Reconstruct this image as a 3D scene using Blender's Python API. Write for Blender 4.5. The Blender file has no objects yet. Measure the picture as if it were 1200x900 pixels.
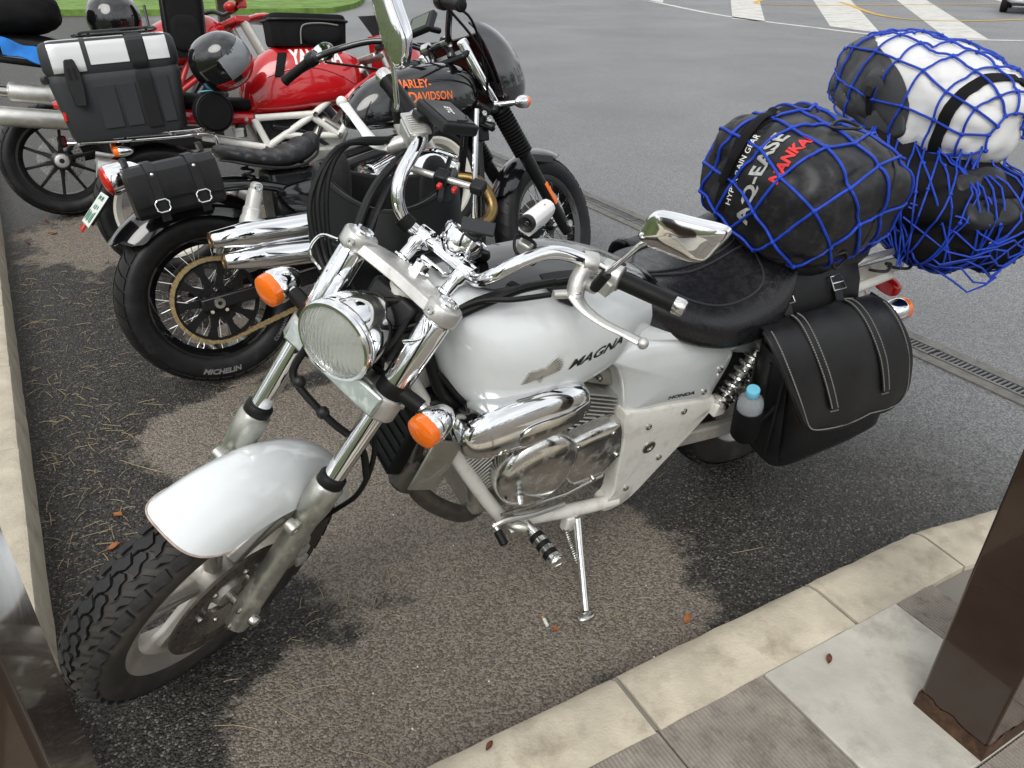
import bpy, math, random
from mathutils import Vector, Matrix, Quaternion
from mathutils.bvhtree import BVHTree
R = math.radians
scene = bpy.context.scene
COL = scene.collection
rnd = random.Random(7)

# ------------------------------------------------------------------ camera
CAM_H = 1.4589; PITCH = .5202; ROLL = -.0194; FPX = 898.04
cam = bpy.data.cameras.new('camera'); cam_ob = bpy.data.objects.new('camera', cam); COL.objects.link(cam_ob)
cam.sensor_fit = 'HORIZONTAL'; cam.sensor_width = 36; cam.lens = FPX / 1200 * 36
cam.clip_start = .02; cam.clip_end = 2000
_f = Vector((0, math.cos(PITCH), -math.sin(PITCH))); _u = Vector((0, math.sin(PITCH), math.cos(PITCH))); _x = Vector((1, 0, 0))
_r = _x * math.cos(ROLL) - _u * math.sin(ROLL); _up = _x * math.sin(ROLL) + _u * math.cos(ROLL)
m = Matrix.Identity(4)
for i in range(3):
    m[i][0] = _r[i]; m[i][1] = _up[i]; m[i][2] = -_f[i]
m[2][3] = CAM_H
cam_ob.matrix_world = m
scene.camera = cam_ob
scene.render.resolution_x = 1024; scene.render.resolution_y = 768

# ------------------------------------------------------------------ light: bright overcast, after rain
SUN_EL, SUN_AZ = R(46), R(196)          # azimuth clockwise from +Y
world = bpy.data.worlds.new('World'); scene.world = world; world.use_nodes = True
nt = world.node_tree; nt.nodes.clear()
sky = nt.nodes.new('ShaderNodeTexSky'); sky.sky_type = 'NISHITA'; sky.sun_disc = False
sky.sun_elevation = SUN_EL; sky.sun_rotation = SUN_AZ; sky.air_density = 1; sky.dust_density = 4; sky.ozone_density = 1
hs = nt.nodes.new('ShaderNodeHueSaturation'); hs.inputs['Saturation'].default_value = .22; hs.inputs['Value'].default_value = 1
# uneven cloud cover, the same all round
tc = nt.nodes.new('ShaderNodeTexCoord'); nz = nt.nodes.new('ShaderNodeTexNoise'); nz.inputs['Scale'].default_value = 2.2; nz.inputs['Detail'].default_value = 6
cr = nt.nodes.new('ShaderNodeValToRGB'); cr.color_ramp.elements[0].position = .32; cr.color_ramp.elements[1].position = .68
cr.color_ramp.elements[0].color = (5.2, 5.6, 6.1, 1); cr.color_ramp.elements[1].color = (11.5, 11.6, 11.6, 1)
mx = nt.nodes.new('ShaderNodeMix'); mx.data_type = 'RGBA'; mx.inputs[0].default_value = .72
bg = nt.nodes.new('ShaderNodeBackground'); bg.inputs['Strength'].default_value = .105
wo = nt.nodes.new('ShaderNodeOutputWorld')
L = nt.links
L.new(sky.outputs[0], hs.inputs['Color']); L.new(tc.outputs['Generated'], nz.inputs['Vector']); L.new(nz.outputs['Fac'], cr.inputs[0])
L.new(hs.outputs[0], mx.inputs[6]); L.new(cr.outputs[0], mx.inputs[7]); L.new(mx.outputs[2], bg.inputs[0]); L.new(bg.outputs[0], wo.inputs[0])
sun = bpy.data.lights.new('sun', 'SUN'); sun.energy = 1.5; sun.angle = R(40); sun.color = (1, .97, .92)
sun_ob = bpy.data.objects.new('sun', sun); COL.objects.link(sun_ob)
_d = Vector((math.sin(SUN_AZ) * math.cos(SUN_EL), math.cos(SUN_AZ) * math.cos(SUN_EL), math.sin(SUN_EL)))
sun_ob.rotation_euler = _d.to_track_quat('Z', 'Y').to_euler()
sun_ob.location = _d * 30
vs = scene.view_settings; vs.view_transform = 'Standard'; vs.look = 'None'; vs.exposure = .45; vs.gamma = 1
try: vs.use_curve_mapping = False
except Exception: pass

# ------------------------------------------------------------------ materials
MATS = {}
def mat(name, col, rough=.5, metal=0, var=0, vscale=20, bump=0, bscale=200, coat=0, rvar=0, spec=.5, trans=0, ior=1.45, dirt=None, dscale=9, damt=.5, sheen=0, coord='Object', alpha=1):
    if name in MATS: return MATS[name]
    mt = bpy.data.materials.new(name); mt.use_nodes = True; n = mt.node_tree.nodes; l = mt.node_tree.links
    b = n['Principled BSDF']
    b.inputs['Base Color'].default_value = (*col, 1); b.inputs['Roughness'].default_value = rough; b.inputs['Metallic'].default_value = metal
    b.inputs['Coat Weight'].default_value = coat; b.inputs['Coat Roughness'].default_value = .04; b.inputs['Specular IOR Level'].default_value = spec
    b.inputs['Transmission Weight'].default_value = trans; b.inputs['IOR'].default_value = ior; b.inputs['Alpha'].default_value = alpha
    if sheen: b.inputs['Sheen Weight'].default_value = sheen
    t = n.new('ShaderNodeTexCoord')
    if var or rvar or dirt:
        q = n.new('ShaderNodeTexNoise'); q.inputs['Scale'].default_value = vscale; q.inputs['Detail'].default_value = 6; q.inputs['Roughness'].default_value = .62
        l.new(t.outputs[coord], q.inputs['Vector'])
    last = None
    if var:
        r = n.new('ShaderNodeValToRGB'); r.color_ramp.elements[0].position = .3; r.color_ramp.elements[1].position = .7
        r.color_ramp.elements[0].color = (*[max(0, c * (1 - var)) for c in col], 1); r.color_ramp.elements[1].color = (*[min(1, c * (1 + var)) for c in col], 1)
        l.new(q.outputs['Fac'], r.inputs[0]); l.new(r.outputs[0], b.inputs['Base Color']); last = r.outputs[0]
    if dirt:
        q2 = n.new('ShaderNodeTexNoise'); q2.inputs['Scale'].default_value = dscale; q2.inputs['Detail'].default_value = 8; q2.inputs['Roughness'].default_value = .7
        l.new(t.outputs[coord], q2.inputs['Vector'])
        r2 = n.new('ShaderNodeValToRGB'); r2.color_ramp.elements[0].position = .5; r2.color_ramp.elements[1].position = .72
        r2.color_ramp.elements[0].color = (0, 0, 0, 1); r2.color_ramp.elements[1].color = (damt, damt, damt, 1)
        l.new(q2.outputs['Fac'], r2.inputs[0])
        x = n.new('ShaderNodeMix'); x.data_type = 'RGBA'; l.new(r2.outputs[0], x.inputs[0])
        if last: l.new(last, x.inputs[6])
        else: x.inputs[6].default_value = (*col, 1)
        x.inputs[7].default_value = (*dirt, 1); l.new(x.outputs[2], b.inputs['Base Color'])
        x2 = n.new('ShaderNodeMath'); x2.operation = 'MULTIPLY_ADD'; l.new(r2.outputs[0], x2.inputs[0]); x2.inputs[1].default_value = .45; x2.inputs[2].default_value = rough
        l.new(x2.outputs[0], b.inputs['Roughness'])
        if metal > .5:
            x3 = n.new('ShaderNodeMath'); x3.operation = 'MULTIPLY_ADD'; l.new(r2.outputs[0], x3.inputs[0]); x3.inputs[1].default_value = -.8; x3.inputs[2].default_value = metal
            l.new(x3.outputs[0], b.inputs['Metallic'])
    elif rvar:
        a = n.new('ShaderNodeMapRange'); a.inputs[1].default_value = .3; a.inputs[2].default_value = .7
        a.inputs[3].default_value = max(.02, rough - rvar); a.inputs[4].default_value = min(1, rough + rvar)
        l.new(q.outputs['Fac'], a.inputs[0]); l.new(a.outputs[0], b.inputs['Roughness'])
    if bump:
        q3 = n.new('ShaderNodeTexNoise'); q3.inputs['Scale'].default_value = bscale; q3.inputs['Detail'].default_value = 3
        l.new(t.outputs[coord], q3.inputs['Vector'])
        bp = n.new('ShaderNodeBump'); bp.inputs['Strength'].default_value = bump; bp.inputs['Distance'].default_value = .002
        l.new(q3.outputs['Fac'], bp.inputs['Height']); l.new(bp.outputs[0], b.inputs['Normal'])
    MATS[name] = mt
    return mt

M = {}
M['white'] = mat('white paint', (.70, .73, .735), .22, coat=1, var=.02, vscale=8, dirt=(.34, .27, .18), dscale=16, damt=.12)
M['white_frame'] = mat('white frame paint', (.70, .69, .64), .35, coat=.4, dirt=(.26, .15, .07), dscale=20, damt=.38)
M['chrome'] = mat('chrome', (.86, .87, .88), .05, 1, rvar=.03, vscale=30)
M['chrome_worn'] = mat('worn chrome', (.72, .72, .70), .14, 1, dirt=(.34, .30, .24), dscale=30, damt=.6, var=.08, vscale=40)
M['chrome_pod'] = mat('scuffed chrome', (.80, .81, .82), .07, 1, dirt=(.42, .42, .42), dscale=5, damt=.45)
M['pitted'] = mat('pitted chrome', (.55, .60, .56), .3, 1, dirt=(.62, .66, .60), dscale=70, damt=.9)
M['alu'] = mat('cast aluminium', (.58, .575, .55), .38, .85, var=.12, vscale=25, dirt=(.28, .24, .18), dscale=22, damt=.5, bump=.1, bscale=260)
M['alu_dull'] = mat('dull fork aluminium', (.46, .46, .42), .36, .9, var=.14, vscale=30, dirt=(.20, .17, .12), dscale=28, damt=.7, bump=.15, bscale=200)
M['silver'] = mat('silver painted alloy', (.62, .61, .57), .36, .6, dirt=(.20, .14, .09), dscale=12, damt=.7)
M['wheel_silver'] = mat('grimy wheel alloy', (.50, .475, .43), .4, .6, dirt=(.16, .105, .065), dscale=9, damt=.8, var=.1, vscale=8)
M['steel'] = mat('brake steel', (.50, .49, .46), .25, 1, rvar=.1, vscale=40)
M['disc'] = mat('drilled disc', (.10, .09, .08), .45, .6, dirt=(.20, .13, .08), dscale=30, damt=.6)
M['rubber'] = mat('tyre rubber', (.016, .016, .017), .58, spec=.3, var=.3, vscale=14, bump=.25, bscale=300, dirt=(.07, .06, .05), dscale=18, damt=.45)
M['rubber_side'] = mat('dusty sidewall rubber', (.035, .031, .027), .65, var=.35, vscale=10, bump=.15, bscale=260, dirt=(.10, .075, .055), dscale=9, damt=.5)
M['tyre_clean'] = mat('clean tyre rubber', (.009, .009, .010), .42, spec=.3, var=.25, vscale=12, bump=.15, bscale=250, dirt=(.05, .045, .04), dscale=18, damt=.3)
M['black_rubber'] = mat('black rubber', (.007, .007, .007), .45, spec=.25, bump=.2, bscale=500, rvar=.1)
M['plastic'] = mat('black plastic', (.011, .011, .012), .38, spec=.4, bump=.25, bscale=900, rvar=.1, vscale=12)
M['plastic_grey'] = mat('textured grey black plastic', (.030, .031, .034), .48, spec=.35, bump=.4, bscale=1200, rvar=.08, vscale=6)
M['matte'] = mat('matte black', (.005, .006, .006), .45, spec=.25, rvar=.08, vscale=8)
M['black'] = mat('gloss black paint', (.006, .006, .007), .1, coat=1, rvar=.04, vscale=10)
M['leather'] = mat('black leather', (.010, .010, .011), .40, var=.35, vscale=12, bump=.3, bscale=420, rvar=.14, spec=.35)
M['leather_wet'] = mat('wet black seat leather', (.012, .012, .014), .27, var=.15, vscale=60, bump=.3, bscale=330, rvar=.17)
M['pvc'] = mat('black tarpaulin', (.013, .013, .015), .40, spec=.35, var=.25, vscale=7, bump=.2, bscale=60, rvar=.12, dirt=(.12, .12, .11), dscale=34, damt=.22)
M['nylon'] = mat('black nylon', (.006, .006, .007), .75, spec=.2, var=.3, vscale=15, bump=.5, bscale=700)
M['red'] = mat('red paint', (.47, .008, .012), .16, coat=1, rvar=.05, vscale=9)
M['red_plain'] = mat('red metal', (.42, .015, .015), .35, coat=.3)
M['amber'] = mat('amber lens', (.85, .16, .006), .16, coat=.6, bump=.5, bscale=160)
M['redlens'] = mat('red lens', (.5, .01, .008), .15, coat=.5)
M['glass'] = mat('clear glass', (.95, .97, .95), .02, trans=1, ior=1.3)
M['reflector'] = mat('lamp reflector', (.92, .93, .90), .5, .8, bump=.2, bscale=60)
M['mirror'] = mat('mirror glass', (.9, .91, .9), .01, 1)
M['cord'] = mat('blue bungee cord', (.006, .045, .42), .5, var=.25, vscale=60, bump=.4, bscale=900)
M['chain'] = mat('gold drive chain', (.55, .42, .22), .38, .8, var=.2, vscale=80, dirt=(.08, .06, .04), dscale=60, damt=.5)
M['ink_black'] = mat('black lettering', (.012, .012, .012), .4)
M['ink_white'] = mat('white print', (.72, .72, .70), .5)
M['ink_grey'] = mat('grey print', (.42, .42, .40), .5, dirt=(.05, .05, .05), dscale=60, damt=.8)
M['ink_red'] = mat('red print', (.62, .03, .03), .5)
M['ink_orange'] = mat('orange print', (.80, .17, .04), .4)
M['white_plastic'] = mat('white plastic', (.74, .74, .73), .35)
M['pipe'] = mat('heat stained exhaust pipe', (.10, .095, .085), .42, .8, var=.3, vscale=14, dirt=(.16, .10, .06), dscale=18, damt=.6)
M['bronze'] = mat('brown exhaust mouth', (.20, .12, .06), .4, .7)
M['stitch'] = mat('grey thread', (.20, .195, .18), .8)

# ------------------------------------------------------------------ mesh builder
def cr_pts(P, k=6, closed=False):
    """Catmull-Rom through the points P, k steps per span."""
    P = [Vector(p) for p in P]; n = len(P); out = []
    if n < 3: return P
    rng = range(n) if closed else range(n - 1)
    for i in rng:
        p1, p2 = P[i], P[(i + 1) % n]
        p0 = P[i - 1] if (closed or i > 0) else p1 * 2 - p2
        p3 = P[(i + 2) % n] if (closed or i + 2 < n) else p2 * 2 - p1
        for j in range(k):
            t = j / k
            out.append(.5 * ((2 * p1) + (p2 - p0) * t + (2 * p0 - 5 * p1 + 4 * p2 - p3) * t * t + (3 * p1 - p0 - 3 * p2 + p3) * t ** 3))
    if not closed: out.append(P[-1])
    return out

def frame_from(axis, up=None):
    a = Vector(axis).normalized()
    u = Vector(up) if up else (Vector((0, 0, 1)) if abs(a.z) < .9 else Vector((1, 0, 0)))
    x = u.cross(a).normalized(); y = a.cross(x)
    return x, y, a

class MB:
    def __init__(s): s.v = []; s.f = []
    def add(s, v, f):
        o = len(s.v); s.v += [Vector(p) for p in v]; s.f += [tuple(i + o for i in q) for q in f]; return s
    def box(s, c, size, rot=None, taper=1):
        a, b, d = [x / 2 for x in size]; c = Vector(c); vs_ = []
        for z in (-1, 1):
            k = taper if z > 0 else 1
            for x, y in ((-1, -1), (1, -1), (1, 1), (-1, 1)):
                p = Vector((x * a * k, y * b * k, z * d)); vs_.append(c + (rot @ p if rot else p))
        return s.add(vs_, [(3, 2, 1, 0), (4, 5, 6, 7), (0, 1, 5, 4), (1, 2, 6, 5), (2, 3, 7, 6), (3, 0, 4, 7)])
    def loft(s, secs, caps=True, closed=False):
        n = len(secs[0]); v = [p for q in secs for p in q]; f = []
        K = len(secs)
        for i in range(K if closed else K - 1):
            a, b = i * n, ((i + 1) % K) * n
            for j in range(n): f.append((a + j, a + (j + 1) % n, b + (j + 1) % n, b + j))
        if caps and not closed:
            f.append(tuple(range(n))[::-1]); f.append(tuple(range((K - 1) * n, K * n)))
        return s.add(v, f)
    def sheet(s, rows, thick=0, closed_u=False):
        """grid of points; with thick, a closed slab along the vertex normals"""
        a, b = len(rows), len(rows[0]); P = [[Vector(p) for p in r] for r in rows]
        f = []
        def idx(i, j): return i * b + j
        v = [p for r in P for p in r]
        for i in range(a - 1):
            for j in range(b - 1): f.append((idx(i, j), idx(i, j + 1), idx(i + 1, j + 1), idx(i + 1, j)))
        if thick:
            nv = []
            for i in range(a):
                for j in range(b):
                    du = P[min(i + 1, a - 1)][j] - P[max(i - 1, 0)][j]; dv = P[i][min(j + 1, b - 1)] - P[i][max(j - 1, 0)]
                    nn = dv.cross(du)
                    if nn.length < 1e-9: nn = Vector((0, 0, 1))
                    nv.append(P[i][j] - nn.normalized() * thick)
            o = a * b; v += nv
            f += [tuple(x + o for x in q[::-1]) for q in f]
            ring = [idx(0, j) for j in range(b)] + [idx(i, b - 1) for i in range(1, a)] + [idx(a - 1, j) for j in range(b - 2, -1, -1)] + [idx(i, 0) for i in range(a - 2, 0, -1)]
            for q in range(len(ring)):
                x, y = ring[q], ring[(q + 1) % len(ring)]; f.append((y, x, x + o, y + o))
        return s.add(v, f)
    def tube(s, P, r, n=10, k=6, closed=False, smooth=True, flat=None, up=None):
        """tube along P; r a number or one per control point; flat = (a, b) scale of the section"""
        P0 = [Vector(p) for p in P]
        if smooth and len(P0) > 2:
            pts = cr_pts(P0, k, closed)
            if isinstance(r, (list, tuple)):
                rr = []
                for q in range(len(pts)):
                    t = q / k; i = min(int(t), len(r) - 1); j = (i + 1) % len(r) if closed else min(i + 1, len(r) - 1)
                    rr.append(r[i] * (1 - (t - i)) + r[j] * (t - i) if i != j else r[i])
            else: rr = [r] * len(pts)
        else:
            pts = P0; rr = list(r) if isinstance(r, (list, tuple)) else [r] * len(pts)
        K = len(pts); secs = []; x = None
        for i in range(K):
            if closed: d = pts[(i + 1) % K] - pts[i - 1]
            else: d = pts[min(i + 1, K - 1)] - pts[max(i - 1, 0)]
            d.normalize()
            if up is not None: x, y, _ = frame_from(d, up)
            elif x is None: x, y, _ = frame_from(d)
            else:
                x = (x - d * x.dot(d))
                if x.length < 1e-6: x, y, _ = frame_from(d)
                x.normalize(); y = d.cross(x)
            fa, fb = flat if flat else (1, 1)
            secs.append([pts[i] + (x * math.cos(2 * math.pi * j / n) * fa + y * math.sin(2 * math.pi * j / n) * fb) * rr[i] for j in range(n)])
        return s.loft(secs, True, closed)
    def lathe(s, prof, o=(0, 0, 0), axis=(0, 1, 0), n=32, closed=False, up=None):
        """prof = [(radius, height along axis)]; closed joins the last ring to the first"""
        x, y, a = frame_from(axis, up); o = Vector(o); secs = []
        for r_, h in prof:
            r_ = max(r_, 1e-5)
            secs.append([o + a * h + (x * math.cos(2 * math.pi * j / n) + y * math.sin(2 * math.pi * j / n)) * r_ for j in range(n)])
        return s.loft(secs, not closed, closed)
    def cyl(s, a, b, r, n=16, r2=None):
        a, b = Vector(a), Vector(b); h = (b - a).length; r2 = r if r2 is None else r2
        return s.lathe([(r, 0), (r2, h)], a, b - a, n)
    def ell(s, c, rad, n=20, m_=12, rot=None, p=2.0, q=2.0):
        """super-ellipsoid"""
        c = Vector(c); secs = []
        def sp(t, e): return math.copysign(abs(t) ** (2 / e), t)
        for i in range(m_ + 1):
            a = -math.pi / 2 + math.pi * i / m_; ring = []
            for j in range(n):
                b = 2 * math.pi * j / n
                pt = Vector((rad[0] * sp(math.cos(a), q) * sp(math.cos(b), p), rad[1] * sp(math.cos(a), q) * sp(math.sin(b), p), rad[2] * sp(math.sin(a), q)))
                if i in (0, m_): pt += Vector((math.cos(b), math.sin(b), 0)) * 1e-5
                ring.append(c + (rot @ pt if rot else pt))
            secs.append(ring)
        return s.loft(secs)
    def prism(s, poly, o, ux, uy, depth):
        """2-D polygon in the plane (o, ux, uy) pushed along ux x uy by depth (centred)"""
        o, ux, uy = Vector(o), Vector(ux).normalized(), Vector(uy).normalized(); nn = ux.cross(uy).normalized(); k = len(poly)
        a = [o + ux * p[0] + uy * p[1] - nn * depth / 2 for p in poly]; b = [p + nn * depth for p in a]
        return s.add(a + b, [tuple(range(k))[::-1], tuple(range(k, 2 * k))] + [(i, (i + 1) % k, k + (i + 1) % k, k + i) for i in range(k)])
    def xf(s, mx_):
        s.v = [mx_ @ p for p in s.v]; return s
    def copy(s):
        c = MB(); c.v = [p.copy() for p in s.v]; c.f = list(s.f); return c
    def mirror_y(s):
        c = MB(); c.v = [Vector((p.x, -p.y, p.z)) for p in s.v]; c.f = [q[::-1] for q in s.f]; return c
    def mesh(s, name, smooth=True, angle=38):
        me = bpy.data.meshes.new(name); me.from_pydata([tuple(p) for p in s.v], [], s.f); me.validate(); me.update()
        import bmesh
        bm = bmesh.new(); bm.from_mesh(me); bmesh.ops.recalc_face_normals(bm, faces=bm.faces); bm.to_mesh(me); bm.free()
        if smooth:
            me.polygons.foreach_set('use_smooth', [True] * len(me.polygons)); me.set_sharp_from_angle(angle=R(angle))
        return me
    def build(s, name, material, parent=None, bevel=0, smooth=True, angle=38, sub=0, seg=2, label=None):
        me = s.mesh(name, smooth, angle); ob = bpy.data.objects.new(name, me); COL.objects.link(ob)
        me.materials.append(M[material] if isinstance(material, str) else material)
        if parent: ob.parent = parent
        if bevel:
            b = ob.modifiers.new('bevel', 'BEVEL'); b.width = bevel; b.segments = seg; b.limit_method = 'ANGLE'; b.angle_limit = R(30)
        if sub:
            b = ob.modifiers.new('sub', 'SUBSURF'); b.levels = sub; b.render_levels = sub
        if label: ob['label'] = label
        return ob
    def bvh(s): return BVHTree.FromPolygons([tuple(p) for p in s.v], s.f)

def empty(name, loc=(0, 0, 0), rot=(0, 0, 0)):
    o = bpy.data.objects.new(name, None); COL.objects.link(o); o.location = loc; o.rotation_euler = rot; o.empty_display_size = .1
    return o
def tag(o, label=None, cat=None, group=None, kind=None):
    if label: o['label'] = label
    if cat: o['category'] = cat
    if group: o['group'] = group
    if kind: o['kind'] = kind
    return o
def link_copy(o, parent=None):
    c = o.copy(); COL.objects.link(c); c.parent = parent; return c

def text_mb(body, size=1.0, shear=0, bold=0, space=1.0, sx=1.0, align='LEFT', res=3):
    """flat lettering as a triangle mesh in the XY plane"""
    cu = bpy.data.curves.new('t', 'FONT'); cu.body = body; cu.size = size; cu.shear = shear; cu.offset = bold; cu.space_character = space; cu.align_x = align; cu.align_y = 'BOTTOM_BASELINE'
    cu.resolution_u = res; cu.fill_mode = 'FRONT'
    ob = bpy.data.objects.new('t', cu); COL.objects.link(ob); bpy.context.view_layer.update()
    me = ob.to_mesh(); b = MB(); b.v = [Vector((p.co.x * sx, p.co.y, 0)) for p in me.vertices]; b.f = [tuple(p.vertices) for p in me.polygons]
    ob.to_mesh_clear(); bpy.data.objects.remove(ob); bpy.data.curves.remove(cu)
    return b
def subdiv_mb(b, maxlen):
    """split long edges so lettering can follow a curved surface"""
    import bmesh
    bm = bmesh.new(); vv = [bm.verts.new(p) for p in b.v]
    for q in b.f:
        try: bm.faces.new([vv[i] for i in q])
        except ValueError: pass
    for _ in range(4):
        e = [x for x in bm.edges if x.calc_length() > maxlen]
        if not e: break
        bmesh.ops.subdivide_edges(bm, edges=e, cuts=1); bmesh.ops.triangulate(bm, faces=bm.faces)
    bm.verts.index_update(); o = MB(); o.v = [p.co.copy() for p in bm.verts]; o.f = [tuple(x.index for x in q.verts) for q in bm.faces]; bm.free()
    return o
def project_mb(b, bvh, o, ux, uy, off=.0012, maxlen=.01, dist=.4):
    """lay flat lettering on a surface: plane (o, ux, uy), rays along -(ux x uy)"""
    o, ux, uy = Vector(o), Vector(ux).normalized(), Vector(uy).normalized(); nn = ux.cross(uy).normalized()
    if maxlen: b = subdiv_mb(b, maxlen)
    r = MB(); r.f = b.f
    for p in b.v:
        q = o + ux * p.x + uy * p.y; h = bvh.ray_cast(q + nn * dist, -nn)
        r.v.append(h[0] + nn * off if h[0] is not None else q)
    return r

def rake_mat(axle, off, rake, ang):
    """rotation about a steering axis"""
    r = R(rake); a = Vector((-math.sin(r), 0, math.cos(r))); p0 = Vector(axle) - Vector((math.cos(r), 0, math.sin(r))) * off
    return Matrix.Translation(p0) @ Matrix.Rotation(ang, 4, a) @ Matrix.Translation(-p0)
def rot_y(ang, c):
    return Matrix.Translation(Vector(c)) @ Matrix.Rotation(ang, 4, 'Y') @ Matrix.Translation(-Vector(c))
# ------------------------------------------------------------------ the setting
def nd(nt_, t, **k):
    n = nt_.nodes.new(t)
    for a, b in k.items(): setattr(n, a, b)
    return n
def asphalt_material():
    mt = bpy.data.materials.new('damp asphalt'); mt.use_nodes = True; t = mt.node_tree; n = t.nodes; l = t.links; b = n['Principled BSDF']
    tc = nd(t, 'ShaderNodeTexCoord'); P = tc.outputs['Object']
    def math_(op, a, b_=None, c=None):
        q = nd(t, 'ShaderNodeMath', operation=op)
        for i, v in enumerate((a, b_, c)):
            if v is None: continue
            if isinstance(v, (int, float)): q.inputs[i].default_value = v
            else: l.new(v, q.inputs[i])
        return q.outputs[0]
    def noise(sc, det=4, rough=.55, vec=None):
        q = nd(t, 'ShaderNodeTexNoise'); q.inputs['Scale'].default_value = sc; q.inputs['Detail'].default_value = det; q.inputs['Roughness'].default_value = rough
        l.new(vec or P, q.inputs['Vector']); return q.outputs['Fac']
    def ramp(v, a, b_, ca=0, cb=1):
        q = nd(t, 'ShaderNodeMapRange', interpolation_type='SMOOTHSTEP'); q.inputs[1].default_value = a; q.inputs[2].default_value = b_; q.inputs[3].default_value = ca; q.inputs[4].default_value = cb
        l.new(v, q.inputs[0]); return q.outputs[0]
    def mixc(fac, a, b_):
        q = nd(t, 'ShaderNodeMix', data_type='RGBA')
        if isinstance(fac, (int, float)): q.inputs[0].default_value = fac
        else: l.new(fac, q.inputs[0])
        for i, v in ((6, a), (7, b_)):
            if isinstance(v, tuple): q.inputs[i].default_value = (*v, 1)
            else: l.new(v, q.inputs[i])
        return q.outputs[2]
    # patches that have dried out since the rain (metres on the ground)
    dry = None
    wob = noise(3.2, 7, .68); wob2 = noise(14, 5, .7)
    for x, y, r in ((.06, 1.45, .34), (-.08, 1.22, .3), (.2, 1.5, .28), (-.36, 1.62, .22), (-.05, 1.75, .3), (-.98, 2.22, .24), (-.72, 2.25, .25), (-.55, 1.98, .22), (-2.2, 4.2, .5), (-1.7, 4.6, .6), (-.3, 1.08, .22), (-.95, 2.9, .35)):
        v = nd(t, 'ShaderNodeVectorMath', operation='DISTANCE'); l.new(P, v.inputs[0]); v.inputs[1].default_value = (x, y, 0)
        s = math_('SUBTRACT', 1, math_('DIVIDE', v.outputs['Value'], r * 1.55))
        dry = s if dry is None else math_('SMOOTH_MAX', dry, s, .2)
    dry = math_('ADD', dry, math_('MULTIPLY', math_('SUBTRACT', wob, .5), 1.5)); dry = math_('ADD', dry, math_('MULTIPLY', math_('SUBTRACT', wob2, .5), .45))
    dryf = ramp(dry, .16, .36)
    # carriageway beyond the drain: coarser and greyer
    sep = nd(t, 'ShaderNodeSeparateXYZ'); l.new(P, sep.inputs[0])
    side = math_('ADD', math_('MULTIPLY', sep.outputs[0], .858), math_('MULTIPLY', sep.outputs[1], .514))   # distance across towards the road
    road = ramp(math_('ADD', side, math_('MULTIPLY', math_('SUBTRACT', wob, .5), .8)), 1.75, 3.0)
    # stones
    vo = nd(t, 'ShaderNodeTexVoronoi'); vo.inputs['Scale'].default_value = 210; l.new(P, vo.inputs['Vector'])
    vo2 = nd(t, 'ShaderNodeTexVoronoi'); vo2.inputs['Scale'].default_value = 95; l.new(P, vo2.inputs['Vector'])
    fine = noise(420, 3, .6)
    cellv = nd(t, 'ShaderNodeSeparateColor'); l.new(vo.outputs['Color'], cellv.inputs[0])
    speck = ramp(cellv.outputs[0], .86, .97)
    base_dry = mixc(ramp(cellv.outputs[1], .1, .95), (.115, .098, .080), (.255, .222, .186))
    base_wet = mixc(ramp(cellv.outputs[1], .2, .95), (.017, .016, .0145), (.060, .054, .048))
    lot = mixc(dryf, base_wet, base_dry); lot = mixc(math_('MULTIPLY', speck, .35), lot, (.42, .38, .33))
    tan = ramp(noise(9, 5, .7), .68, .78); lot = mixc(math_('MULTIPLY', math_('MULTIPLY', tan, dryf), .45), lot, (.30, .20, .10))
    big = noise(.35, 5, .6)
    rd = mixc(ramp(cellv.outputs[1], .15, .95), (.085, .086, .089), (.290, .291, .296)); rd = mixc(ramp(big, .35, .7, 0, .5), rd, (.085, .086, .088))
    patch = ramp(noise(.9, 6, .7), .66, .72); rd = mixc(math_('MULTIPLY', patch, .55), rd, (.030, .030, .031))
    col = mixc(road, lot, rd)
    l.new(col, b.inputs['Base Color'])
    rgh = math_('ADD', math_('MULTIPLY', dryf, .42), .40); rgh = math_('ADD', rgh, math_('MULTIPLY', math_('SUBTRACT', fine, .5), .25))
    rmix = nd(t, 'ShaderNodeMix', data_type='FLOAT'); l.new(road, rmix.inputs[0]); l.new(rgh, rmix.inputs[2]); l.new(ramp(noise(.25, 3, .6), .3, .7, .40, .50), rmix.inputs[3])
    l.new(rmix.outputs[0], b.inputs['Roughness'])
    l.new(math_('ADD', math_('MULTIPLY', road, .32), .22), b.inputs['Specular IOR Level'])
    h = math_('ADD', math_('MULTIPLY', vo.outputs['Distance'], -1.0), math_('MULTIPLY', fine, .35)); h = math_('ADD', h, math_('MULTIPLY', vo2.outputs['Distance'], -.9))
    bp = nd(t, 'ShaderNodeBump'); bp.inputs['Strength'].default_value = .75; bp.inputs['Distance'].default_value = .006
    l.new(h, bp.inputs['Height']); l.new(bp.outputs[0], b.inputs['Normal'])
    return mt
M['asphalt'] = asphalt_material()
g = MB(); S_ = 400
g.sheet([[(-S_ + 2 * S_ * j / 8, -S_ + 2 * S_ * i / 8, 0) for j in range(9)] for i in range(9)])
ground = g.build('ground', 'asphalt', smooth=False); tag(ground, 'damp grey asphalt of the parking lot and road', 'asphalt', kind='structure')

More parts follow.
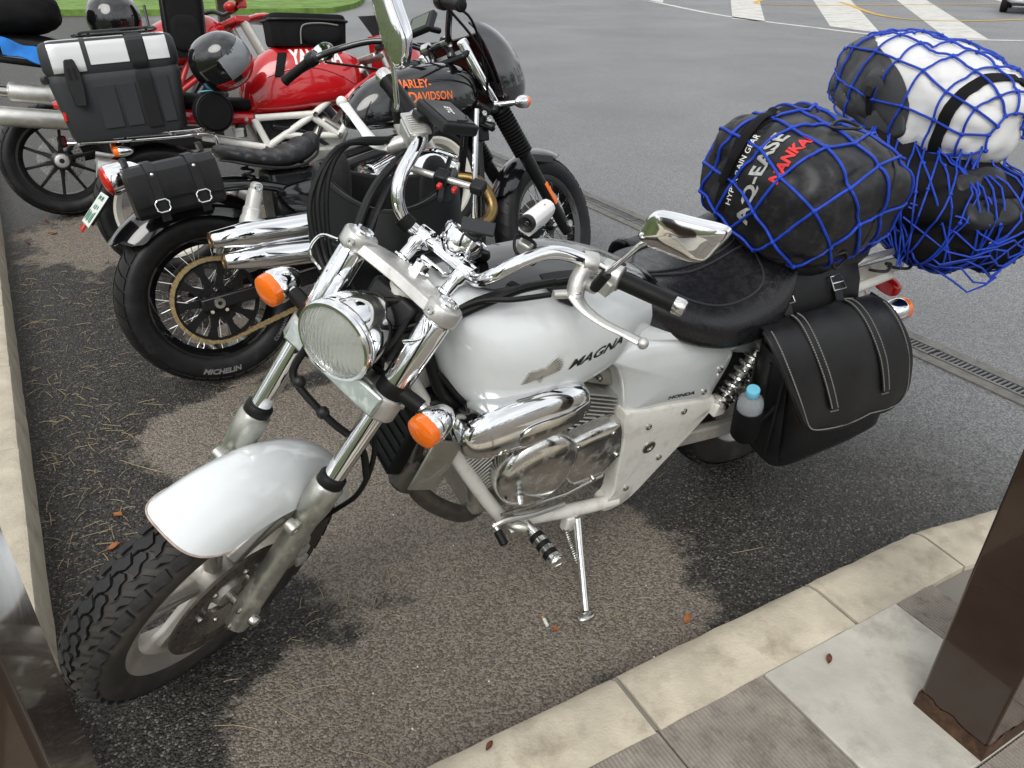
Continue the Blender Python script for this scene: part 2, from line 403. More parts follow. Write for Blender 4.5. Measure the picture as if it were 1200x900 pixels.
M['kerb'] = mat('weathered kerb concrete', (.46, .41, .32), .85, var=.22, vscale=7, bump=.7, bscale=160, dirt=(.22, .18, .13), dscale=9, damt=.7)
M['kerb_joint'] = mat('kerb mortar', (.20, .185, .16), .9, bump=.5, bscale=120)
M['stone'] = mat('pale paving slab', (.42, .40, .35), .72, var=.2, vscale=5, bump=.35, bscale=140, dirt=(.20, .175, .14), dscale=7, damt=.65)
M['ribbed'] = mat('ribbed brown paver', (.225, .200, .170), .85, var=.25, vscale=12, bump=.6, bscale=180, dirt=(.07, .06, .05), dscale=30, damt=.6)
M['paint_white'] = mat('worn road paint', (.52, .51, .48), .7, var=.15, vscale=3, dirt=(.10, .10, .10), dscale=2.5, damt=.55, bump=.4, bscale=90)
M['paint_yellow'] = mat('yellow road paint', (.55, .33, .05), .7, dirt=(.12, .10, .08), dscale=2.5, damt=.5)
M['iron'] = mat('galvanised grate', (.17, .17, .17), .55, .6, var=.25, vscale=12, dirt=(.05, .04, .03), dscale=20, damt=.7)
M['hole'] = mat('dark drain', (.006, .006, .006), .9)
M['brown_steel'] = mat('brown painted steel', (.024, .0115, .007), .22, coat=.6, rvar=.1, vscale=10, bump=.12, bscale=55)
M['rust'] = mat('rusty steel', (.050, .024, .012), .85, var=.5, vscale=40, bump=.8, bscale=150, dirt=(.11, .065, .03), dscale=40, damt=.6)
M['soil'] = mat('soil and lawn', (.055, .075, .022), .95, var=.5, vscale=2.5, bump=.8, bscale=60)
M['grass'] = mat('grass blades', (.085, .150, .028), .6, var=.4, vscale=1.3)
M['turf'] = mat('bright turf', (.115, .20, .035), .9, var=.45, vscale=3, bump=.8, bscale=30)  # the island's own green, brighter than the lawn by the kerb
M['moss'] = mat('moss', (.06, .08, .02), .9, var=.4, vscale=30)

def kerb_block(length, width, height, chamfer, name='kerb_block'):
    """one kerb stone, its road face at y = 0, running along +x, back at y = -width"""
    b = MB(); prof = [(0, -.02), (-.008, height - chamfer), (-.008 - chamfer * .25, height - chamfer * .3), (-.008 - chamfer, height), (-width, height), (-width, -.02)]
    n = 8; secs = []
    for i in range(n + 1):
        x = length * i / n; secs.append([(x, p[0] + rnd.uniform(-.0012, .0012), p[1] + rnd.uniform(-.0012, .0012) * (p[1] > 0)) for p in prof])
    return b.loft(secs).mesh(name, True, 28)

# grass island beyond the parked machines
isl = MB(); ip = [(-4.3, 20.2), (-4.7, 19.6), (-6.2, 19.0), (-9, 18.0), (-14, 17.5), (-18, 24), (-14, 34), (-6.5, 34), (-4.9, 27), (-4.2, 22.5)]
isl.loft([[Vector((x, y, z)) for x, y in cr_pts2] for z, cr_pts2 in ((-.02, [(p.x, p.y) for p in cr_pts([(a, b, 0) for a, b in ip], 4, True)]), (.12, [(p.x, p.y) for p in cr_pts([(a, b, 0) for a, b in ip], 4, True)]))])
tag(isl.build('grass_island', 'turf', angle=30), 'bright green lawn island beyond the red motorcycle', 'lawn', kind='structure')
# kerb along the lawn, left
KD = Vector((.5336, -.8457, 0)); KN = Vector((-.8457, -.5336, 0))
kerb_l = empty('lawn_kerb', (-2.917, 4.193, 0)); tag(kerb_l, 'weathered concrete kerb between lawn and parked motorcycles', 'kerb')
meshes = [kerb_block(.595, .15, .135, .02, 'kerb_block') for _ in range(3)]
for me in meshes: me.materials.append(M['kerb'])
# block frame: +x along KD, -y towards the lawn: y axis = -KN
ang = math.atan2(KD.y, KD.x)
for i in range(-18, 11):
    o = bpy.data.objects.new('kerb_block', meshes[i % 3]); COL.objects.link(o); o.parent = kerb_l
    p = KD * (.6 * i + .33)
    o.location = (p.x, p.y, rnd.uniform(-.004, .004)); o.rotation_euler = (0, 0, ang + rnd.uniform(-.004, .004))
# lawn behind it
lw = MB(); rows = []
O = Vector((-2.917, 4.193, 0))
for i in range(41):
    d = -40 + 60 * i / 40
    rows.append([tuple(O + KD * d + KN * (.145 + e) + Vector((0, 0, .10 + .03 * math.sin(d * 1.3 + e) + (.02 if e else 0)))) for e in (0, 1, 3, 7, 14, 40)])
lawn = lw.sheet(rows).build('lawn', 'soil'); tag(lawn, 'green lawn behind the parked motorcycles', 'lawn', kind='structure')
gb = MB()
for i in range(26000):
    d = -rnd.uniform(-.2, 1) ** 1.5 * 22 if rnd.random() < .85 else rnd.uniform(0, 4)
    if isinstance(d, complex): d = -1
    e = .16 + rnd.random() ** 1.5 * 7; p = O + KD * d + KN * e; z = .10
    h = rnd.uniform(.03, .075); a = rnd.uniform(0, 6.28); w_ = rnd.uniform(.003, .007); t_ = rnd.uniform(0, .05); b_ = rnd.uniform(0, 6.28)
    ux, uy = math.cos(a) * w_, math.sin(a) * w_
    gb.add([(p.x - ux, p.y - uy, z), (p.x + ux, p.y + uy, z), (p.x + t_ * math.cos(b_), p.y + t_ * math.sin(b_), z + h)], [(0, 1, 2)])
tag(gb.build('grass', 'grass', smooth=False), 'short green grass blades of the lawn', 'grass', kind='stuff')

# near kerb: a gentle bend, blocks of 0.58 m
kp = [(-2.30, -.43), (-1.78, -.03), (-1.25, .29), (-.72, .585), (-.29, .829), (.221, 1.118), (.723, 1.406), (1.08, 1.607), (1.36, 1.716), (1.70, 1.79), (2.25, 1.86), (2.82, 1.90), (3.40, 1.92)]
kerb_n = empty('pavement_kerb', (.221, 1.118, 0)); tag(kerb_n, 'pale rounded concrete kerb stones edging the pavement with tiles', 'kerb')
W_ = .165
KB = Vector((.221, 1.118, 0))
for i in range(len(kp) - 1):
    a = Vector((*kp[i], 0)); b = Vector((*kp[i + 1], 0)); d = (b - a); ln = d.length; d.normalize(); nb = Vector((d.y, -d.x, 0))
    # normals at the two ends, so blocks meet in the bend
    def endn(j):
        q = Vector((0, 0, 0))
        for k in (j - 1, j):
            if 0 <= k < len(kp) - 1:
                e = Vector((kp[k + 1][0] - kp[k][0], kp[k + 1][1] - kp[k][1], 0)).normalized(); q += Vector((e.y, -e.x, 0))
        return q.normalized()
    n0, n1 = endn(i), endn(i + 1); mb = MB(); secs = []; H_ = .12; n = 10
    for k in range(n + 1):
        t = (k / n) * (1 - .022) + .011; p = a.lerp(b, t); q = n0.lerp(n1, t).normalized()
        prof = [(0, -.02), (.004, H_ - .035), (.012, H_ - .014), (.03, H_ - .003), (.05, H_), (W_, H_ - .001), (W_, -.02)]
        secs.append([p - KB + q * (u + rnd.uniform(-.0015, .0015)) + Vector((0, 0, z + rnd.uniform(-.0012, .0012))) for u, z in prof])
    o = mb.loft(secs).build('kerb_block', 'kerb', kerb_n, angle=28); o.location = (0, 0, 0)
    # mortar joint
    jm = MB(); qd = (endn(i)); pj = a - KB
    rotj = Matrix((( d.x, qd.x, 0), (d.y, qd.y, 0), (0, 0, 1))).to_3x3()
    jm.box(pj + qd * (W_ / 2 + .004) + Vector((0, 0, .052)), (ln * .024, W_ - .02, .122), rotj).build('mortar_joint', 'kerb_joint', kerb_n, bevel=.004)

# pavement: bedding sheet, slabs in rows parallel to the kerb
pv = empty('pavement', (0, 0, 0)); pv['kind'] = 'structure'; tag(pv, 'paved footway of ribbed pavers and pale slabs', 'pavement')
E1 = Vector((.867, .498, 0)); E2 = Vector((.507, -.866, 0)).normalized()     # along and away from the kerb
bed = MB(); bb = [Vector((*p, 0)) for p in kp]; rows = [[], []]
bed.sheet([[tuple(p + Vector((.02, -.03, .103)) * 1 + E2 * .10) for p in bb], [tuple(p + E2 * 6 + Vector((0, 0, .103))) for p in bb]])
bed.build('bedding', 'kerb_joint', pv, smooth=False)
ORI = Vector((.31, .988, 0))      # a paver corner on the kerb line
def slab(u0, u1, v0, v1, kind):
    """slab between u0..u1 along the kerb and v0..v1 away from it"""
    g_ = .004; z1 = .119 + rnd.uniform(-.0015, .0015); mb = MB(); c = ORI + E1 * ((u0 + u1) / 2) + E2 * ((v0 + v1) / 2)
    rot = Matrix(((E1.x, -E2.x, 0), (E1.y, -E2.y, 0), (0, 0, 1)))
    if kind == 'stone':
        mb.box((0, 0, z1 - .02), (u1 - u0 - g_, v1 - v0 - g_, .04), rot)
        o = mb.build('paving_slab', 'stone', pv, bevel=.003)
    else:
        # ribs across the paver
        L_, w2 = u1 - u0 - g_, v1 - v0 - g_; n = int(L_ / .0085); secs = []; prof = []
        for k in range(n):
            x = -L_ / 2 + L_ * k / n; s = L_ / n
            prof += [(x + s * .05, z1 - .0035), (x + s * .3, z1 - .0008), (x + s * .65, z1 - .0008), (x + s * .9, z1 - .0035)]
        prof = [(-L_ / 2, z1 - .04)] + prof + [(L_ / 2, z1 - .0035), (L_ / 2, z1 - .04)]
        for y in (-w2 / 2, w2 / 2): secs.append([rot @ Vector((x, y, z)) for x, z in prof])
        o = mb.loft(secs).build('ribbed_paver', 'ribbed', pv, smooth=False)
    o.location = c
def inside(u, v):
    """is this spot of the paving behind the back of the kerb?"""
    p = ORI + E1 * u + E2 * v
    for i in range(len(kp) - 1):
        a = Vector((*kp[i], 0)); d = Vector((*kp[i + 1], 0)) - a; L_ = d.length; d.normalize(); t = (p - a).dot(d)
        if -.02 <= t <= L_ + .02 and (p - a).dot(Vector((d.y, -d.x, 0))) < W_ + .002: return False
    return True
# pillar stones replace pavers near the pillars
stones = [(.27, .70, .006, .36), (-.98, -.55, .006, .36)]
PU = .2835
for r in range(8):
    for c in range(-9, 14):
        v0, v1 = .006 + .1755 * 2 * r / 2 * 1.62, .006 + .1755 * 2 * (r + 1) / 2 * 1.62
        off = (0, .13)[r % 2]; u0 = c * PU - .013 + off; u1 = u0 + PU
        hit = False
        for a, b_, p, q in stones:
            if u1 > a + .004 and u0 < b_ - .004 and v1 > p + .004 and v0 < q - .004:
                hit = True
                if u0 < a - .02 and v0 < q - .05: slab(u0, a, v0, v1, 'rib')
                if u1 > b_ + .02 and v0 < q - .05: slab(b_, u1, v0, v1, 'rib')
                if v1 > q + .02: slab(max(u0, a - 9), min(u1, b_ + 9), q, v1, 'rib')
        if not hit and u0 > -2.3 and (u1 < .9 or (inside(u1, v0) and inside(u0, v0))): slab(u0, u1, v0, v1, 'rib')
for a, b_, p, q in stones: slab(a, b_, p, q, 'stone')

# steel pillars of the shelter
def pillar(x, y, label, side=.142, h=3.2):
    """x, y: the corner that lies towards the road and the lawn"""
    root = empty('shelter_pillar', (x, y, .119)); tag(root, label, 'pillar', 'brown steel pillars')
    ang_ = math.atan2(E1.y, E1.x); root.rotation_euler = (0, 0, ang_)
    mb = MB(); s = side; c = Vector((s / 2, -s / 2, 0))
    mb.box(c + Vector((0, 0, h / 2 + .035)), (s, s, h)); mb.build('post', 'brown_steel', root, bevel=.006, seg=3)
    b2 = MB(); secs = []
    n = 40
    for z, k in ((-.004, 1.035), (.018, 1.028), (.036, 1.022)):
        ring = []
        for j in range(n):
            t = 4 * j / n; e = int(t); f_ = t - e
            q = [(-1, -1), (1, -1), (1, 1), (-1, 1), (-1, -1)]; px = q[e][0] * (1 - f_) + q[e + 1][0] * f_; py = q[e][1] * (1 - f_) + q[e + 1][1] * f_
            ring.append(c + Vector((px * s / 2 * k, py * s / 2 * k, z + (rnd.uniform(-.004, .010) if z > .03 else 0))))
        secs.append(ring)
    b2.loft(secs).build('rusty_foot', 'rust', root, label='rusted foot of the steel pillar', angle=60)
    return root
pillar(.84, 1.047, 'brown steel pillar with rusty foot standing on a pale slab')
pillar(-.511, .380, 'glossy brown steel pillar on pavement near the front wheel of the white motorcycle')
bp_ = pillar(-4.0, 11.2, 'distant brown steel pillar behind the parked motorcycles'); bp_.location.z = .1

# drain channel
DD = Vector((1.475, -2.465, 0)).normalized(); D0 = Vector((.485, 5.009, 0)); DN = Vector((DD.y, -DD.x, 0))
dr = empty('drain_channel', tuple(D0)); dr['kind'] = 'structure'; tag(dr, 'slotted drain channel along the edge of the road', 'drain')
dang = math.atan2(DD.y, DD.x)
gm = MB(); Lg, Wg = .49, .085
gm.box((Lg / 2, Wg / 2 - .006, .006), (Lg, .012, .012)); gm.box((Lg / 2, -Wg / 2 + .006, .006), (Lg, .012, .012))
for k in range(25): gm.box((.01 + k * .0196, 0, .005), (.0085, Wg - .02, .009))
gme = gm.mesh('drain_grate', False); gme.materials.append(M['iron'])
M['drain_edge'] = mat('tarred drain edge', (.13, .125, .115), .85, var=.3, vscale=20, bump=.5, bscale=140)
hm = MB().box((Lg / 2, 0, .0015), (Lg, Wg, .003)).mesh('drain_slot', False); hm.materials.append(M['hole'])
em = MB().box((Lg / 2, .07, .0035), (Lg + .008, .055, .008)).box((Lg / 2, -.07, .0035), (Lg + .008, .055, .008)).mesh('drain_edge', False); em.materials.append(M['drain_edge'])
for i in range(-10, 12):
    p = DD * (.5 * i)
    for me, nm in ((gme, 'drain_grate'), (hm, 'drain_slot'), (em, 'drain_edge')):
        o = bpy.data.objects.new(nm, me); COL.objects.link(o); o.parent = dr; o.location = (p.x, p.y, 0); o.rotation_euler = (0, 0, dang)

# road paint far off
def strip(name, pts, w, m_, z=.004, label=None):
    P = [Vector((*p, z)) for p in pts]; P = cr_pts(P, 8) if len(P) > 2 else P; rows = [[], []]
    for i in range(len(P)):
        d = (P[min(i + 1, len(P) - 1)] - P[max(i - 1, 0)]).normalized(); q = Vector((d.y, -d.x, 0)) * w / 2
        rows[0].append(P[i] + q); rows[1].append(P[i] - q)
    o = MB().sheet(rows).build(name, m_, smooth=False); o['kind'] = 'structure'; tag(o, label, 'road marking'); return o
strip('edge_line', [(1.5, 42), (2.7, 33), (4.0, 27.4), (5.1, 21.6), (6.45, 18.5), (7.63, 16.75), (9.97, 16.45), (13, 16.9), (18, 18.5)], .2, 'paint_white', label='white edge line curving across the far road')
def quad(name, q, m_, label):
    o = MB().sheet([[(*q[0], .004), (*q[1], .004)], [(*q[3], .004), (*q[2], .004)]]).build(name, m_, smooth=False); o['kind'] = 'structure'; tag(o, label, 'road marking', 'white stripes of the far crossing'); return o
zl = 'broad worn white stripe painted across the far road'
quad('zebra_stripe', [(5.15, 20.5), (5.75, 19.8), (8.6, 31), (7.6, 31)], 'paint_white', zl)
quad('zebra_stripe', [(6.95, 18.9), (7.5, 17.5), (13.5, 36), (12.0, 36)], 'paint_white', zl)
quad('zebra_stripe', [(8.5, 16.75), (9.25, 16.55), (16.5, 36), (15.3, 36)], 'paint_white', zl)
quad('zebra_stripe', [(11.8, 16.9), (12.7, 17.0), (20.5, 36), (19.2, 36)], 'paint_white', zl)
quad('zebra_stripe', [(3.9, 27.6), (4.35, 26), (5.6, 33), (5.0, 34)], 'paint_white', zl)
strip('yellow_line', [(8.3, 29.5), (8.35, 26.2), (21, 31)], .16, 'paint_yellow', .008, 'yellow box line on the far road')
strip('yellow_line', [(10.6, 28.4), (9.9, 21.2), (16.5, 23.8)], .16, 'paint_yellow', .0085, 'yellow box line crossing the white stripes')
# ------------------------------------------------------------------ shared motorcycle pieces
def superring(c, u, v, a, b, n=24, p=2.5, z0=1.0, z1=1.0):
    """closed ring round c in the plane (u, v); half sizes a, b; z0 / z1 scale a below / above"""
    out = []
    for j in range(n):
        t = 2 * math.pi * j / n; cu, sv = math.cos(t), math.sin(t)
        x = math.copysign(abs(cu) ** (2 / p), cu) * a * (z1 if sv > 0 else z0); y = math.copysign(abs(sv) ** (2 / p), sv) * b
        out.append(Vector(c) + Vector(u) * x + Vector(v) * y)
    return out
YX, YY, YZ = Vector((1, 0, 0)), Vector((0, 1, 0)), Vector((0, 0, 1))

def tyre_mb(c, R_, hw, rim, groove=0, crown=.5):
    """tyre round the axle c (axis y): outer radius R_, half width hw, bead radius rim"""
    h = R_ - rim; pr = []
    for t in (-1, -.98, -.95, -.86, -.7, -.45, -.2, 0, .2, .45, .7, .86, .95, .98, 1):
        a = abs(t)
        if a > .84: pass
        pr.append((R_ - h * .30 * (a ** 2.6) * crown * 2, t * hw * .93))
    prof = [(rim, -hw * .72), (rim + h * .12, -hw * .86), (rim + h * .38, -hw * 1.0), (rim + h * .60, -hw * .985)] + pr[1:-1] + [(rim + h * .60, hw * .985), (rim + h * .38, hw), (rim + h * .12, hw * .86), (rim, hw * .72), (rim - .006, hw * .60), (rim - .006, -hw * .60)]
    return MB().lathe(prof, c, (0, 1, 0), 72, closed=True)
def rim_mb(c, r, hw, lip=.012, depth=.03):
    prof = [(r + lip * .6, -hw), (r + lip * .6, -hw + .006), (r, -hw + .012), (r - depth * .35, -hw * .5), (r - depth * .35, hw * .5), (r, hw - .012), (r + lip * .6, hw - .006), (r + lip * .6, hw), (r - .006, hw), (r - depth, hw * .62), (r - depth, -hw * .62), (r - .006, -hw)]
    return MB().lathe(prof, c, (0, 1, 0), 64, closed=True)
def disc_mb(c, y, r0, r1, holes=36, th=.005):
    """brake disc with real drillings: ring of wedges with small windows left open"""
    b = MB(); c = Vector(c) + Vector((0, y, 0)); n = holes; rows = 5
    rr = [r0 + (r1 - r0) * k / rows for k in range(rows + 1)]; sub_ = 4; N = n * sub_; vid = {}
    V = []; F = []
    for side in (0, 1):
        for k in range(rows + 1):
            for j in range(N):
                a = 2 * math.pi * (j + .55 * k) / N; vid[(side, k, j)] = len(V); V.append(c + Vector((rr[k] * math.cos(a), (side - .5) * th, rr[k] * math.sin(a))))
    def hole(k, j): return (k in (1, 3)) and (j % sub_ == (0 if k == 1 else 2))
    for k in range(rows):
        for j in range(N):
            j2 = (j + 1) % N
            if hole(k, j):
                q = [(k, j), (k, j2), (k + 1, j2), (k + 1, j)]
                for e in range(4):
                    a, d = q[e], q[(e + 1) % 4]; F.append((vid[(0, *a)], vid[(0, *d)], vid[(1, *d)], vid[(1, *a)]))
            else:
                F.append((vid[(1, k, j)], vid[(1, k, j2)], vid[(1, k + 1, j2)], vid[(1, k + 1, j)])); F.append((vid[(0, k + 1, j)], vid[(0, k + 1, j2)], vid[(0, k, j2)], vid[(0, k, j)]))
    for k in (0, rows):
        for j in range(N):
            j2 = (j + 1) % N; F.append((vid[(0, k, j)], vid[(0, k, j2)], vid[(1, k, j2)], vid[(1, k, j)]))
    b.add(V, F); return b
def spring_mb(a, b, r, wire, turns, n=8):
    a, b = Vector(a), Vector(b); x, y, d = frame_from(b - a); L_ = (b - a).length; P = []
    for i in range(int(turns * 12) + 1):
        t = i / (turns * 12); g_ = 2 * math.pi * turns * t; P.append(a + d * L_ * t + x * math.cos(g_) * r + y * math.sin(g_) * r)
    return MB().tube(P, wire, n, smooth=False)
def bolt_mb(p, ax, r=.008, h=.006):
    p = Vector(p); ax = Vector(ax).normalized()
    return MB().lathe([(r, -.002), (r, h * .7), (r * .8, h), (r * .45, h), (r * .42, h * .5)], p, ax, 12)
def joinmb(*bs):
    o = MB()
    for b in bs: o.add(b.v, b.f)
    return o
def twin_mount(root, name, mb, material, T=None, **k):
    if T is not None: mb.xf(T)
    return mb.build(name, material, root, **k)

# ------------------------------------------------------------------ the white cruiser
wb = empty('cruiser_motorcycle', (.7048, 2.116, .002), (-.2317, 0, 3.6896))
tag(wb, 'white and chrome cruiser motorcycle with black bags, leaning on its side stand', 'motorcycle')
AX = Vector((1.62, 0, .312)); RK = R(31)
A_ = Vector((-math.sin(RK), 0, math.cos(RK))); N_ = Vector((math.cos(RK), 0, math.sin(RK)))
TW = rake_mat(AX, .055, 31, .4567)
def leg(s, y, f=0): return AX + A_ * s + N_ * f + Vector((0, y, 0))
def WP(name, mb, m_, st=False, parent=None, **k):
    if st: mb.xf(TW)
    return mb.build(name, m_, parent or wb, **k)

# front wheel
fw = WP('front_wheel', joinmb(rim_mb(AX, .222, .046, .012, .034)), 'wheel_silver', True)
hub = MB().lathe([(.001, -.055), (.03, -.055), (.034, -.045), (.05, -.03), (.05, .03), (.034, .045), (.03, .06), (.001, .06)], AX, (0, 1, 0), 32)
WP('hub', hub, 'wheel_silver', True, fw)
for k in range(5):
    sp = MB(); a0 = 2 * math.pi * k / 5 + .35
    for da in (-.13, .13):
        secs = []
        for r_, w_, t_ in ((.04, .016, .020), (.10, .011, .016), (.16, .012, .015), (.194, .020, .017)):
            ang = a0 + da * (.35 + r_ * 3.2); d = Vector((math.cos(ang), 0, math.sin(ang))); tn = Vector((-d.z, 0, d.x)); c = AX + d * r_
            secs.append([c + tn * w_ * .5 + YY * t_, c - tn * w_ * .5 + YY * t_, c - tn * w_ - YY * 0, c - tn * w_ * .5 - YY * t_, c + tn * w_ * .5 - YY * t_, c + tn * w_])
        sp.loft(secs)
    WP('wheel_spoke', sp, 'wheel_silver', True, fw, bevel=.003)
di = WP('brake_disc', disc_mb(AX, .068, .108, .150), 'disc', True, fw, smooth=False)
ca = MB().lathe([(.052, .045), (.07, .052), (.110, .064), (.110, .070), (.066, .060), (.052, .056)], AX, (0, 1, 0), 48, closed=True)
WP('disc_carrier', ca, 'steel', True, fw)
for k in range(6):
    a0 = 2 * math.pi * k / 6; WP('disc_bolt', bolt_mb(AX + Vector((.075 * math.cos(a0), .060, .075 * math.sin(a0))), YY, .007, .006), 'steel', True, fw)
ft = WP('front_tyre', tyre_mb(AX, .305, .059, .222), 'rubber_side', True)
# raised tread: zig-zag blocks, five across
def tread_blocks(parent, T, axle, R_, hw, mt, n=42, cols=5, h=.0075, name='tread_block'):
    meshes_ = []; zz = (.25, 1, -1, 1, .25)
    for c in range(cols):
        t0 = -1 + 2 * c / cols; t1 = -1 + 2 * (c + 1) / cols; b = MB(); da = 2 * math.pi / n; secs = []
        def rad(t): return R_ - (R_ - .222) * .30 * (abs(t) ** 2.6) - .001
        g_ = .055
        for k, tt in enumerate((t0 + g_, (t0 + t1) / 2, t1 - g_)):
            skew = ((-.10, .0, .10), (.22, .0, -.22), (-.2, 0, -.2), (-.22, .0, .22), (.10, .0, -.10))[c % 5][k] * da
            tt *= .965
            ring = []
            nn = Vector((0, tt * .62, 1)).normalized() if abs(tt) > .2 else Vector((0, tt * .3, 1)).normalized()
            for lift in (0, 1):
                for e in ((-.41, -.13, .13, .41) if not lift else (.39, .13, -.13, -.39)):
                    a = e * da + skew * .55
                    tz = tt + (.085 if e > 0 else -.085) * zz[c % 5]
                    rr = rad(tz) + lift * h * nn.z; y = tz * hw * .93 + lift * h * nn.y
                    ring.append(Vector((rr * math.cos(a), y, rr * math.sin(a))))
            secs.append(ring)
        b.loft(secs); b.v = [p + axle for p in b.v]; me = b.mesh(name, True, 30); me.materials.append(M[mt]); meshes_.append(me)
    for c in range(cols):
        for k in range(n):
            o = bpy.data.objects.new(name, meshes_[c]); COL.objects.link(o); o.parent = parent
            o.matrix_local = T @ rot_y(-2 * math.pi * (k + (.5 if c % 2 else 0)) / n, axle)
tread_blocks(ft, TW, AX, .3055, .059, 'rubber', 40)
ft_l = WP('axle', MB().cyl(AX - YY * .14, AX + YY * .14, .011), 'steel', True)

# front mudguard
def fender_mb(c, r, hw, a0, a1, skirt=.03, n=28, th=.003, p=2.4, roundend=.5, bow=.10):
    rows = []
    for i in range(n + 1):
        t = i / n; a = a0 + (a1 - a0) * t; row = []
        e = min(1, (t if t < .5 else 1 - t) * 2 / roundend) if roundend else 1
        k = math.sqrt(max(0, 1 - (1 - e) ** 2)); m_ = 16
        for j in range(m_ + 1):
            s = -1 + 2 * j / m_; w_ = hw * (.78 + .22 * k)
            y = math.sin(s * 1.35) / math.sin(1.35) * w_; drop = (1 - math.cos(s * 1.35)) / (1 - math.cos(1.35)) * (.022 + skirt * k)
            rr = r - drop; sg = math.copysign(1, a1 - a0); b0 = a0 + sg * bow * abs(s) ** 3.4; b1 = a1 - sg * bow * abs(s) ** 3.4; a2 = b0 + (b1 - b0) * t; row.append(Vector(c) + Vector((rr * math.cos(a2), y, rr * math.sin(a2))))
        rows.append(row)
    return MB().sheet(rows, th)
fe = WP('front_mudguard', fender_mb(AX, .352, .086, R(74), R(172), .046, roundend=0, bow=.20), 'white', True)
M['lip'] = mat('chipped paint lip', (.42, .33, .28), .5, var=.3, vscale=60)
lipP = []
for j in range(33):
    s_ = -1 + 2 * j / 32; a_e = R(74) + .20 * abs(s_) ** 3.4; y_ = math.sin(s_ * 1.35) / math.sin(1.35) * .086; rr_e = .352 - (1 - math.cos(s_ * 1.35)) / (1 - math.cos(1.35)) * .068; lipP.append(AX + Vector((rr_e * math.cos(a_e), y_, rr_e * math.sin(a_e))))
WP('mudguard_lip', MB().tube(lipP, .0021, 6, smooth=False), 'lip', True, fe)
for s in (-1, 1):
    br = MB(); br.add(*(lambda P: (P, [(0, 1, 2, 3), (7, 6, 5, 4), (0, 4, 5, 1), (1, 5, 6, 2), (2, 6, 7, 3), (3, 7, 4, 0)]))([AX + Vector((x, s * y, z)) for y in (.066, .070) for x, z in ((-.02, .285), (-.15, .26), (-.15, .225), (-.03, .245))]))
    WP('mudguard_bracket', br, 'alu_dull', True, fe, bevel=.002)
# forks
for s in (-1, 1):
    y = .1055 * s
    sl = MB().lathe([(.012, -.045), (.024, -.040), (.027, -.02), (.0255, .02), (.0255, .27), (.0275, .285), (.030, .30), (.0318, .315), (.0318, .362), (.029, .368), (.02, .368)], leg(0, y), A_, 28)
    fl = WP('fork_leg', sl, 'alu_dull', True)
    WP('dust_seal', MB().lathe([(.021, .362), (.0265, .366), (.0275, .374), (.0275, .384), (.024, .389), (.021, .390)], leg(0, y), A_, 28), 'black_rubber', True, fl)
    WP('stanchion', MB().lathe([(.0208, .36), (.0208, .80), (.018, .803)], leg(0, y), A_, 28), 'chrome', True, fl)
    lug = MB().box(leg(-.012, y + .0 * s, -.008), (.05, .046, .05), Matrix.Rotation(-RK, 3, 'Y')); WP('axle_lug', lug, 'alu_dull', True, fl, bevel=.012, seg=3)
    for q in (.012, -.035): WP('pinch_bolt', bolt_mb(leg(q, y + .0 * s, .022), N_, .006, .008), 'steel', True, fl)
    WP('axle_nut', bolt_mb(leg(0, y + .026 * s), YY * s, .013, .012), 'steel', True, fl)
    # mudguard mount boss
    WP('mount_boss', joinmb(MB().lathe([(.006, -.012), (.014, -.012), (.014, .012), (.006, .012)], leg(.262, y * 1.0, .036), YY, 18, closed=True), MB().box(leg(.262, y, .024), (.02, .018, .022), Matrix.Rotation(-RK, 3, 'Y'))), 'alu_dull', True, fl, bevel=.002)
    # chrome cover between the clamps
    WP('fork_cover', MB().lathe([(.0265, .615), (.0275, .62), (.0275, .755), (.026, .76)], leg(0, y), A_, 28), 'chrome', True, fl)
    WP('fork_collar', MB().lathe([(.0285, .592), (.0295, .595), (.0295, .622), (.0285, .625)], leg(0, y), A_, 28), 'black_rubber', True, fl)
# lower clamp: cast yoke and flat cover plate
rotR = Matrix.Rotation(-RK, 3, 'Y')       # local x = N_, z = A_
lc = MB()
for s in (-1, 1): lc.lathe([(.024, .545), (.032, .548), (.034, .553), (.034, .592), (.032, .596), (.024, .597)], leg(0, .1055 * s), A_, 28)
lc.box(leg(.57, 0, -.022), (.05, .19, .034), rotR)
WP('lower_clamp', lc, 'alu', True, bevel=.003)
WP('clamp_plate', MB().box(leg(.572, 0, .034), (.010, .235, .046), rotR), 'pitted', True, bevel=.006, label='pitted plate across the fork')
# top clamp
tcl = MB()
for s in (-1, 1): tcl.lathe([(.018, .762), (.032, .764), (.0335, .768), (.0335, .790), (.031, .795), (.018, .796)], leg(0, .1055 * s), A_, 28)
secs = []
for y, f0, f1 in ((-.098, -.018, .026), (-.06, -.05, .022), (0, -.075, .016), (.06, -.05, .022), (.098, -.018, .026)):
    secs.append([leg(.766, y, f0), leg(.766, y, f1), leg(.786, y, f1 - .003), leg(.789, y, f1 - .012), leg(.789, y, f0 + .006), leg(.784, y, f0)])
tcl.loft(secs)
tco = WP('top_clamp', tcl, 'alu', True, bevel=.002)
for s in (-1, 1):
    WP('clamp_bolt', bolt_mb(leg(.778, .098 * s, .031), N_, .008, .006), 'steel', True, tco)
    WP('fork_cap', MB().lathe([(.019, .79), (.019, .799), (.014, .803), (.006, .803)], leg(0, .1055 * s), A_, 6), 'alu', True, tco)
WP('stem_nut', MB().lathe([(.022, .786), (.022, .794), (.0165, .795), (.0165, .808), (.012, .811)], leg(0, 0, -.055), A_, 6), 'chrome', True, tco)

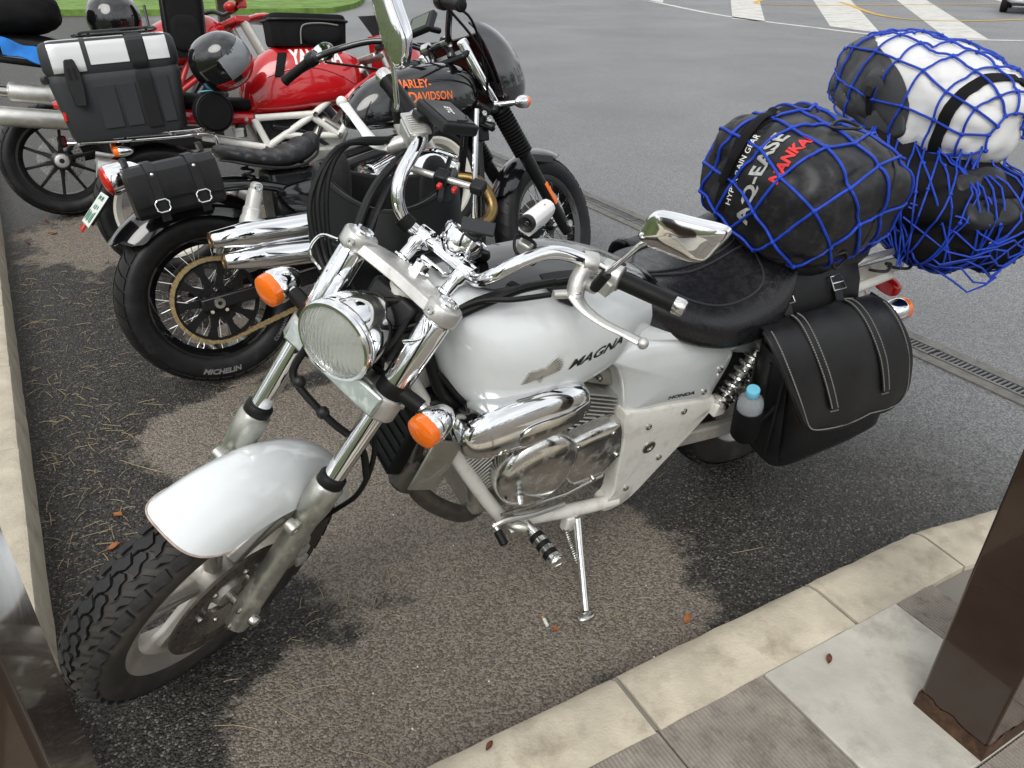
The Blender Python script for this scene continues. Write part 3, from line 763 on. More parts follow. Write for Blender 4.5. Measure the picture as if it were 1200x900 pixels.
# head lamp
HL = Vector((1.352, 0, .900)); HD = Vector((1, .12, .12)).normalized()
hp = [(r_ * .88, h_) for r_, h_ in [(.001, -.128), (.022, -.125), (.045, -.112), (.064, -.088), (.076, -.058), (.083, -.025), (.085, -.006), (.0875, -.004), (.089, .002), (.089, .012), (.086, .017), (.080, .018), (.078, .014), (.078, .004)]]
hl = WP('headlamp', MB().lathe(hp, HL, HD, 56), 'chrome', True)
WP('lamp_reflector', MB().lathe([(r_ * .88, h_) for r_, h_ in [(.078, .008), (.06, -.03), (.03, -.055), (.012, -.06), (.010, -.03), (.001, -.028)]], HL, HD, 40), 'reflector', True, hl)
def headglass_material():
    mt = bpy.data.materials.new('fluted lamp glass'); mt.use_nodes = True; t = mt.node_tree; b = t.nodes['Principled BSDF']
    b.inputs['Transmission Weight'].default_value = .86; b.inputs['Roughness'].default_value = .02; b.inputs['IOR'].default_value = 1.2; b.inputs['Base Color'].default_value = (.97, .98, .95, 1)
    tc_ = t.nodes.new('ShaderNodeTexCoord'); w_ = t.nodes.new('ShaderNodeTexWave'); w_.wave_type = 'BANDS'; w_.bands_direction = 'Y'; w_.inputs['Scale'].default_value = 42; w_.inputs['Distortion'].default_value = .4
    t.links.new(tc_.outputs['Object'], w_.inputs['Vector']); bp = t.nodes.new('ShaderNodeBump'); bp.inputs['Strength'].default_value = .3; bp.inputs['Distance'].default_value = .003
    t.links.new(w_.outputs['Fac'], bp.inputs['Height']); t.links.new(bp.outputs[0], b.inputs['Normal']); return mt
M['headglass'] = headglass_material()
WP('lamp_glass', MB().lathe([(r_ * .88, h_) for r_, h_ in [(.079, .008), (.079, .013), (.066, .020), (.045, .026), (.02, .029), (.001, .030), (.001, .026), (.02, .025), (.045, .022), (.066, .016), (.076, .009)]], HL, HD, 40), 'headglass', True, hl)
WP('lamp_bracket', joinmb(MB().tube([HL - HD * .05 - YZ * .08, HL - HD * .06 - YZ * .11, leg(.60, 0, -.0)], .009, 8)), 'chrome_worn', True, hl)

# turn signals
def signal(c, d, r, L_, stem_to, T, root, name='turn_signal'):
    """bullet lamp at c facing d; stem to the point stem_to"""
    c = Vector(c); d = Vector(d).normalized()
    o = MB().lathe([(.001, -L_), (r * .35, -L_ * .96), (r * .68, -L_ * .78), (r * .9, -L_ * .5), (r, -L_ * .2), (r * 1.02, 0), (r * .96, .004), (r * .9, -.002)], c, d, 32)
    if T is not None: o.xf(T)
    ob = o.build(name, 'chrome', root)
    l_ = MB().lathe([(r * .97, -.004), (r * .97, .014), (r * .93, .021), (r * .7, .0255), (r * .35, .027), (.0005, .0275)], c, d, 32)
    if T is not None: l_.xf(T)
    l_.build('amber_lens', 'amber', ob)
    if stem_to is not None:
        st_ = Vector(stem_to); s0 = c - d * L_ * .42; v = (st_ - s0)
        q = MB().tube([s0, s0 + v * .25, st_], [.0115, .0115, .0115], 14, smooth=False)
        if T is not None: q.xf(T)
        q.build('stem', 'chrome_worn', ob)
        q = MB().tube([s0 + v * .42, s0 + v * .55, st_], [.0145, .015, .0155], 14, smooth=False)
        if T is not None: q.xf(T)
        q.build('stem_sleeve', 'black_rubber', ob)
    return ob
for s in (-1, 1): signal((1.315, .206 * s, .826), (1, 0, -.05), .0335, .058, leg(.612, .118 * s, .004), TW, wb)

# handlebar
bar_half = [(1.083, 0, .955), (1.090, .050, .960), (1.112, .092, .985), (1.116, .118, 1.020), (1.095, .138, 1.052), (1.035, .164, 1.073), (.985, .197, 1.064), (.930, .240, 1.035), (.908, .268, 1.022), (.897, .33, 1.031), (.889, .385, 1.043)]
bp2 = [(x, -y, z) for x, y, z in bar_half[::-1]] + bar_half[1:]
hb = WP('handlebar', MB().tube(bp2, .0128, 14, 5), 'chrome', True)
for s in (-1, 1):
    def bh(t):      # point at bar arc index
        i = int(t); f_ = t - i; a = Vector(bar_half[i]); b = Vector(bar_half[min(i + 1, 10)]); p = a.lerp(b, f_); return Vector((p.x, p.y * s, p.z))
    a, b = bh(8.0), bh(10); d = (b - a).normalized()
    gr = WP('grip', MB().lathe([(.0135, 0), (.019, .001), (.0195, .006), (.0178, .010), (.0178, .108), (.019, .112), (.019, .116), (.013, .117)], a, d, 24), 'black_rubber', True, hb)
    WP('bar_end', MB().lathe([(.013, .1165), (.0168, .117), (.0172, .122), (.0172, .134), (.0145, .139), (.001, .140)], a, d, 24), 'chrome_worn', True, hb)
    # switch housing
    c0 = bh(7.55); sw = MB().lathe([(.014, -.021), (.0245, -.021), (.0265, -.018), (.0265, .018), (.0245, .021), (.014, .021)], c0, d, 24)
    sw.box(c0 + Vector((.016, 0, -.012)), (.03, .040, .032)); so = WP('switch_housing', sw, 'alu', True, hb, bevel=.003)
    WP('switch_button', MB().box(c0 + Vector((-.012, .004 * s, .025)), (.012, .016, .008)), 'redlens' if s < 0 else 'plastic', True, so, bevel=.002)
    # risers
    rs = MB().lathe([(.019, 0), (.019, .004), (.0125, .008), (.0125, .030), (.016, .036), (.0165, .05)], (1.150, .055 * s, .938), Vector((-.55, 0, .40)), 20)
    WP('riser', rs, 'chrome', True, hb)
    WP('bar_clamp', MB().lathe([(.0132, -.014), (.021, -.014), (.0215, -.012), (.0215, .012), (.021, .014), (.0132, .014)], (1.093, .055 * s, .963), YY, 20, closed=True), 'chrome', True, hb)
WP('bar_band', MB().lathe([(.0132, -.012), (.0165, -.012), (.0165, .012), (.0132, .012)], (1.112, -.092, .984), Vector((.35, -.75, .5)), 20, closed=True), 'black_rubber', True, hb)
# clutch side
lv = WP('clutch_perch', joinmb(MB().lathe([(.0132, -.014), (.021, -.014), (.022, -.011), (.022, .011), (.021, .014), (.0132, .014)], (.958, .218, 1.050), Vector((-.55, .6, 0)), 20, closed=True), MB().tube([(.958, .218, 1.050), (.990, .225, 1.030), (1.008, .240, 1.006)], [.016, .017, .017], 10), MB().tube([(1.005, .228, 1.004), (1.030, .208, 1.0)], [.009, .0085], 10)), 'alu', True, hb)
WP('clutch_lever', MB().tube([(1.008, .238, 1.012), (1.014, .268, 1.006), (1.010, .31, 1.004), (1.006, .352, 1.012), (1.003, .385, 1.018)], [.0125, .010, .008, .0075, .0085], 12, flat=(1.35, .62), up=(0, 0, 1)), 'alu', True, hb)
WP('lever_ball', MB().ell((1.003, .392, 1.019), (.011, .011, .011), 14, 10), 'alu', True, hb)
WP('lever_pivot', bolt_mb((1.008, .240, 1.022), (.1, 0, 1), .008, .004), 'steel', True, hb)
# brake side: lever, master cylinder
WP('brake_perch', joinmb(MB().lathe([(.0132, -.013), (.021, -.013), (.021, .013), (.0132, .013)], (.950, -.225, 1.045), Vector((-.55, -.6, 0)), 20, closed=True), MB().tube([(.955, -.218, 1.045), (.99, -.222, 1.035), (1.012, -.243, 1.014)], [.014, .015, .016], 10)), 'alu', True, hb)
WP('brake_lever', MB().tube([(1.014, -.240, 1.018), (1.024, -.272, 1.008), (1.014, -.31, 1.006), (1.008, -.352, 1.013), (1.003, -.385, 1.018)], [.0135, .012, .0085, .0075, .0085], 12, flat=(1.35, .62), up=(0, 0, 1)), 'white_plastic', True, hb, label='pale brake lever')
WP('lever_ball', MB().ell((1.003, -.392, 1.019), (.011, .011, .011), 14, 10), 'white_plastic', True, hb)
mcx = Matrix.Rotation(R(-28), 3, 'Z') @ Matrix.Rotation(R(8), 3, 'Y')
mc = WP('master_cylinder', MB().box((.992, -.208, 1.062), (.042, .062, .036), mcx, .96), 'alu', True, hb, bevel=.005, seg=3)
WP('reservoir_lid', MB().box((.992, -.208, 1.0842), (.044, .064, .008), mcx), 'alu', True, mc, bevel=.002)
for k in range(7): WP('lid_rib', MB().box(Vector((.992, -.208, 1.0892)) + mcx @ Vector((0, -.02 + k * .0066, 0)), (.030, .0026, .003), mcx), 'alu', True, mc, bevel=.0008)

# mirrors: chrome backs
def mirror_head(pts_yz, x, T, s, tilt):
    """outline in (y, z) at depth x; rounded chrome shell to the front, glass to the rear"""
    P = [Vector((x + tilt * (p[0] - pts_yz[0][0]), p[0], p[1])) for p in cr_pts([(a, b, 0) for a, b in pts_yz], 5, True)]
    P = [Vector((x + tilt * (q.y - pts_yz[0][0]), q.y, q.z)) for q in P]
    c = sum(P, Vector()) / len(P); secs = []
    for k, off in ((.93, -.004), (1.0, 0), (1.0, .008), (.975, .017), (.92, .022), (.75, .0255), (.4, .0275), (.02, .028)): secs.append([c + (p - c) * k + YX * off for p in P])
    o = MB().loft(secs); g_ = MB().loft([[c + (p - c) * .90 + YX * -.0045 for p in P], [c + (p - c) * .90 + YX * -.0065 for p in P]])
    if T is not None: o.xf(T); g_.xf(T)
    return o, g_
for s in (-1, 1):
    if s > 0: out = [(.288, 1.178), (.281, 1.208), (.284, 1.232), (.300, 1.243), (.345, 1.258), (.392, 1.273), (.405, 1.264), (.403, 1.235), (.394, 1.200), (.350, 1.182)]
    else: out = [(-.288, 1.150), (-.268, 1.165), (-.266, 1.190), (-.278, 1.222), (-.318, 1.252), (-.372, 1.290), (-.410, 1.300), (-.418, 1.285), (-.392, 1.235), (-.330, 1.170)]
    o, g_ = mirror_head(out, .968, TW, s, -.22 * s)
    mo = o.build('mirror', 'chrome', wb); g_.build('mirror_glass', 'mirror', mo)
    b0 = (.985, .258 * s, 1.035) if s > 0 else (.975, -.262, 1.045)
    WP('mirror_stem', MB().tube([b0, (.985, .264 * s, 1.075), (.985, (.272 if s > 0 else .272) * s, 1.10), (.985, .292 * s, 1.165 if s > 0 else 1.15), (.984, .302 * s, 1.185 if s > 0 else 1.165)], .0052, 10), 'chrome', True, mo)
    WP('stem_boot', MB().tube([b0, (.985, .266 * s, 1.078)], .0105, 12, smooth=False), 'black_rubber', True, mo)
    WP('mirror_mount', MB().tube([(.975, .235 * s, 1.02), b0], .012, 12, smooth=False), 'alu', True, mo)

# cables and hoses
def wb_pt(p): return TW @ Vector(p)
def cable(P, r, m_='black_rubber', n=8, st=True, name='cable', parent=None):
    return WP(name, MB().tube(P, r, n, 6), m_, st, parent)
cable([(1.035, .205, 1.0), (1.09, .165, .985), (1.13, .12, .965), (1.19, .09, .935), (1.24, .055, .905), (1.26, .02, .88)], .0052)
cable([(1.00, .19, 1.0), (1.06, .155, .985), (1.12, .125, .955), (1.185, .098, .93), (1.22, .06, .90), (1.20, .02, .84)], .0085, name='wiring_loom')
cable([(.97, .205, 1.0), (1.05, .15, .975), (1.12, .11, .95), (1.20, .085, .918), (1.24, .045, .885)], .0075, name='wiring_loom')
for dx, r in ((0, .0062), (.012, .0055), (-.014, .0055)):
    cable([(1.02 + dx, -.245, 1.03), (1.12 + dx, -.265, 1.04), (1.20 + dx * 1.5, -.235, .985 - dx), (1.235 + dx, -.165, .90), (1.25 + dx, -.10, .89), (1.26 + dx, -.06, .87), (1.27, -.03, .83)], r)
cable([(.98, -.225, 1.00), (1.04, -.22, .975), (1.10, -.20, .95), (1.15, -.175, .90), (1.20, -.15, .85)], .009, 'plastic', name='brake_hose')
cable([(.965, -.215, 1.0), (1.03, -.205, .965), (1.09, -.18, .93), (1.14, -.155, .88)], .008, 'plastic', name='wiring_loom')
# brake line down the fork
cable([leg(.57, .05, -.01), leg(.52, .085, -.03), leg(.45, .13, -.05), leg(.36, .145, -.06), leg(.28, .12, -.075), leg(.20, .09, -.07)], .0055, name='brake_line')
cable([leg(.575, -.06, .045), leg(.52, -.055, .05), leg(.50, -.02, .045), leg(.48, .05, .02), leg(.46, .11, -.02), leg(.40, .145, -.05)], .0075, name='brake_line')
for q in ((leg(.51, -.035, .047)), (leg(.487, .03, .03))): WP('cable_tie', MB().ell(q, (.013, .013, .013), 10, 6), 'plastic', True)
# wire loops that hold the cables
WP('cable_guide', MB().tube([leg(.765, -.125, .03), leg(.755, -.15, .045), leg(.72, -.15, .05), leg(.70, -.125, .03)], .0028, 8), 'chrome', True)
WP('cable_guide', MB().tube([leg(.76, .10, .034), leg(.735, .118, .05), leg(.715, .10, .06), leg(.70, .09, .03)], .0028, 8), 'chrome', True)
# calliper
cal = MB().box(AX + Vector((-.150, .070, .035)), (.062, .052, .095), Matrix.Rotation(R(-6), 3, 'Y'))
co = WP('brake_calliper', cal, 'alu_dull', True, bevel=.012, seg=3)
for q in (.018, -.03): WP('calliper_piston', MB().lathe([(.018, 0), (.018, .008), (.012, .011)], AX + Vector((-.155, .094, .035 + q)), YY, 18), 'alu', True, co)
WP('cable_clutter', joinmb(MB().tube([leg(.70, -.03, -.04), leg(.66, .02, .0), leg(.62, .05, -.02), leg(.55, .03, -.09)], .008, 8), MB().tube([leg(.74, .02, -.03), leg(.68, -.04, .01), leg(.63, 0, .02), leg(.60, .06, -.03)], .007, 8), MB().tube([leg(.72, .05, -.02), leg(.66, .06, .01), leg(.6, .03, .01)], .006, 8)), 'black_rubber', True)
WP('lamp_stay', MB().box(leg(.68, 0, -.045), (.05, .11, .13), rotR), 'plastic', True, bevel=.01)

# ---- body
def ring_x(x, w, zb, zt, zw, n=28, pb=2.3, pt=2.3):
    """section across the machine: widest at height zw"""
    out = []
    for j in range(n):
        t = 2 * math.pi * j / n; c, s_ = math.cos(t), math.sin(t)
        p = pt if s_ > 0 else pb
        y = math.copysign(abs(c) ** (2 / p), c) * w; z = zw + (math.copysign(abs(s_) ** (2 / p), s_) * ((zt - zw) if s_ > 0 else (zw - zb)))
        out.append(Vector((x, y, z)))
    return out
def interp_secs(keys, k=5):
    """smooth the control rows (tuples) along their first value"""
    rows = [Vector(q[:4]) for q in keys]
    dims = len(keys[0]); out = []
    n = len(keys)
    for i in range(n - 1):
        for j in range(k):
            t = j / k; r = []
            for d in range(dims):
                p1, p2 = keys[i][d], keys[i + 1][d]; p0 = keys[i - 1][d] if i else p1 * 2 - p2; p3 = keys[i + 2][d] if i + 2 < n else p2 * 2 - p1
                r.append(.5 * ((2 * p1) + (p2 - p0) * t + (2 * p0 - 5 * p1 + 4 * p2 - p3) * t * t + (3 * p1 - p0 - 3 * p2 + p3) * t ** 3))
            out.append(r)
    out.append(list(keys[-1])); return out
tk = [(1.150, .012, .825, .868, .845), (1.142, .064, .765, .908, .838), (1.115, .110, .700, .932, .825), (1.065, .147, .660, .930, .805), (.98, .166, .645, .938, .795), (.87, .167, .650, .934, .793), (.76, .150, .678, .908, .788), (.66, .110, .710, .866, .783), (.58, .072, .738, .822, .778), (.535, .035, .752, .790, .770)]
tank = MB().loft([ring_x(*r, n=44, pb=3.3, pt=2.2) for r in interp_secs(tk)])
tank_bvh = tank.bvh()
to = WP('fuel_tank', tank, 'white')
# black tank bib over the crown
def lay_strip(bvh, path, half, off, th=.004, n=18, rays=(0, 0, -1), up=.5):
    """sheet laid on a surface from above: path of (x, half width) rows"""
    rows = []
    for x, hw in path:
        row = []
        for j in range(13):
            y = -hw + 2 * hw * j / 12
            h = bvh.ray_cast(Vector((x, y, 2)), Vector((0, 0, -1)))
            row.append((h[0] + Vector((0, 0, off))) if h[0] is not None else Vector((x, y, .78)))
        rows.append(row)
    return MB().sheet(rows, -th)
bib = lay_strip(tank_bvh, [(1.075, .02), (1.068, .045), (1.04, .062), (.98, .072), (.90, .075), (.82, .074), (.78, .072), (.72, .07), (.66, .066), (.60, .055), (.575, .045)], .07, .006, .005)
WP('tank_bib', bib, 'black', parent=to)
fl_rows = []
for x, (y0, y1) in ((.935, (.055, .085)), (.92, (.055, .112)), (.895, (.055, .124)), (.87, (.055, .118)), (.85, (.055, .09))):
    row = []
    for j in range(7):
        y = y0 + (y1 - y0) * j / 6; h = tank_bvh.ray_cast(Vector((x, y, 2)), Vector((0, 0, -1))); row.append(h[0] + Vector((0, .003, .006)))
    fl_rows.append(row)
WP('bib_flap', MB().sheet(fl_rows, -.005), 'leather', parent=to)
# tank emblem and lettering (left and right)
def side_text(body, size, x, z, ux=(-1, 0, 0), uy=(0, 0, 1), name='lettering', m_='ink_black', bvh=None, off=.0012, parent=None, **k):
    t = text_mb(body, size, **k); q = project_mb(t, bvh, (x, 0, z), ux, uy, off, .012, .4); return q.build(name, m_, parent, smooth=False)
UXT = Vector((-1, 0, .10)); UYT = Vector((.05, 0, 1))
lt = side_text('MAGNA', .030, .905, .778, UXT, UYT, 'tank_lettering', 'ink_black', tank_bvh, parent=to, shear=.45, bold=.0008, sx=1.35)
# eagle: fanned wings round a small shield
eg = MB()
def feather(x0, z0, x1, z1, w):
    d = Vector((x1 - x0, z1 - z0, 0)); l_ = d.length; d.normalize(); q = Vector((-d.y, d.x, 0)); p0 = Vector((x0, z0, 0)); 
    eg.add([p0 - q * w * .5, p0 + q * w * .5, p0 + d * l_ * .6 + q * w * .62, p0 + d * l_, p0 + d * l_ * .7 - q * w * .5], [(0, 4, 3, 2, 1)])
for k in range(7):
    feather(-.002 + .0015 * k, -.010 + .0035 * k, .042 + .003 * k - .0008 * k * k, -.004 + .0062 * k, .0034)
    feather(-.012 + .0005 * k, -.010 + .0032 * k, -.044 + .002 * k, -.014 + .0042 * k, .0030)
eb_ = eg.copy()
eg.add([Vector((math.cos(a) * .013 - .006, math.sin(a) * .010 + .003, .0)) for a in [2 * math.pi * j / 14 for j in range(14)]], [tuple(range(14))])
eg.add([Vector((-.012, -.012, 0)), Vector((.002, -.012, 0)), Vector((-.004, -.024, 0))], [(0, 2, 1)])
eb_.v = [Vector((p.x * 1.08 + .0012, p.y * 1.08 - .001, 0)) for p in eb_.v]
WP('emblem_backing', project_mb(eb_, tank_bvh, (.966, 0, .786), UXT, UYT, .0012, .012, .4), 'pipe', parent=to, smooth=False)  # dark, slightly larger feather copies that outline the silver wings
em_ = project_mb(eg, tank_bvh, (.966, 0, .788), UXT, UYT, .0042, .012, .4)
eo = WP('tank_emblem', em_, 'alu', parent=to, smooth=False); sm = eo.modifiers.new('thick', 'SOLIDIFY'); sm.thickness = .0022; sm.offset = -1
WP('emblem_shield', project_mb(text_mb('V-TWIN', .0075, shear=.2, bold=.0003, align='CENTER'), tank_bvh, (.971, 0, .787), UXT, UYT, .0036, .01, .4), 'ink_black', parent=eo, smooth=False)

# seat: broad wet leather saddle
def seat_mesh():
    keys = [(.690, .030, .812, .824, .818), (.665, .068, .775, .838, .806), (.61, .122, .735, .836, .785), (.54, .166, .706, .824, .766), (.46, .186, .684, .818, .750), (.38, .192, .676, .832, .752), (.31, .190, .684, .866, .772), (.265, .165, .722, .898, .812), (.24, .13, .76, .905, .84)]
    return MB().loft([ring_x(*r, n=48, pb=3.4, pt=2.7) for r in interp_secs(keys, 6)])
st_ = seat_mesh(); seat_bvh = st_.bvh(); so = WP('seat', st_, 'leather_wet')
def seam_on(bvh, pts, r, parent, m_='plastic_grey', name='seat_seam', closed=False, off=.0018):
    P = []
    for p in cr_pts([(a, b, 0) for a, b in pts], 5, closed):
        h = bvh.ray_cast(Vector((p.x, p.y, 2)), Vector((0, 0, -1)))
        if h[0] is not None: P.append(h[0] + Vector((0, 0, off)))
    return WP(name, MB().tube(P, r, 6, smooth=False, closed=closed), m_, parent=parent)
for s in (-1, 1):
    pan = [(.60, .012 * s), (.56, .085 * s), (.50, .125 * s), (.42, .140 * s), (.345, .130 * s), (.315, .075 * s), (.315, .014 * s), (.46, .012 * s)]
    rows = []
    seam_on(seat_bvh, pan, .0028, so, closed=True, name='seat_piping')
    seam_on(seat_bvh, [(.655, .012 * s), (.645, .045 * s), (.615, .075 * s), (.61, .012 * s)], .0025, so, closed=True, name='seat_piping')
# pillion pad behind, mostly under the luggage
kp2 = [(.28, .06, .80, .875, .84), (.25, .11, .79, .895, .84), (.12, .125, .78, .885, .83), (-.02, .12, .775, .87, .82), (-.10, .09, .78, .85, .815), (-.13, .03, .80, .825, .815)]
WP('pillion_pad', MB().loft([ring_x(*r, n=36, pb=3, pt=2.8) for r in interp_secs(kp2)]), 'leather')

# side covers, seat rail, frame
for s in (1, -1):
    out_ = [(.772, .742), (.70, .752), (.62, .742), (.50, .712), (.40, .668), (.352, .640), (.345, .600), (.362, .520), (.376, .482), (.45, .498), (.56, .520), (.655, .532), (.672, .560), (.70, .64), (.735, .70)]
    P = cr_pts([(a, b, 0) for a, b in out_], 3, True); c = sum(P, Vector()) / len(P); secs = []
    for k, y in ((1.0, .070), (1.0, .122), (.985, .132), (.93, .1385), (.75, .144), (.4, .148), (.02, .149)):
        secs.append([Vector((c.x + (p.x - c.x) * k, s * y, c.y + (p.y - c.y) * k)) for p in P])
    sc = MB().loft(secs); sco = WP('side_cover', sc, 'white', angle=50)
    if s > 0:
        scb = sc.bvh()
        WP('cover_lettering', joinmb(project_mb(text_mb('HONDA', .017, bold=.0007, sx=1.4), scb, (.545, 0, .552), (-1, 0, -.12), (0, 0, 1), .0012, .01, .3)), 'ink_black', parent=sco, smooth=False)
        for q in ((.42, .535), (.392, .60)): WP('cover_bolt', bolt_mb((q[0], .146, q[1]), YY, .008, .004), 'steel', parent=sco)
# white skirt under the saddle
sk = []
for x, w_, z0, z1 in ((.72, .10, .738, .775), (.62, .128, .735, .765), (.50, .142, .715, .742), (.40, .146, .680, .712), (.30, .140, .690, .715)):
    sk.append([Vector((x, w_ * .2, z1)), Vector((x, w_, z1)), Vector((x, w_ + .006, (z0 + z1) / 2)), Vector((x, w_, z0)), Vector((x, w_ * .2, z0))])
for s in (1, -1):
    m_ = MB().loft([[Vector((p.x, p.y * s, p.z)) for p in r] for r in sk]); WP('seat_skirt', m_, 'white')
for s in (1, -1):
    # down tube and cradle
    WP('down_tube', MB().tube([(1.225, .030 * s, .80), (1.19, .055 * s, .735), (1.11, .092 * s, .56), (1.02, .112 * s, .385), (.955, .122 * s, .275), (.93, .125 * s, .243)], .0175, 14), 'white_frame')
    WP('cradle_tube', MB().tube([(.962, .124 * s, .272), (.92, .130 * s, .262), (.82, .136 * s, .240), (.70, .138 * s, .212), (.60, .138 * s, .194)], .0185, 14), 'white_frame')
    # pressed frame plate
    pl = [(.672, .548), (.60, .536), (.50, .520), (.40, .498), (.352, .486), (.36, .456), (.42, .370), (.50, .265), (.545, .205), (.585, .172), (.64, .170), (.648, .205), (.630, .235), (.645, .36), (.655, .46)]
    secs = []; P = cr_pts([(a, b, 0) for a, b in pl], 3, True); c = sum(P, Vector()) / len(P)
    for k, y in ((1.0, .105), (1.0, .140), (.985, .147), (.95, .150), (.55, .150), (.02, .150)): secs.append([Vector((c.x + (p.x - c.x) * k, s * y, c.y + (p.y - c.y) * k)) for p in P])
    fp = WP('frame_plate', MB().loft(secs), 'white_frame', angle=30)
    for x, z, r_ in ((.585, .478, .009), (.475, .492, .009), (.558, .395, .020), (.590, .250, .009), (.505, .335, .009)):
        WP('plate_bolt', bolt_mb((x, .150 * s, z), YY * s, r_, .005), 'steel', parent=fp)
    # seat rail to the rear
    WP('rear_rail', MB().tube([(.40, .10 * s, .60), (.30, .125 * s, .675), (.15, .13 * s, .70), (-.05, .12 * s, .72), (-.22, .11 * s, .73)], .0145, 12), 'white_frame')
WP('head_stock', MB().cyl((1.19, 0, .93), (1.292, 0, .76), .03, 24), 'white_frame')
WP('main_tube', MB().tube([(1.22, 0, .85), (1.0, 0, .79), (.6, 0, .73), (.4, 0, .68)], .025, 14), 'white_frame')
WP('neck_gusset', MB().box((1.165, 0, .745), (.085, .085, .20), Matrix.Rotation(R(-20), 3, 'Y')), 'white_frame', bevel=.015)
# ---- engine
def rot2(a): return Matrix.Rotation(a, 3, 'Y')
eng = WP('crankcase', joinmb(MB().box((.85, 0, .40), (.34, .20, .22)), MB().box((.70, 0, .33), (.16, .18, .14)), MB().box((.95, 0, .34), (.18, .20, .12))), 'alu_dull', bevel=.025, seg=3)
for name_, base, d, n_, off in (('front', Vector((.945, 0, .44)), Vector((.62, 0, .78)), 13, .0), ('rear', Vector((.775, 0, .46)), Vector((-.40, 0, .916)), 13, 0)):
    d.normalize(); ry = Matrix(((d.z, 0, d.x), (0, 1, 0), (-d.x, 0, d.z)))
    cy = WP('cylinder', MB().cyl(base - d * .03, base + d * .15, .058, 28), 'alu_dull')
    for k in range(n_):
        WP('cooling_fin', MB().box(base + d * (.010 + k * .0112), (.150, .225, .0042), ry), 'alu', parent=cy, bevel=.0012)
    WP('cylinder_head', joinmb(MB().box(base + d * .180, (.130, .18, .05), ry), MB().box(base + d * .215, (.105, .14, .04), ry)), 'alu_dull', bevel=.014, seg=3)
    for e in (-1, 1):
        for g_ in (-.045, .045): WP('head_bolt', bolt_mb(base + d * .2 + Vector((g_, .095 * e, 0)), YY * e, .008, .008), 'steel')
# round chrome crankcase cover
cc = MB(); secs = []
for k, y in ((1.0, .095), (1.0, .135), (.985, .150), (.93, .161), (.80, .168), (.45, .172), (.02, .173)):
    secs.append([Vector((.905 + math.cos(2 * math.pi * j / 40) * .108 * k, y, .462 + math.sin(2 * math.pi * j / 40) * .108 * k - .05 * k * max(0, -math.sin(2 * math.pi * j / 40)) * .3)) for j in range(40)])
co = WP('crankcase_cover', cc.loft(secs), 'chrome_worn')
for a in (.6, 1.9, 3.3, 4.6, 5.6): WP('cover_bolt', bolt_mb((.905 + .098 * math.cos(a), .152, .462 + .098 * math.sin(a)), YY, .006, .006), 'steel', parent=co)
cs = [(.862, .487), (.80, .515), (.72, .526), (.676, .520), (.655, .47), (.645, .38), (.70, .325), (.78, .34), (.82, .40), (.85, .45)]
P = cr_pts([(a, b, 0) for a, b in cs], 3, True); c = sum(P, Vector()) / len(P); secs = []
for k, y in ((1.0, .09), (1.0, .134), (.97, .144), (.90, .149), (.5, .151), (.02, .1515)): secs.append([Vector((c.x + (p.x - c.x) * k, y, c.y + (p.y - c.y) * k)) for p in P])
co2 = WP('sprocket_cover', MB().loft(secs), 'chrome_worn')
for x, z in ((.70, .50), (.80, .492), (.665, .41), (.72, .345)): WP('cover_bolt', bolt_mb((x, .149, z), YY, .007, .006), 'steel', parent=co2)
WP('sprocket_cover', MB().loft([[Vector((p.x, -p.y, p.z)) for p in r] for r in secs]), 'chrome_worn')
# chrome pod over the intake
pod = MB(); rp = Matrix.Rotation(R(4), 3, 'Y')
pod.ell((.985, .152, .668), (.156, .056, .070), 40, 20, rp, 3.6, 2.6)
po = WP('intake_cover', pod, 'chrome_pod')
pin = MB(); P = cr_pts([(1.02, .668, 0), (.99, .688, 0), (.91, .690, 0), (.855, .696, 0), (.842, .680, 0), (.862, .658, 0), (.93, .642, 0), (1.01, .638, 0)], 4, True)
pbv = pod.bvh(); rows = []
c = sum(P, Vector()) / len(P)
for k in (1.0, .7, .4, .03):
    row = []
    for p in P + [P[0]]:
        q = c + (p - c) * k; h = pbv.ray_cast(Vector((q.x, 1, q.y)), Vector((0, -1, 0))); row.append((h[0] if h[0] is not None else Vector((q.x, .2, q.y))) + Vector((0, .0018, 0)))
    rows.append(row)
WP('cover_inlay', MB().sheet(rows, .003), 'chrome_worn', parent=po)
for x, z in ((1.045, .628), (.862, .668)):
    h = pbv.ray_cast(Vector((x, 1, z)), Vector((0, -1, 0))); WP('cover_bolt', bolt_mb(h[0], YY, .009, .004), 'steel', parent=po)
WP('intake_cover', MB().ell((.985, -.152, .668), (.156, .056, .070), 40, 20, rp, 3.6, 2.6), 'chrome')
# carburettor, hoses, dark clutter under the tank
WP('air_box', MB().box((.99, 0, .655), (.26, .19, .09)), 'plastic', bevel=.02)
for P, r in (([(1.16, .05, .80), (1.14, .085, .72), (1.08, .09, .66), (1.0, .08, .62)], .012), ([(1.19, .03, .74), (1.17, .07, .66), (1.12, .09, .60), (1.02, .10, .585)], .010), ([(1.15, .07, .77), (1.10, .10, .70), (1.06, .105, .63)], .007), ([(1.20, .02, .70), (1.16, .06, .60), (1.10, .07, .52)], .014)):
    WP('hose', MB().tube(P, r, 10), 'black_rubber')
WP('ignition_coil', joinmb(MB().box((1.14, .06, .665), (.05, .05, .07)), MB().cyl((1.12, .08, .63), (1.12, .11, .60), .012)), 'plastic', bevel=.008)
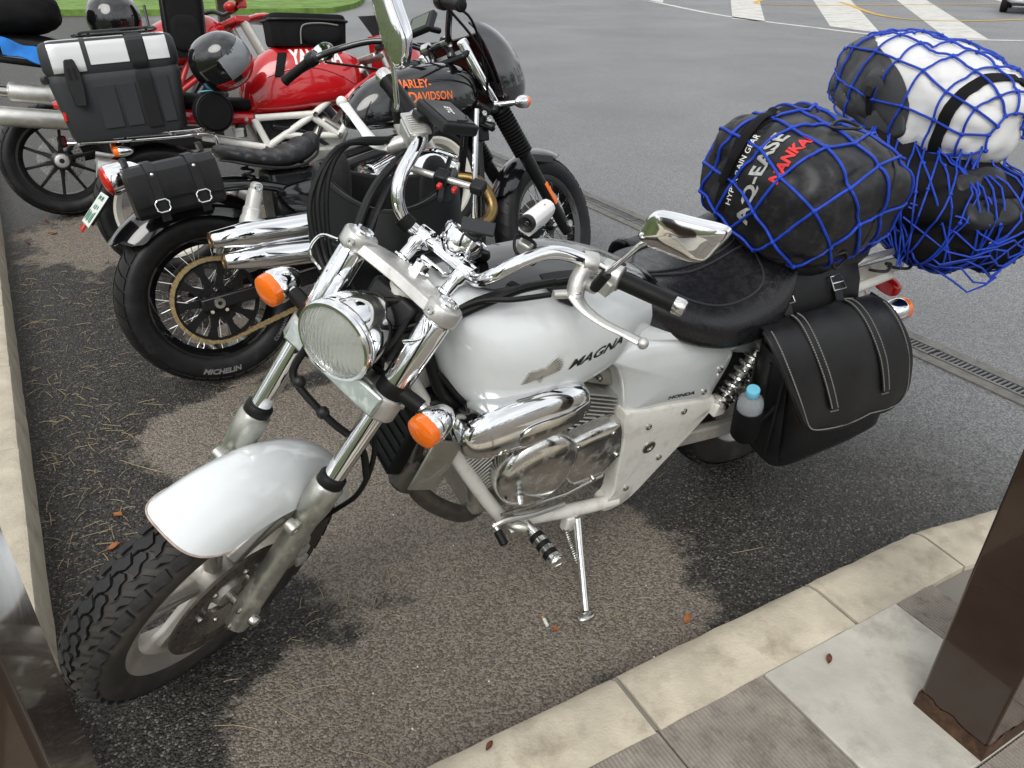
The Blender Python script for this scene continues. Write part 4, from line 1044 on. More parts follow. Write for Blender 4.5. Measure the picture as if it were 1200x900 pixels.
# exhaust
WP('exhaust_pipe', MB().tube([(1.08, .02, .60), (1.15, .03, .56), (1.185, .06, .49), (1.165, .08, .42), (1.10, .085, .34), (1.02, .07, .275), (.9, .0, .25), (.72, -.09, .24), (.5, -.15, .26), (.3, -.18, .28)], .0215, 14), 'pipe')
WP('exhaust_elbow', MB().lathe([(.001, -.045), (.025, -.043), (.036, -.03), (.036, .03), (.025, .04), (.001, .042)], (1.185, .055, .475), Vector((.6, 0, -.75)), 24), 'pipe')
WP('rear_pipe', MB().tube([(.69, .0, .60), (.62, -.05, .56), (.60, -.13, .46), (.52, -.17, .32), (.30, -.18, .28)], .02, 12), 'pipe')
for z in (.25, .36): WP('silencer', MB().tube([(.42, -.185, z), (.30, -.19, z), (.24, -.195, z), (-.40, -.205, z + .02)], [.022, .035, .043, .043], 20, smooth=False), 'chrome')
WP('radiator', joinmb(MB().box((1.185, 0, .60), (.035, .14, .22), Matrix.Rotation(R(-24), 3, 'Y'))), 'matte', bevel=.006)
WP('radiator_bracket', MB().box((1.155, .115, .545), (.075, .006, .14), Matrix.Rotation(R(-24), 3, 'Y')), 'alu_dull', bevel=.003)
for z in range(9): WP('radiator_fin', MB().box(Vector((1.207, 0, .60)) + Matrix.Rotation(R(-24), 3, 'Y') @ Vector((0, 0, -.09 + z * .0225)), (.004, .125, .003), Matrix.Rotation(R(-24), 3, 'Y')), 'black_rubber')
# pegs, levers, stand
for s in (1, -1):
    pe = WP('foot_peg', MB().lathe([(.008, -.03), (.012, -.028), (.013, 0), (.0175, .002), (.0175, .086), (.0195, .088), (.0205, .094), (.0185, .099), (.001, .101)], (.925, .205 * s, .305), Vector((-.10, s, -.05)), 24), 'chrome_worn')
    for k in range(3): WP('peg_rubber', MB().lathe([(.0172, 0), (.0190, .001), (.0190, .013), (.0172, .014)], Vector((.925, .205 * s, .305)) + Vector((-.10, s, -.05)).normalized() * (.012 + k * .026), Vector((-.10, s, -.05)), 24), 'black_rubber', parent=pe)
    WP('peg_hanger', joinmb(MB().tube([(.965, .135 * s, .272), (.955, .17 * s, .30), (.930, .192 * s, .306)], [.018, .016, .013], 10), MB().box((.955, .160 * s, .290), (.035, .05, .025))), 'alu_dull', bevel=.004)
WP('gear_lever', joinmb(MB().tube([(.80, .155, .29), (.90, .165, .31), (.975, .162, .325), (1.01, .160, .315)], .0065, 8), MB().tube([(1.005, .155, .318), (1.0, .20, .300)], .006, 8)), 'alu')
WP('gear_toe_rubber', MB().lathe([(.0055, 0), (.0105, .002), (.0105, .036), (.007, .038)], (1.004, .172, .312), Vector((-.08, 1, -.4)), 16), 'black_rubber')
WP('shift_rod', MB().tube([(.985, .150, .335), (.80, .152, .325), (.69, .150, .345)], .004, 8, smooth=False), 'steel')
bpy.context.view_layer.update()
WI = wb.matrix_world.inverted()
foot = WI @ Vector((.196, 1.372, .010)); piv = Vector((.735, .148, .196))
sd_ = (foot - piv).normalized()
ss = WP('side_stand', joinmb(MB().tube([piv - sd_ * .012, piv + sd_ * .02, piv.lerp(foot, .3), piv.lerp(foot, .8), foot - sd_ * .012], [.013, .0125, .0105, .0095, .0095], 14, smooth=False), MB().lathe([(.009, -.006), (.020, -.006), (.021, 0), (.020, .008), (.009, .010)], piv, YY, 20)), 'chrome_worn')
WP('stand_foot', MB().ell(foot + Vector((0, 0, .001)), (.024, .015, .007), 18, 8, Matrix.Rotation(.2317, 3, 'X')), 'steel', parent=ss)
WP('stand_bracket', joinmb(MB().box((.742, .135, .200), (.055, .02, .05)), MB().box((.755, .142, .182), (.03, .03, .06))), 'white_frame', bevel=.006)
WP('stand_spring', spring_mb((.765, .15, .165), piv.lerp(foot, .45) + Vector((.012, 0, 0)), .007, .0018, 16), 'steel', parent=ss)
# rear end
RA = Vector((0, 0, .31))
rw = WP('rear_wheel', rim_mb(RA, .196, .055, .012, .03), 'silver')
for k in range(5):
    a = 2 * math.pi * k / 5 + .2; d = Vector((math.cos(a), 0, math.sin(a))); t_ = Vector((-d.z, 0, d.x))
    WP('wheel_spoke', MB().loft([[RA + d * r_ + t_ * w_ + YY * .02, RA + d * r_ - t_ * w_ + YY * .02, RA + d * r_ - t_ * w_ - YY * .02, RA + d * r_ + t_ * w_ - YY * .02] for r_, w_ in ((.03, .024), (.10, .016), (.172, .03))]), 'silver', parent=rw, bevel=.005)
WP('hub', MB().lathe([(.001, -.07), (.03, -.07), (.065, -.045), (.065, .045), (.03, .08), (.001, .08)], RA, YY, 32), 'silver', parent=rw)
rt = WP('rear_tyre', tyre_mb(RA, .303, .074, .192), 'rubber_side')
tread_blocks(rt, Matrix.Identity(4), RA, .3035, .074, 'rubber', 44)
for s in (1, -1):
    WP('swing_arm', MB().loft([[Vector((x, s * y, z - h)), Vector((x, s * (y + .028), z - h)), Vector((x, s * (y + .028), z + h)), Vector((x, s * y, z + h))] for x, y, z, h in ((.55, .09, .345, .026), (.42, .10, .336, .026), (.25, .108, .322, .025), (.03, .108, .312, .023), (-.06, .108, .308, .020))]), 'silver', bevel=.006)
    top, bot = Vector((.268, .150 * s, .640)), Vector((.350, .150 * s, .465)); d = (bot - top)
    sh = WP('shock_absorber', joinmb(MB().cyl(top + d * .05, top + d * .5, .018), MB().cyl(top + d * .4, bot, .009), MB().lathe([(.008, -.016), (.018, -.016), (.018, .016), (.008, .016)], top, YY, 18, closed=True), MB().lathe([(.02, 0), (.026, .004), (.026, .018), (.02, .02)], top + d * .86, d, 18)), 'chrome_worn')
    WP('shock_spring', spring_mb(top + d * .14, top + d * .88, .0235, .0055, 6.5), 'chrome_worn', parent=sh)
    WP('shock_clevis', MB().box(bot, (.04, .036, .045)), 'white_frame', parent=sh, bevel=.006)
    signal((-.205, .188 * s, .668), (-1, 0, 0), .0335, .058, (-.15, .12 * s, .68), None, wb)
WP('chain_guard', MB().box((.30, .090, .392), (.42, .02, .018), Matrix.Rotation(R(2), 3, 'Y')), 'silver', bevel=.004)
WP('drive_chain', MB().tube([(.62, .075, .395), (.3, .075, .372), (.02, .075, .372), (-.075, .075, .31), (.02, .075, .245), (.3, .075, .262), (.62, .075, .30), (.66, .075, .35)], .011, 6, closed=True, k=8, flat=(.55, 1), up=(0, 1, 0)), 'pipe')
WP('rear_mudguard', fender_mb(RA, .425, .098, R(38), R(178), .07, roundend=.2, n=36), 'white')
tl = WP('tail_lamp', MB().ell((-.455, 0, .575), (.022, .05, .028), 20, 12, None, 2.6, 2.6), 'redlens')
rk = MB()
for s in (1, -1): rk.tube([(.02, .105 * s, .745), (-.02, .11 * s, .795), (-.12, .11 * s, .812), (-.48, .10 * s, .80)], .009, 10)
for x in (-.08, -.2, -.32, -.44): rk.tube([(x, -.108, .808), (x, .108, .808)], .008, 10, smooth=False)
rk.box((-.13, .112, .765), (.26, .005, .05)).box((-.13, -.112, .765), (.26, .005, .05))
WP('luggage_rack', rk, 'alu')
# chrome instrument behind the bar
sp_ = WP('speedometer', MB().lathe([(.001, -.055), (.03, -.052), (.044, -.035), (.048, -.012), (.048, .0), (.044, .003), (.042, 0)], (1.035, 0, .985), Vector((-.62, 0, .78)), 36), 'chrome', True)
WP('dial', MB().lathe([(.0425, -.002), (.0425, .0005), (.001, .0006)], (1.035, 0, .985), Vector((-.62, 0, .78)), 30), 'plastic', True, sp_)
WP('warning_lamp_strip', MB().box((1.06, 0, .945), (.03, .11, .02), Matrix.Rotation(R(-30), 3, 'Y')), 'chrome', True, bevel=.005)
for k in range(4): WP('indicator_lamp', MB().ell((1.052, -.036 + .024 * k, .957), (.006, .006, .004), 10, 6), ('glass', 'glass', 'glass', 'glass')[k], True)
WP('instrument_bracket', MB().box((1.10, .0, .935), (.07, .06, .01), Matrix.Rotation(R(-35), 3, 'Y')), 'chrome', True, bevel=.003)
# ------------------------------------------------------------------ luggage on the white cruiser
WM = wb.matrix_world.copy()
def on_bike(name, p, label, cat, group=None, rot=None):
    """a thing of its own that rests on the white motorcycle; its frame is the machine's"""
    o = empty(name); o.matrix_world = WM @ Matrix.Translation(Vector(p)) @ (rot.to_4x4() if rot else Matrix.Identity(4)); tag(o, label, cat, group); return o

def surf(rows, u, v):
    """Catmull-Rom patch through a grid of points: v along rows, u along columns"""
    def cr1(P, t):
        n = len(P) - 1; x = min(max(t, 0), 1) * n; i = min(int(x), n - 1); f_ = x - i
        p1, p2 = P[i], P[i + 1]; p0 = P[i - 1] if i else p1 * 2 - p2; p3 = P[i + 2] if i + 2 <= n else p2 * 2 - p1
        return .5 * ((2 * p1) + (p2 - p0) * f_ + (2 * p0 - 5 * p1 + 4 * p2 - p3) * f_ * f_ + (3 * p1 - p0 - 3 * p2 + p3) * f_ ** 3)
    return cr1([cr1([Vector(q) for q in r], u) for r in rows], v)
def surf_n(rows, u, v):
    e = .01; a = surf(rows, min(u + e, 1), v) - surf(rows, max(u - e, 0), v); b = surf(rows, u, min(v + e, 1)) - surf(rows, u, max(v - e, 0))
    n = a.cross(b); return n.normalized()

def saddlebag(s, label):
    # coordinates are the machine's; s mirrors to the right side
    o0 = Vector((.12, .22 * s, .33)); root = on_bike('saddlebag', o0, label, 'saddlebag', 'leather saddlebags')
    dx_ = .085 if s < 0 else 0
    def W(p): return Vector((p[0] + dx_, p[1] * s, p[2])) - o0
    # body
    bd = []
    for z, x0, x1, y0, y1 in ((.285, .145, -.15, .185, .275), (.30, .20, -.19, .175, .30), (.36, .215, -.20, .168, .325), (.50, .250, -.165, .165, .325), (.60, .285, -.12, .16, .305), (.695, .315, -.06, .158, .262), (.72, .305, -.04, .162, .235)):
        ring = []
        for j in range(40):
            t = 2 * math.pi * j / 40; cx, sy = math.cos(t), math.sin(t)
            ring.append(W(((x0 + x1) / 2 + math.copysign(abs(cx) ** .36, cx) * (x0 - x1) / 2, (y0 + y1) / 2 + math.copysign(abs(sy) ** .5, sy) * (y1 - y0) / 2, z)))
        bd.append(ring)
    MB().loft(bd).build('bag_body', 'leather', root, angle=60)
    rows = [[(.350, .150, .712), (.16, .150, .718), (-.03, .150, .715)],
            [(.382, .200, .762), (.17, .198, .764), (-.04, .198, .755)],
            [(.388, .252, .748), (.17, .256, .746), (-.070, .254, .730)],
            [(.350, .305, .668), (.13, .314, .664), (-.118, .306, .646)],
            [(.295, .338, .575), (.08, .350, .560), (-.155, .338, .540)],
            [(.258, .348, .505), (.04, .358, .482), (-.172, .346, .466)]]
    def F(u, v):
        # round the two lower corners, dip the hem
        c = (abs(u - .5) * 2); vv = v * (1 - .045 * (max(0, c - .80) / .20) ** 2 * (v > .5) - (.0 if v < .6 else (v - .6) / .4 * .05 * (1 - abs(math.sin(u * math.pi * 1.5 + .3)))))
        if v > .72: u = .5 + (u - .5) * (1 - .13 * ((v - .72) / .28) ** 4)
        return W(surf(rows, u, vv))
    def Fn(u, v):
        e = .012; a = F(min(u + e, 1), v) - F(max(u - e, 0), v); b = F(u, min(v + e, 1)) - F(u, max(v - e, 0)); n = b.cross(a).normalized(); return n if n.y * s + n.z * .6 > 0 else -n
    nu, nv = 30, 30; G = []
    for i in range(nv + 1): G.append([F(j / nu, i / nv) + Fn(j / nu, i / nv) * .003 * math.sin(j * .5 + i * .3) for j in range(nu + 1)])
    fb = MB().sheet(G, .005 * (1 if s > 0 else -1)); fo = fb.build('bag_flap', 'leather', root, bevel=.0015, angle=70)
    # piping round the flap
    edge = [F(0, t / 24) for t in range(6, 25)] + [F(t / 24, 1) for t in range(1, 25)] + [F(1, t / 24) for t in range(23, 5, -1)]
    MB().tube(edge, .0042, 8, smooth=False).build('flap_piping', 'leather', fo)
    st = MB()
    def stitches(fn, n):
        for k in range(n):
            a, b = fn(k / n), fn((k + .62) / n); st.tube([a, b], .0017, 5, smooth=False)
    stitches(lambda t: F(.035, .28 + .68 * t) + Fn(.035, .28 + .68 * t) * .0072, 52); stitches(lambda t: F(.965, .28 + .68 * t) + Fn(.965, .28 + .68 * t) * .0072, 52); stitches(lambda t: F(.035 + .93 * t, .965) + Fn(.035 + .93 * t, .965) * .0072, 64)
    for u0 in (.27, .73):
        hw = .030; G = []
        for i in range(25):
            v = .17 + .62 * i / 24; G.append([F(u0 + hw * e, v) + Fn(u0 + hw * e, v) * (.0068 if abs(e) < .9 else .0055) for e in (-1, -.6, 0, .6, 1)])
        so_ = MB().sheet(G, .004 * (1 if s > 0 else -1)).build('strap', 'leather', fo, bevel=.001)
        for e in (-.78, .78): stitches(lambda t, e=e: F(u0 + hw * e, .19 + .59 * t) + Fn(u0 + hw * e, .19 + .59 * t) * .0112, 44)
        stitches(lambda t: F(u0 + hw * (-1.1 + 2.2 * t), .80) + Fn(u0, .80) * .0075, 7)
        # strap end hanging under the bag
        a = F(u0 + .03, 1.0) - Vector((0, .02 * s, .0)); dz = Vector((0, 0, -1))
        MB().sheet([[a + Vector((e * .011, 0, 0)) + Vector((-.012 * t * 6, -.02 * s * t, -.105 * t)) for e in (-1, 1)] for t in (0, .33, .66, 1)], .004).build('loose_strap', 'leather', root)
        MB().tube([a + Vector((-.014, .004 * s, .0)), a + Vector((.014, .004 * s, .0)), a + Vector((.014, .004 * s, -.02)), a + Vector((-.014, .004 * s, -.02))], .002, 6, closed=True, smooth=False).build('buckle', 'chrome_worn', root)
        # upper strap and buckle over the seat rail
        p = W((surf(rows, u0, .12))); q = W((surf(rows, u0, .12).x + .015, .085, .838))
        MB().sheet([[p.lerp(q, t) + Vector((e * .014, 0, .012 * math.sin(math.pi * t))) for e in (-1, 1)] for t in (0, .25, .5, .75, 1)], .004).build('yoke_strap', 'leather', root)
        c = p.lerp(q, .35) + Vector((0, .004 * s, .016)); d = (q - p).normalized()
        bk = MB(); e1 = Vector((.021, 0, 0)); bk.tube([c + e1 + d * .018, c - e1 + d * .018, c - e1 - d * .018, c + e1 - d * .018], .0028, 8, closed=True, smooth=False); bk.tube([c + e1, c - e1], .0022, 6, smooth=False)
        bk.build('buckle', 'chrome', root)
    tag(st.build('stitching', 'stitch', fo), kind='stuff')
    # gusset and ribs at the front end
    G = []
    for i in range(9):
        z = .33 + .37 * i / 8; x = .215 + .110 * (i / 8); G.append([W((x + .016 * math.sin(math.pi * j / 4), .175 + .13 * j / 4 * (1 - .25 * i / 8), z)) for j in range(5)])
    MB().sheet(G, .004).build('gusset', 'leather', root)
    for k in range(3):
        MB().tube([W((.235 + .012 + .085 * t, .185 + .045 * k, .36 + .31 * t)) for t in (0, .33, .66, 1)], .004, 6).build('gusset_piping', 'leather', root)
    # yoke over the seat rail
    MB().sheet([[W((x, y, z + .012 * math.sin(x * 30))) for x in (.33, .24, .15, .06, -.02)] for y, z in ((.165, .742), (.145, .79), (.12, .822), (.08, .842))], .006).build('yoke', 'leather', root)
    return root
saddlebag(1, 'black leather saddlebag with stitched straps on the bottle side of the white motorcycle')
saddlebag(-1, 'black leather saddlebag half hidden behind the seat and mirror')

# bottle in its holder at the front of the left bag
bo = Vector((.318, .238, .428)); bdir = Vector((.30, .03, .95)).normalized()
hd = on_bike('bottle_holder', bo, 'black neoprene bottle holder strapped to the saddlebag', 'bottle holder')
MB().lathe([(.001, 0), (.030, .001), (.036, .012), (.037, .10), (.0365, .125), (.0345, .127), (.034, .10), (.033, .015), (.001, .012)], (0, 0, 0), bdir, 28).build('sleeve', 'nylon', hd)
MB().tube([bdir * .10 + Vector((.0, .036, 0)), bdir * .105 + Vector((-.03, .03, .0)), bdir * .12 + Vector((-.06, .03, .02))], .005, 8).build('holder_strap', 'nylon', hd)
MB().tube([bdir * .125 + Vector((-.03, -.02, 0)), bdir * .155 + Vector((-.06, -.01, .02)), bdir * .17 + Vector((-.09, .0, .03))], .004, 8).build('draw_cord', 'nylon', hd)
bt = on_bike('water_bottle', bo + bdir * .013, 'clear plastic water bottle with light blue cap', 'bottle')
M['pet'] = mat('clear bottle plastic', (.80, .86, .90), .12, trans=.75, ior=1.2)
M['cap_blue'] = mat('light blue cap', (.17, .52, .70), .4)
MB().lathe([(.001, 0), (.030, .002), (.032, .01), (.032, .125), (.030, .137), (.022, .150), (.0145, .158), (.0135, .166), (.001, .166)], (0, 0, 0), bdir, 28).build('bottle_body', 'pet', bt)
cp = MB().lathe([(.0155, .158), (.0165, .160), (.0165, .178), (.0155, .181), (.001, .1815)], (0, 0, 0), bdir, 28); cp.build('cap', 'cap_blue', bt)

# ---- soft bags
def soft_bag_mb(rad, p, q, wr, seed, n=64, m_=40):
    """crumpled super-ellipsoid about its own centre"""
    from mathutils import noise as N3
    b = MB().ell((0, 0, 0), rad, n, m_, None, p, q)
    for i, v in enumerate(b.v):
        d = v.normalized(); w_ = N3.noise(v * 9 + Vector((seed, 0, 0))) * .9 + N3.noise(v * 22 + Vector((0, seed, 0))) * .45
        r1 = (1 - abs(N3.noise(Vector((v.x * 5 + seed, v.y * 12 + v.z * 3, v.z * 11))))) ** 7; r2 = (1 - abs(N3.noise(Vector((v.x * 13 - seed, v.y * 7, v.z * 6 + v.x * 5))))) ** 8
        b.v[i] = v + d * (w_ * wr * .75 - (r1 + r2 * .7) * wr * 1.25 + wr * .5)
    return b
def cord_net(bvh, place, na, nb, r, keep=None, seed=1, jit=.1, sub_=7, off=None, drop_p=0):
    """net draped on a surface. place(a, b) gives (start outside, direction inwards) for grid coordinates a, b"""
    rr = random.Random(seed); off = off or r * .9; nodes = {}
    for i in range(na[0], na[1] + 1):
        for j in range(nb[0], nb[1] + 1): nodes[(i, j)] = (i + rr.uniform(-jit, jit), j + rr.uniform(-jit, jit))
    def drop(a, b):
        q, d = place(a, b); h = bvh.ray_cast(q, d)
        if h[0] is None or (keep and not keep(h[0])): return None
        return h[0] - d * off
    net = MB(); knots = MB(); ends = []
    for (i, j), (a, b) in nodes.items():
        p0 = drop(a, b)
        if p0 is not None: knots.ell(p0, (r * 1.9, r * 1.9, r * 1.9), 8, 6)
        for k in ((i + 1, j), (i, j + 1)):
            if k not in nodes: continue
            a2, b2 = nodes[k]; pts = []
            for s_ in range(sub_ + 1):
                t = s_ / sub_; q = drop(a + (a2 - a) * t, b + (b2 - b) * t)
                if q is not None: pts.append(q)
            if len(pts) >= 2 and all((pts[x + 1] - pts[x]).length < .12 for x in range(len(pts) - 1)):
                net.tube(pts, r, 7, smooth=False)
                if len(pts) < sub_ + 1: ends.append(pts[-1] if p0 is not None else pts[0])
    return net, knots, ends
def polar_place(c, N_0, ux, uy, step):
    c, N_0, ux, uy = Vector(c), Vector(N_0).normalized(), Vector(ux).normalized(), Vector(uy).normalized()
    def f(a, b):
        a, b = a * step, b * step; r_ = math.hypot(a, b)
        d = N_0 if r_ < 1e-6 else (N_0 * math.cos(r_) + (ux * a + uy * b) / r_ * math.sin(r_))
        return c + d * .7, -d
    return f
def barrel_place(c, axis, up, side, da, dl):
    """a steps round the barrel, b along it; past the ends the net turns in over the caps"""
    c, axis, up, side = Vector(c), Vector(axis), Vector(up), Vector(side)
    def f(a, b):
        t = a * da; d = up * math.cos(t) + side * math.sin(t); l_ = b * dl; lim = .20
        if abs(l_) <= lim: return c + axis * l_ + d * .7, -d
        e = (abs(l_) - lim) / .16; e = min(e, 1.45); dd = d * math.cos(e) + axis * math.copysign(math.sin(e), l_)
        q = c + axis * math.copysign(lim, l_); return q + dd * .7, -dd
    return f

# black tarpaulin duffel with lettering
bc = Vector((.185, .012, 1.005)); db = on_bike('duffel_bag', bc - Vector((0, 0, .15)), 'black waterproof duffel bag with grey and red lettering behind the seat', 'bag')
Z15 = Vector((0, 0, .15))
dbm = soft_bag_mb((.194, .200, .148), 3.4, 3.0, .0085, 3.1, 96, 60); dbm.v = [p + Z15 for p in dbm.v]
dbv = dbm.bvh(); dbo = dbm.build('bag_shell', 'pvc', db, angle=80)
# lettering runs up the face that looks left
Nn = Vector((.80, .12, .58)).normalized()
tx = (Vector((-.56, -.17, .80)) - Nn * Vector((-.56, -.17, .80)).dot(Nn)).normalized(); ty = Nn.cross(tx)
def bag_text(body, size, a, b, m_, name, **k):
    t = text_mb(body, size, **k); q = project_mb(t, dbv, Z15 + tx * a + ty * b, tx, ty, .002, .014, .5); return q.build(name, m_, dbo, smooth=False)
# origin of the text plane sits at the bag centre; a runs up the bag, b towards its right
bag_text('AQ-EASE', .046, -.155, .005, 'ink_grey', 'bag_lettering', bold=.0012, shear=-.18, sx=1.10)
bag_text('NANKAI', .034, -.068, -.042, 'ink_red', 'bag_lettering', bold=.0014, shear=.12, sx=.98)
bag_text('HYPER RAIN GEAR', .0185, -.135, .062, 'ink_white', 'bag_lettering', bold=.0002, sx=1.0)
# handle webbing, roll end, seam
def on_bag(bvh, pts, origin, nn, off):
    out = []
    for p in pts:
        h = bvh.ray_cast(Vector(p) + Vector(nn) * .5, -Vector(nn)); out.append((h[0] + Vector(nn) * off) if h[0] is not None else Vector(p))
    return out
for bshift in (.092,):
    rows = []
    for e in (-.016, .016): rows.append(on_bag(dbv, [Z15 + tx * t + ty * (bshift + e) for t in [-.15 + .32 * k / 16 for k in range(17)]], None, Nn, .004))
    MB().sheet(rows, .004).build('webbing', 'nylon', db)
rows = on_bag(dbv, [Z15 + tx * t + ty * (.105 - .02 * math.cos(t * 14)) for t in [-.10 + .2 * k / 12 for k in range(13)]], None, Nn, .012)
MB().tube(rows, .009, 8, flat=(1.3, .6)).build('carry_handle', 'nylon', db)
MB().box(Z15 + Vector((.175, -.06, .02)) , (.03, .03, .02)).build('side_buckle', 'plastic', db, bevel=.004)
N2 = Vector((.25, .78, .57)).normalized()
sm_ = on_bag(dbv, [Z15 + Vector((-.045 - .05 * t, .1, -.12 + .24 * t)) for t in [k / 14 for k in range(15)]], None, N2, .001)
MB().tube(sm_, .0022, 6, smooth=False).build('seam', 'pvc', db)
MB().tube([Z15 + Vector((.02, .03, .158)), Z15 + Vector((-.02, .06, .163)), Z15 + Vector((-.05, .05, .160)), Z15 + Vector((-.02, .02, .165))], .0035, 8, closed=True).build('clip_ring', 'plastic', db)
0 and MB().ell(Z15 + Vector((.085, -.165, .112)), (.05, .03, .022), 18, 10, Matrix.Rotation(R(35), 3, 'X') @ Matrix.Rotation(R(20), 3, 'Z'), 3, 3).build('roll_end', 'pvc', db)
MB().tube([Z15 + Vector((.045, .185, -.08)), Z15 + Vector((.03, .198, -.06)), Z15 + Vector((.015, .198, -.08)), Z15 + Vector((.03, .194, -.105))], .004, 8, closed=True).build('strap_ring', 'plastic', db)

nt1 = on_bike('cargo_net', bc - Vector((0, 0, .15)), 'blue elastic cargo net stretched over the black lettered duffel', 'cargo net', 'blue cargo nets')
NN = Vector((.45, .45, .77)).normalized(); nx_ = Vector((-1, .35, .2)); nx_ = (nx_ - NN * nx_.dot(NN)).normalized(); ny_ = NN.cross(nx_)
nx_, ny_ = (nx_ * .93 + ny_ * .36), (ny_ * .93 - nx_ * .36)
n1, k1, e1_ = cord_net(dbv, polar_place(Z15 + Vector((0, 0, -.02)), NN, nx_, ny_, .46), (-4, 4), (-4, 4), .0034, jit=.13, seed=5, sub_=9, keep=lambda p: p.z > .035)
n1.build('net_cord', 'cord', nt1); tag(k1.build('net_knots', 'cord', nt1), kind='stuff')

# white and black dry bag across the rack
dc = Vector((-.475, -.165, 1.088)); rz = Matrix.Rotation(R(-12), 3, 'Z') @ Matrix.Rotation(R(4), 3, 'X')
dy = on_bike('dry_bag', dc - Vector((0, 0, .15)), 'white and black roll-top dry bag lying across the rack under a net', 'bag', rot=rz)
dm = soft_bag_mb((.175, .298, .146), 2.5, 2.7, .0095, 8.7, 96, 64); dm.v = [p + Z15 for p in dm.v]
# panels: dark side panel towards the front, white crown and ends
dv = dm.bvh(); dmo = dm.build('bag_shell', 'white', dy, angle=80)
M['white_pvc'] = mat('white tarpaulin', (.66, .66, .65), .45, var=.06, vscale=9, bump=.25, bscale=40)
M['grey_pvc'] = mat('dark grey tarpaulin', (.040, .041, .043), .45, var=.25, vscale=9, bump=.25, bscale=50)
dmo.data.materials.clear(); dmo.data.materials.append(M['white_pvc'])
def dry_panel(poly, m_, off, name='side_panel'):
    P = cr_pts([(a, b, 0) for a, b in poly], 4, True); c = sum(P, Vector()) / len(P); K = 14; b = MB(); V = []; F = []
    rings = []
    for k in range(K + 1):
        ring = []
        for p in P:
            q = c + (p - c) * (k / K if k else .01); d = Vector((1, 0, .0)); h = dv.ray_cast(Z15 + Vector((.6, q.x, q.y)), Vector((-1, 0, 0)))
            ring.append((h[0] + h[1] * off * (1 if h[1].x > 0 else -1)) if h[0] is not None else Z15 + Vector((.0, q.x, q.y)))
        rings.append(ring)
    return b.loft(rings, caps=False).build(name, m_, dy, angle=80)
dry_panel([(-.285, -.04), (-.275, .045), (-.235, .098), (-.17, .112), (-.08, .105), (.02, .085), (.09, .05), (.125, -.01), (.12, -.06), (.06, -.095), (-.04, -.085), (-.15, -.07), (-.24, -.075)], 'grey_pvc', .0035)
dry_panel([(-.265, -.03), (-.26, .045), (-.225, .085), (-.19, .05), (-.20, -.02), (-.23, -.055)], 'grey_pvc', .0055, 'end_panel')
# valve, strap and buckle on the dark panel
def on_dry(y, z, off=.003):
    h = dv.ray_cast(Z15 + Vector((.6, y, z)), Vector((-1, 0, 0))); return h[0] + h[1] * off * (1 if h[1].x > 0 else -1), h[1] if h[1].x > 0 else -h[1]
p, nn_ = on_dry(-.02, .015)
MB().lathe([(.001, .006), (.018, .006), (.026, .003), (.034, .0025), (.040, .0), (.040, -.004)], p, nn_, 28).build('valve', 'grey_pvc', dy)
MB().box(p + nn_ * .007, (.012, .03, .03)).build('valve_cap', 'plastic', dy, bevel=.003)
rows = [[on_dry(-.02 + .035 * t + e, .005 - .10 * t, .008)[0] for e in (-.011, .011)] for t in (0, .2, .4, .6, .8, 1)]
MB().sheet(rows, .003).build('side_strap', 'nylon', dy)
p, nn_ = on_dry(.012, -.085, .012); MB().box(p, (.018, .05, .034)).build('buckle', 'plastic', dy, bevel=.005)
MB().tube([p + Vector((.004, -.03, -.03)), p + Vector((.006, -.015, -.05)), p + Vector((.006, .01, -.048)), p + Vector((.004, .015, -.025))], .004, 8).build('hook', 'chrome_worn', dy)
# black end strap round the right end
ring = []
for k in range(40):
    a = 2 * math.pi * k / 40; d = Vector((math.cos(a), 0, math.sin(a)));
    row = []
    for e in (-.014, .014):
        h = dv.ray_cast(Z15 + Vector((0, .215 + e, 0)) + d * .6, -d); row.append(h[0] + d * .004 if h[0] is not None else Z15 + d * .1)
    ring.append(row)
ring.append(ring[0]); MB().sheet(ring, -.003).build('end_strap', 'nylon', dy)
# fold of the roll closure
MB().ell(Z15 + Vector((.158, .06, -.05)), (.018, .07, .045), 30, 16, Matrix.Rotation(R(28), 3, 'X'), 6, 5).build('flap_fold', 'grey_pvc', dy)

# soft black bag slung below it
lc_ = Vector((-.385, .015, .900)); lb = on_bike('tail_bag', lc_ - Vector((0, 0, .11)), 'soft black nylon bag sagging under the dry bag behind the rack', 'bag', rot=Matrix.Rotation(R(-10), 3, 'Z'))
lm = soft_bag_mb((.205, .270, .135), 3.4, 3.0, .016, 2.2, 96, 60); lm.v = [p + Vector((0, 0, .11)) for p in lm.v]; lbv = lm.bvh(); lm.build('bag_shell', 'nylon', lb, angle=80)
fpm = soft_bag_mb((.10, .085, .030), 4, 3, .012, 5.5, 60, 30); fpm.xf(Matrix.Translation((.03, .185, .195)) @ Matrix.Rotation(R(-30), 4, 'X')); fpm.build('bag_flap', 'pvc', lb, angle=80)
fpm = soft_bag_mb((.085, .075, .065), 4.5, 4, .014, 1.5, 60, 30); fpm.xf(Matrix.Translation((-.12, .19, .14)) @ Matrix.Rotation(R(-14), 4, 'X')); fpm.build('side_pocket', 'pvc', lb, angle=80)
MB().tube([(.06, .245, .10), (.03, .262, .12), (-.01, .262, .11), (-.03, .255, .085)], .003, 6).build('wire_hook', 'chrome_worn', lb)
MB().box((.10, .23, .10), (.05, .03, .04)).build('buckle', 'plastic', lb, bevel=.006)

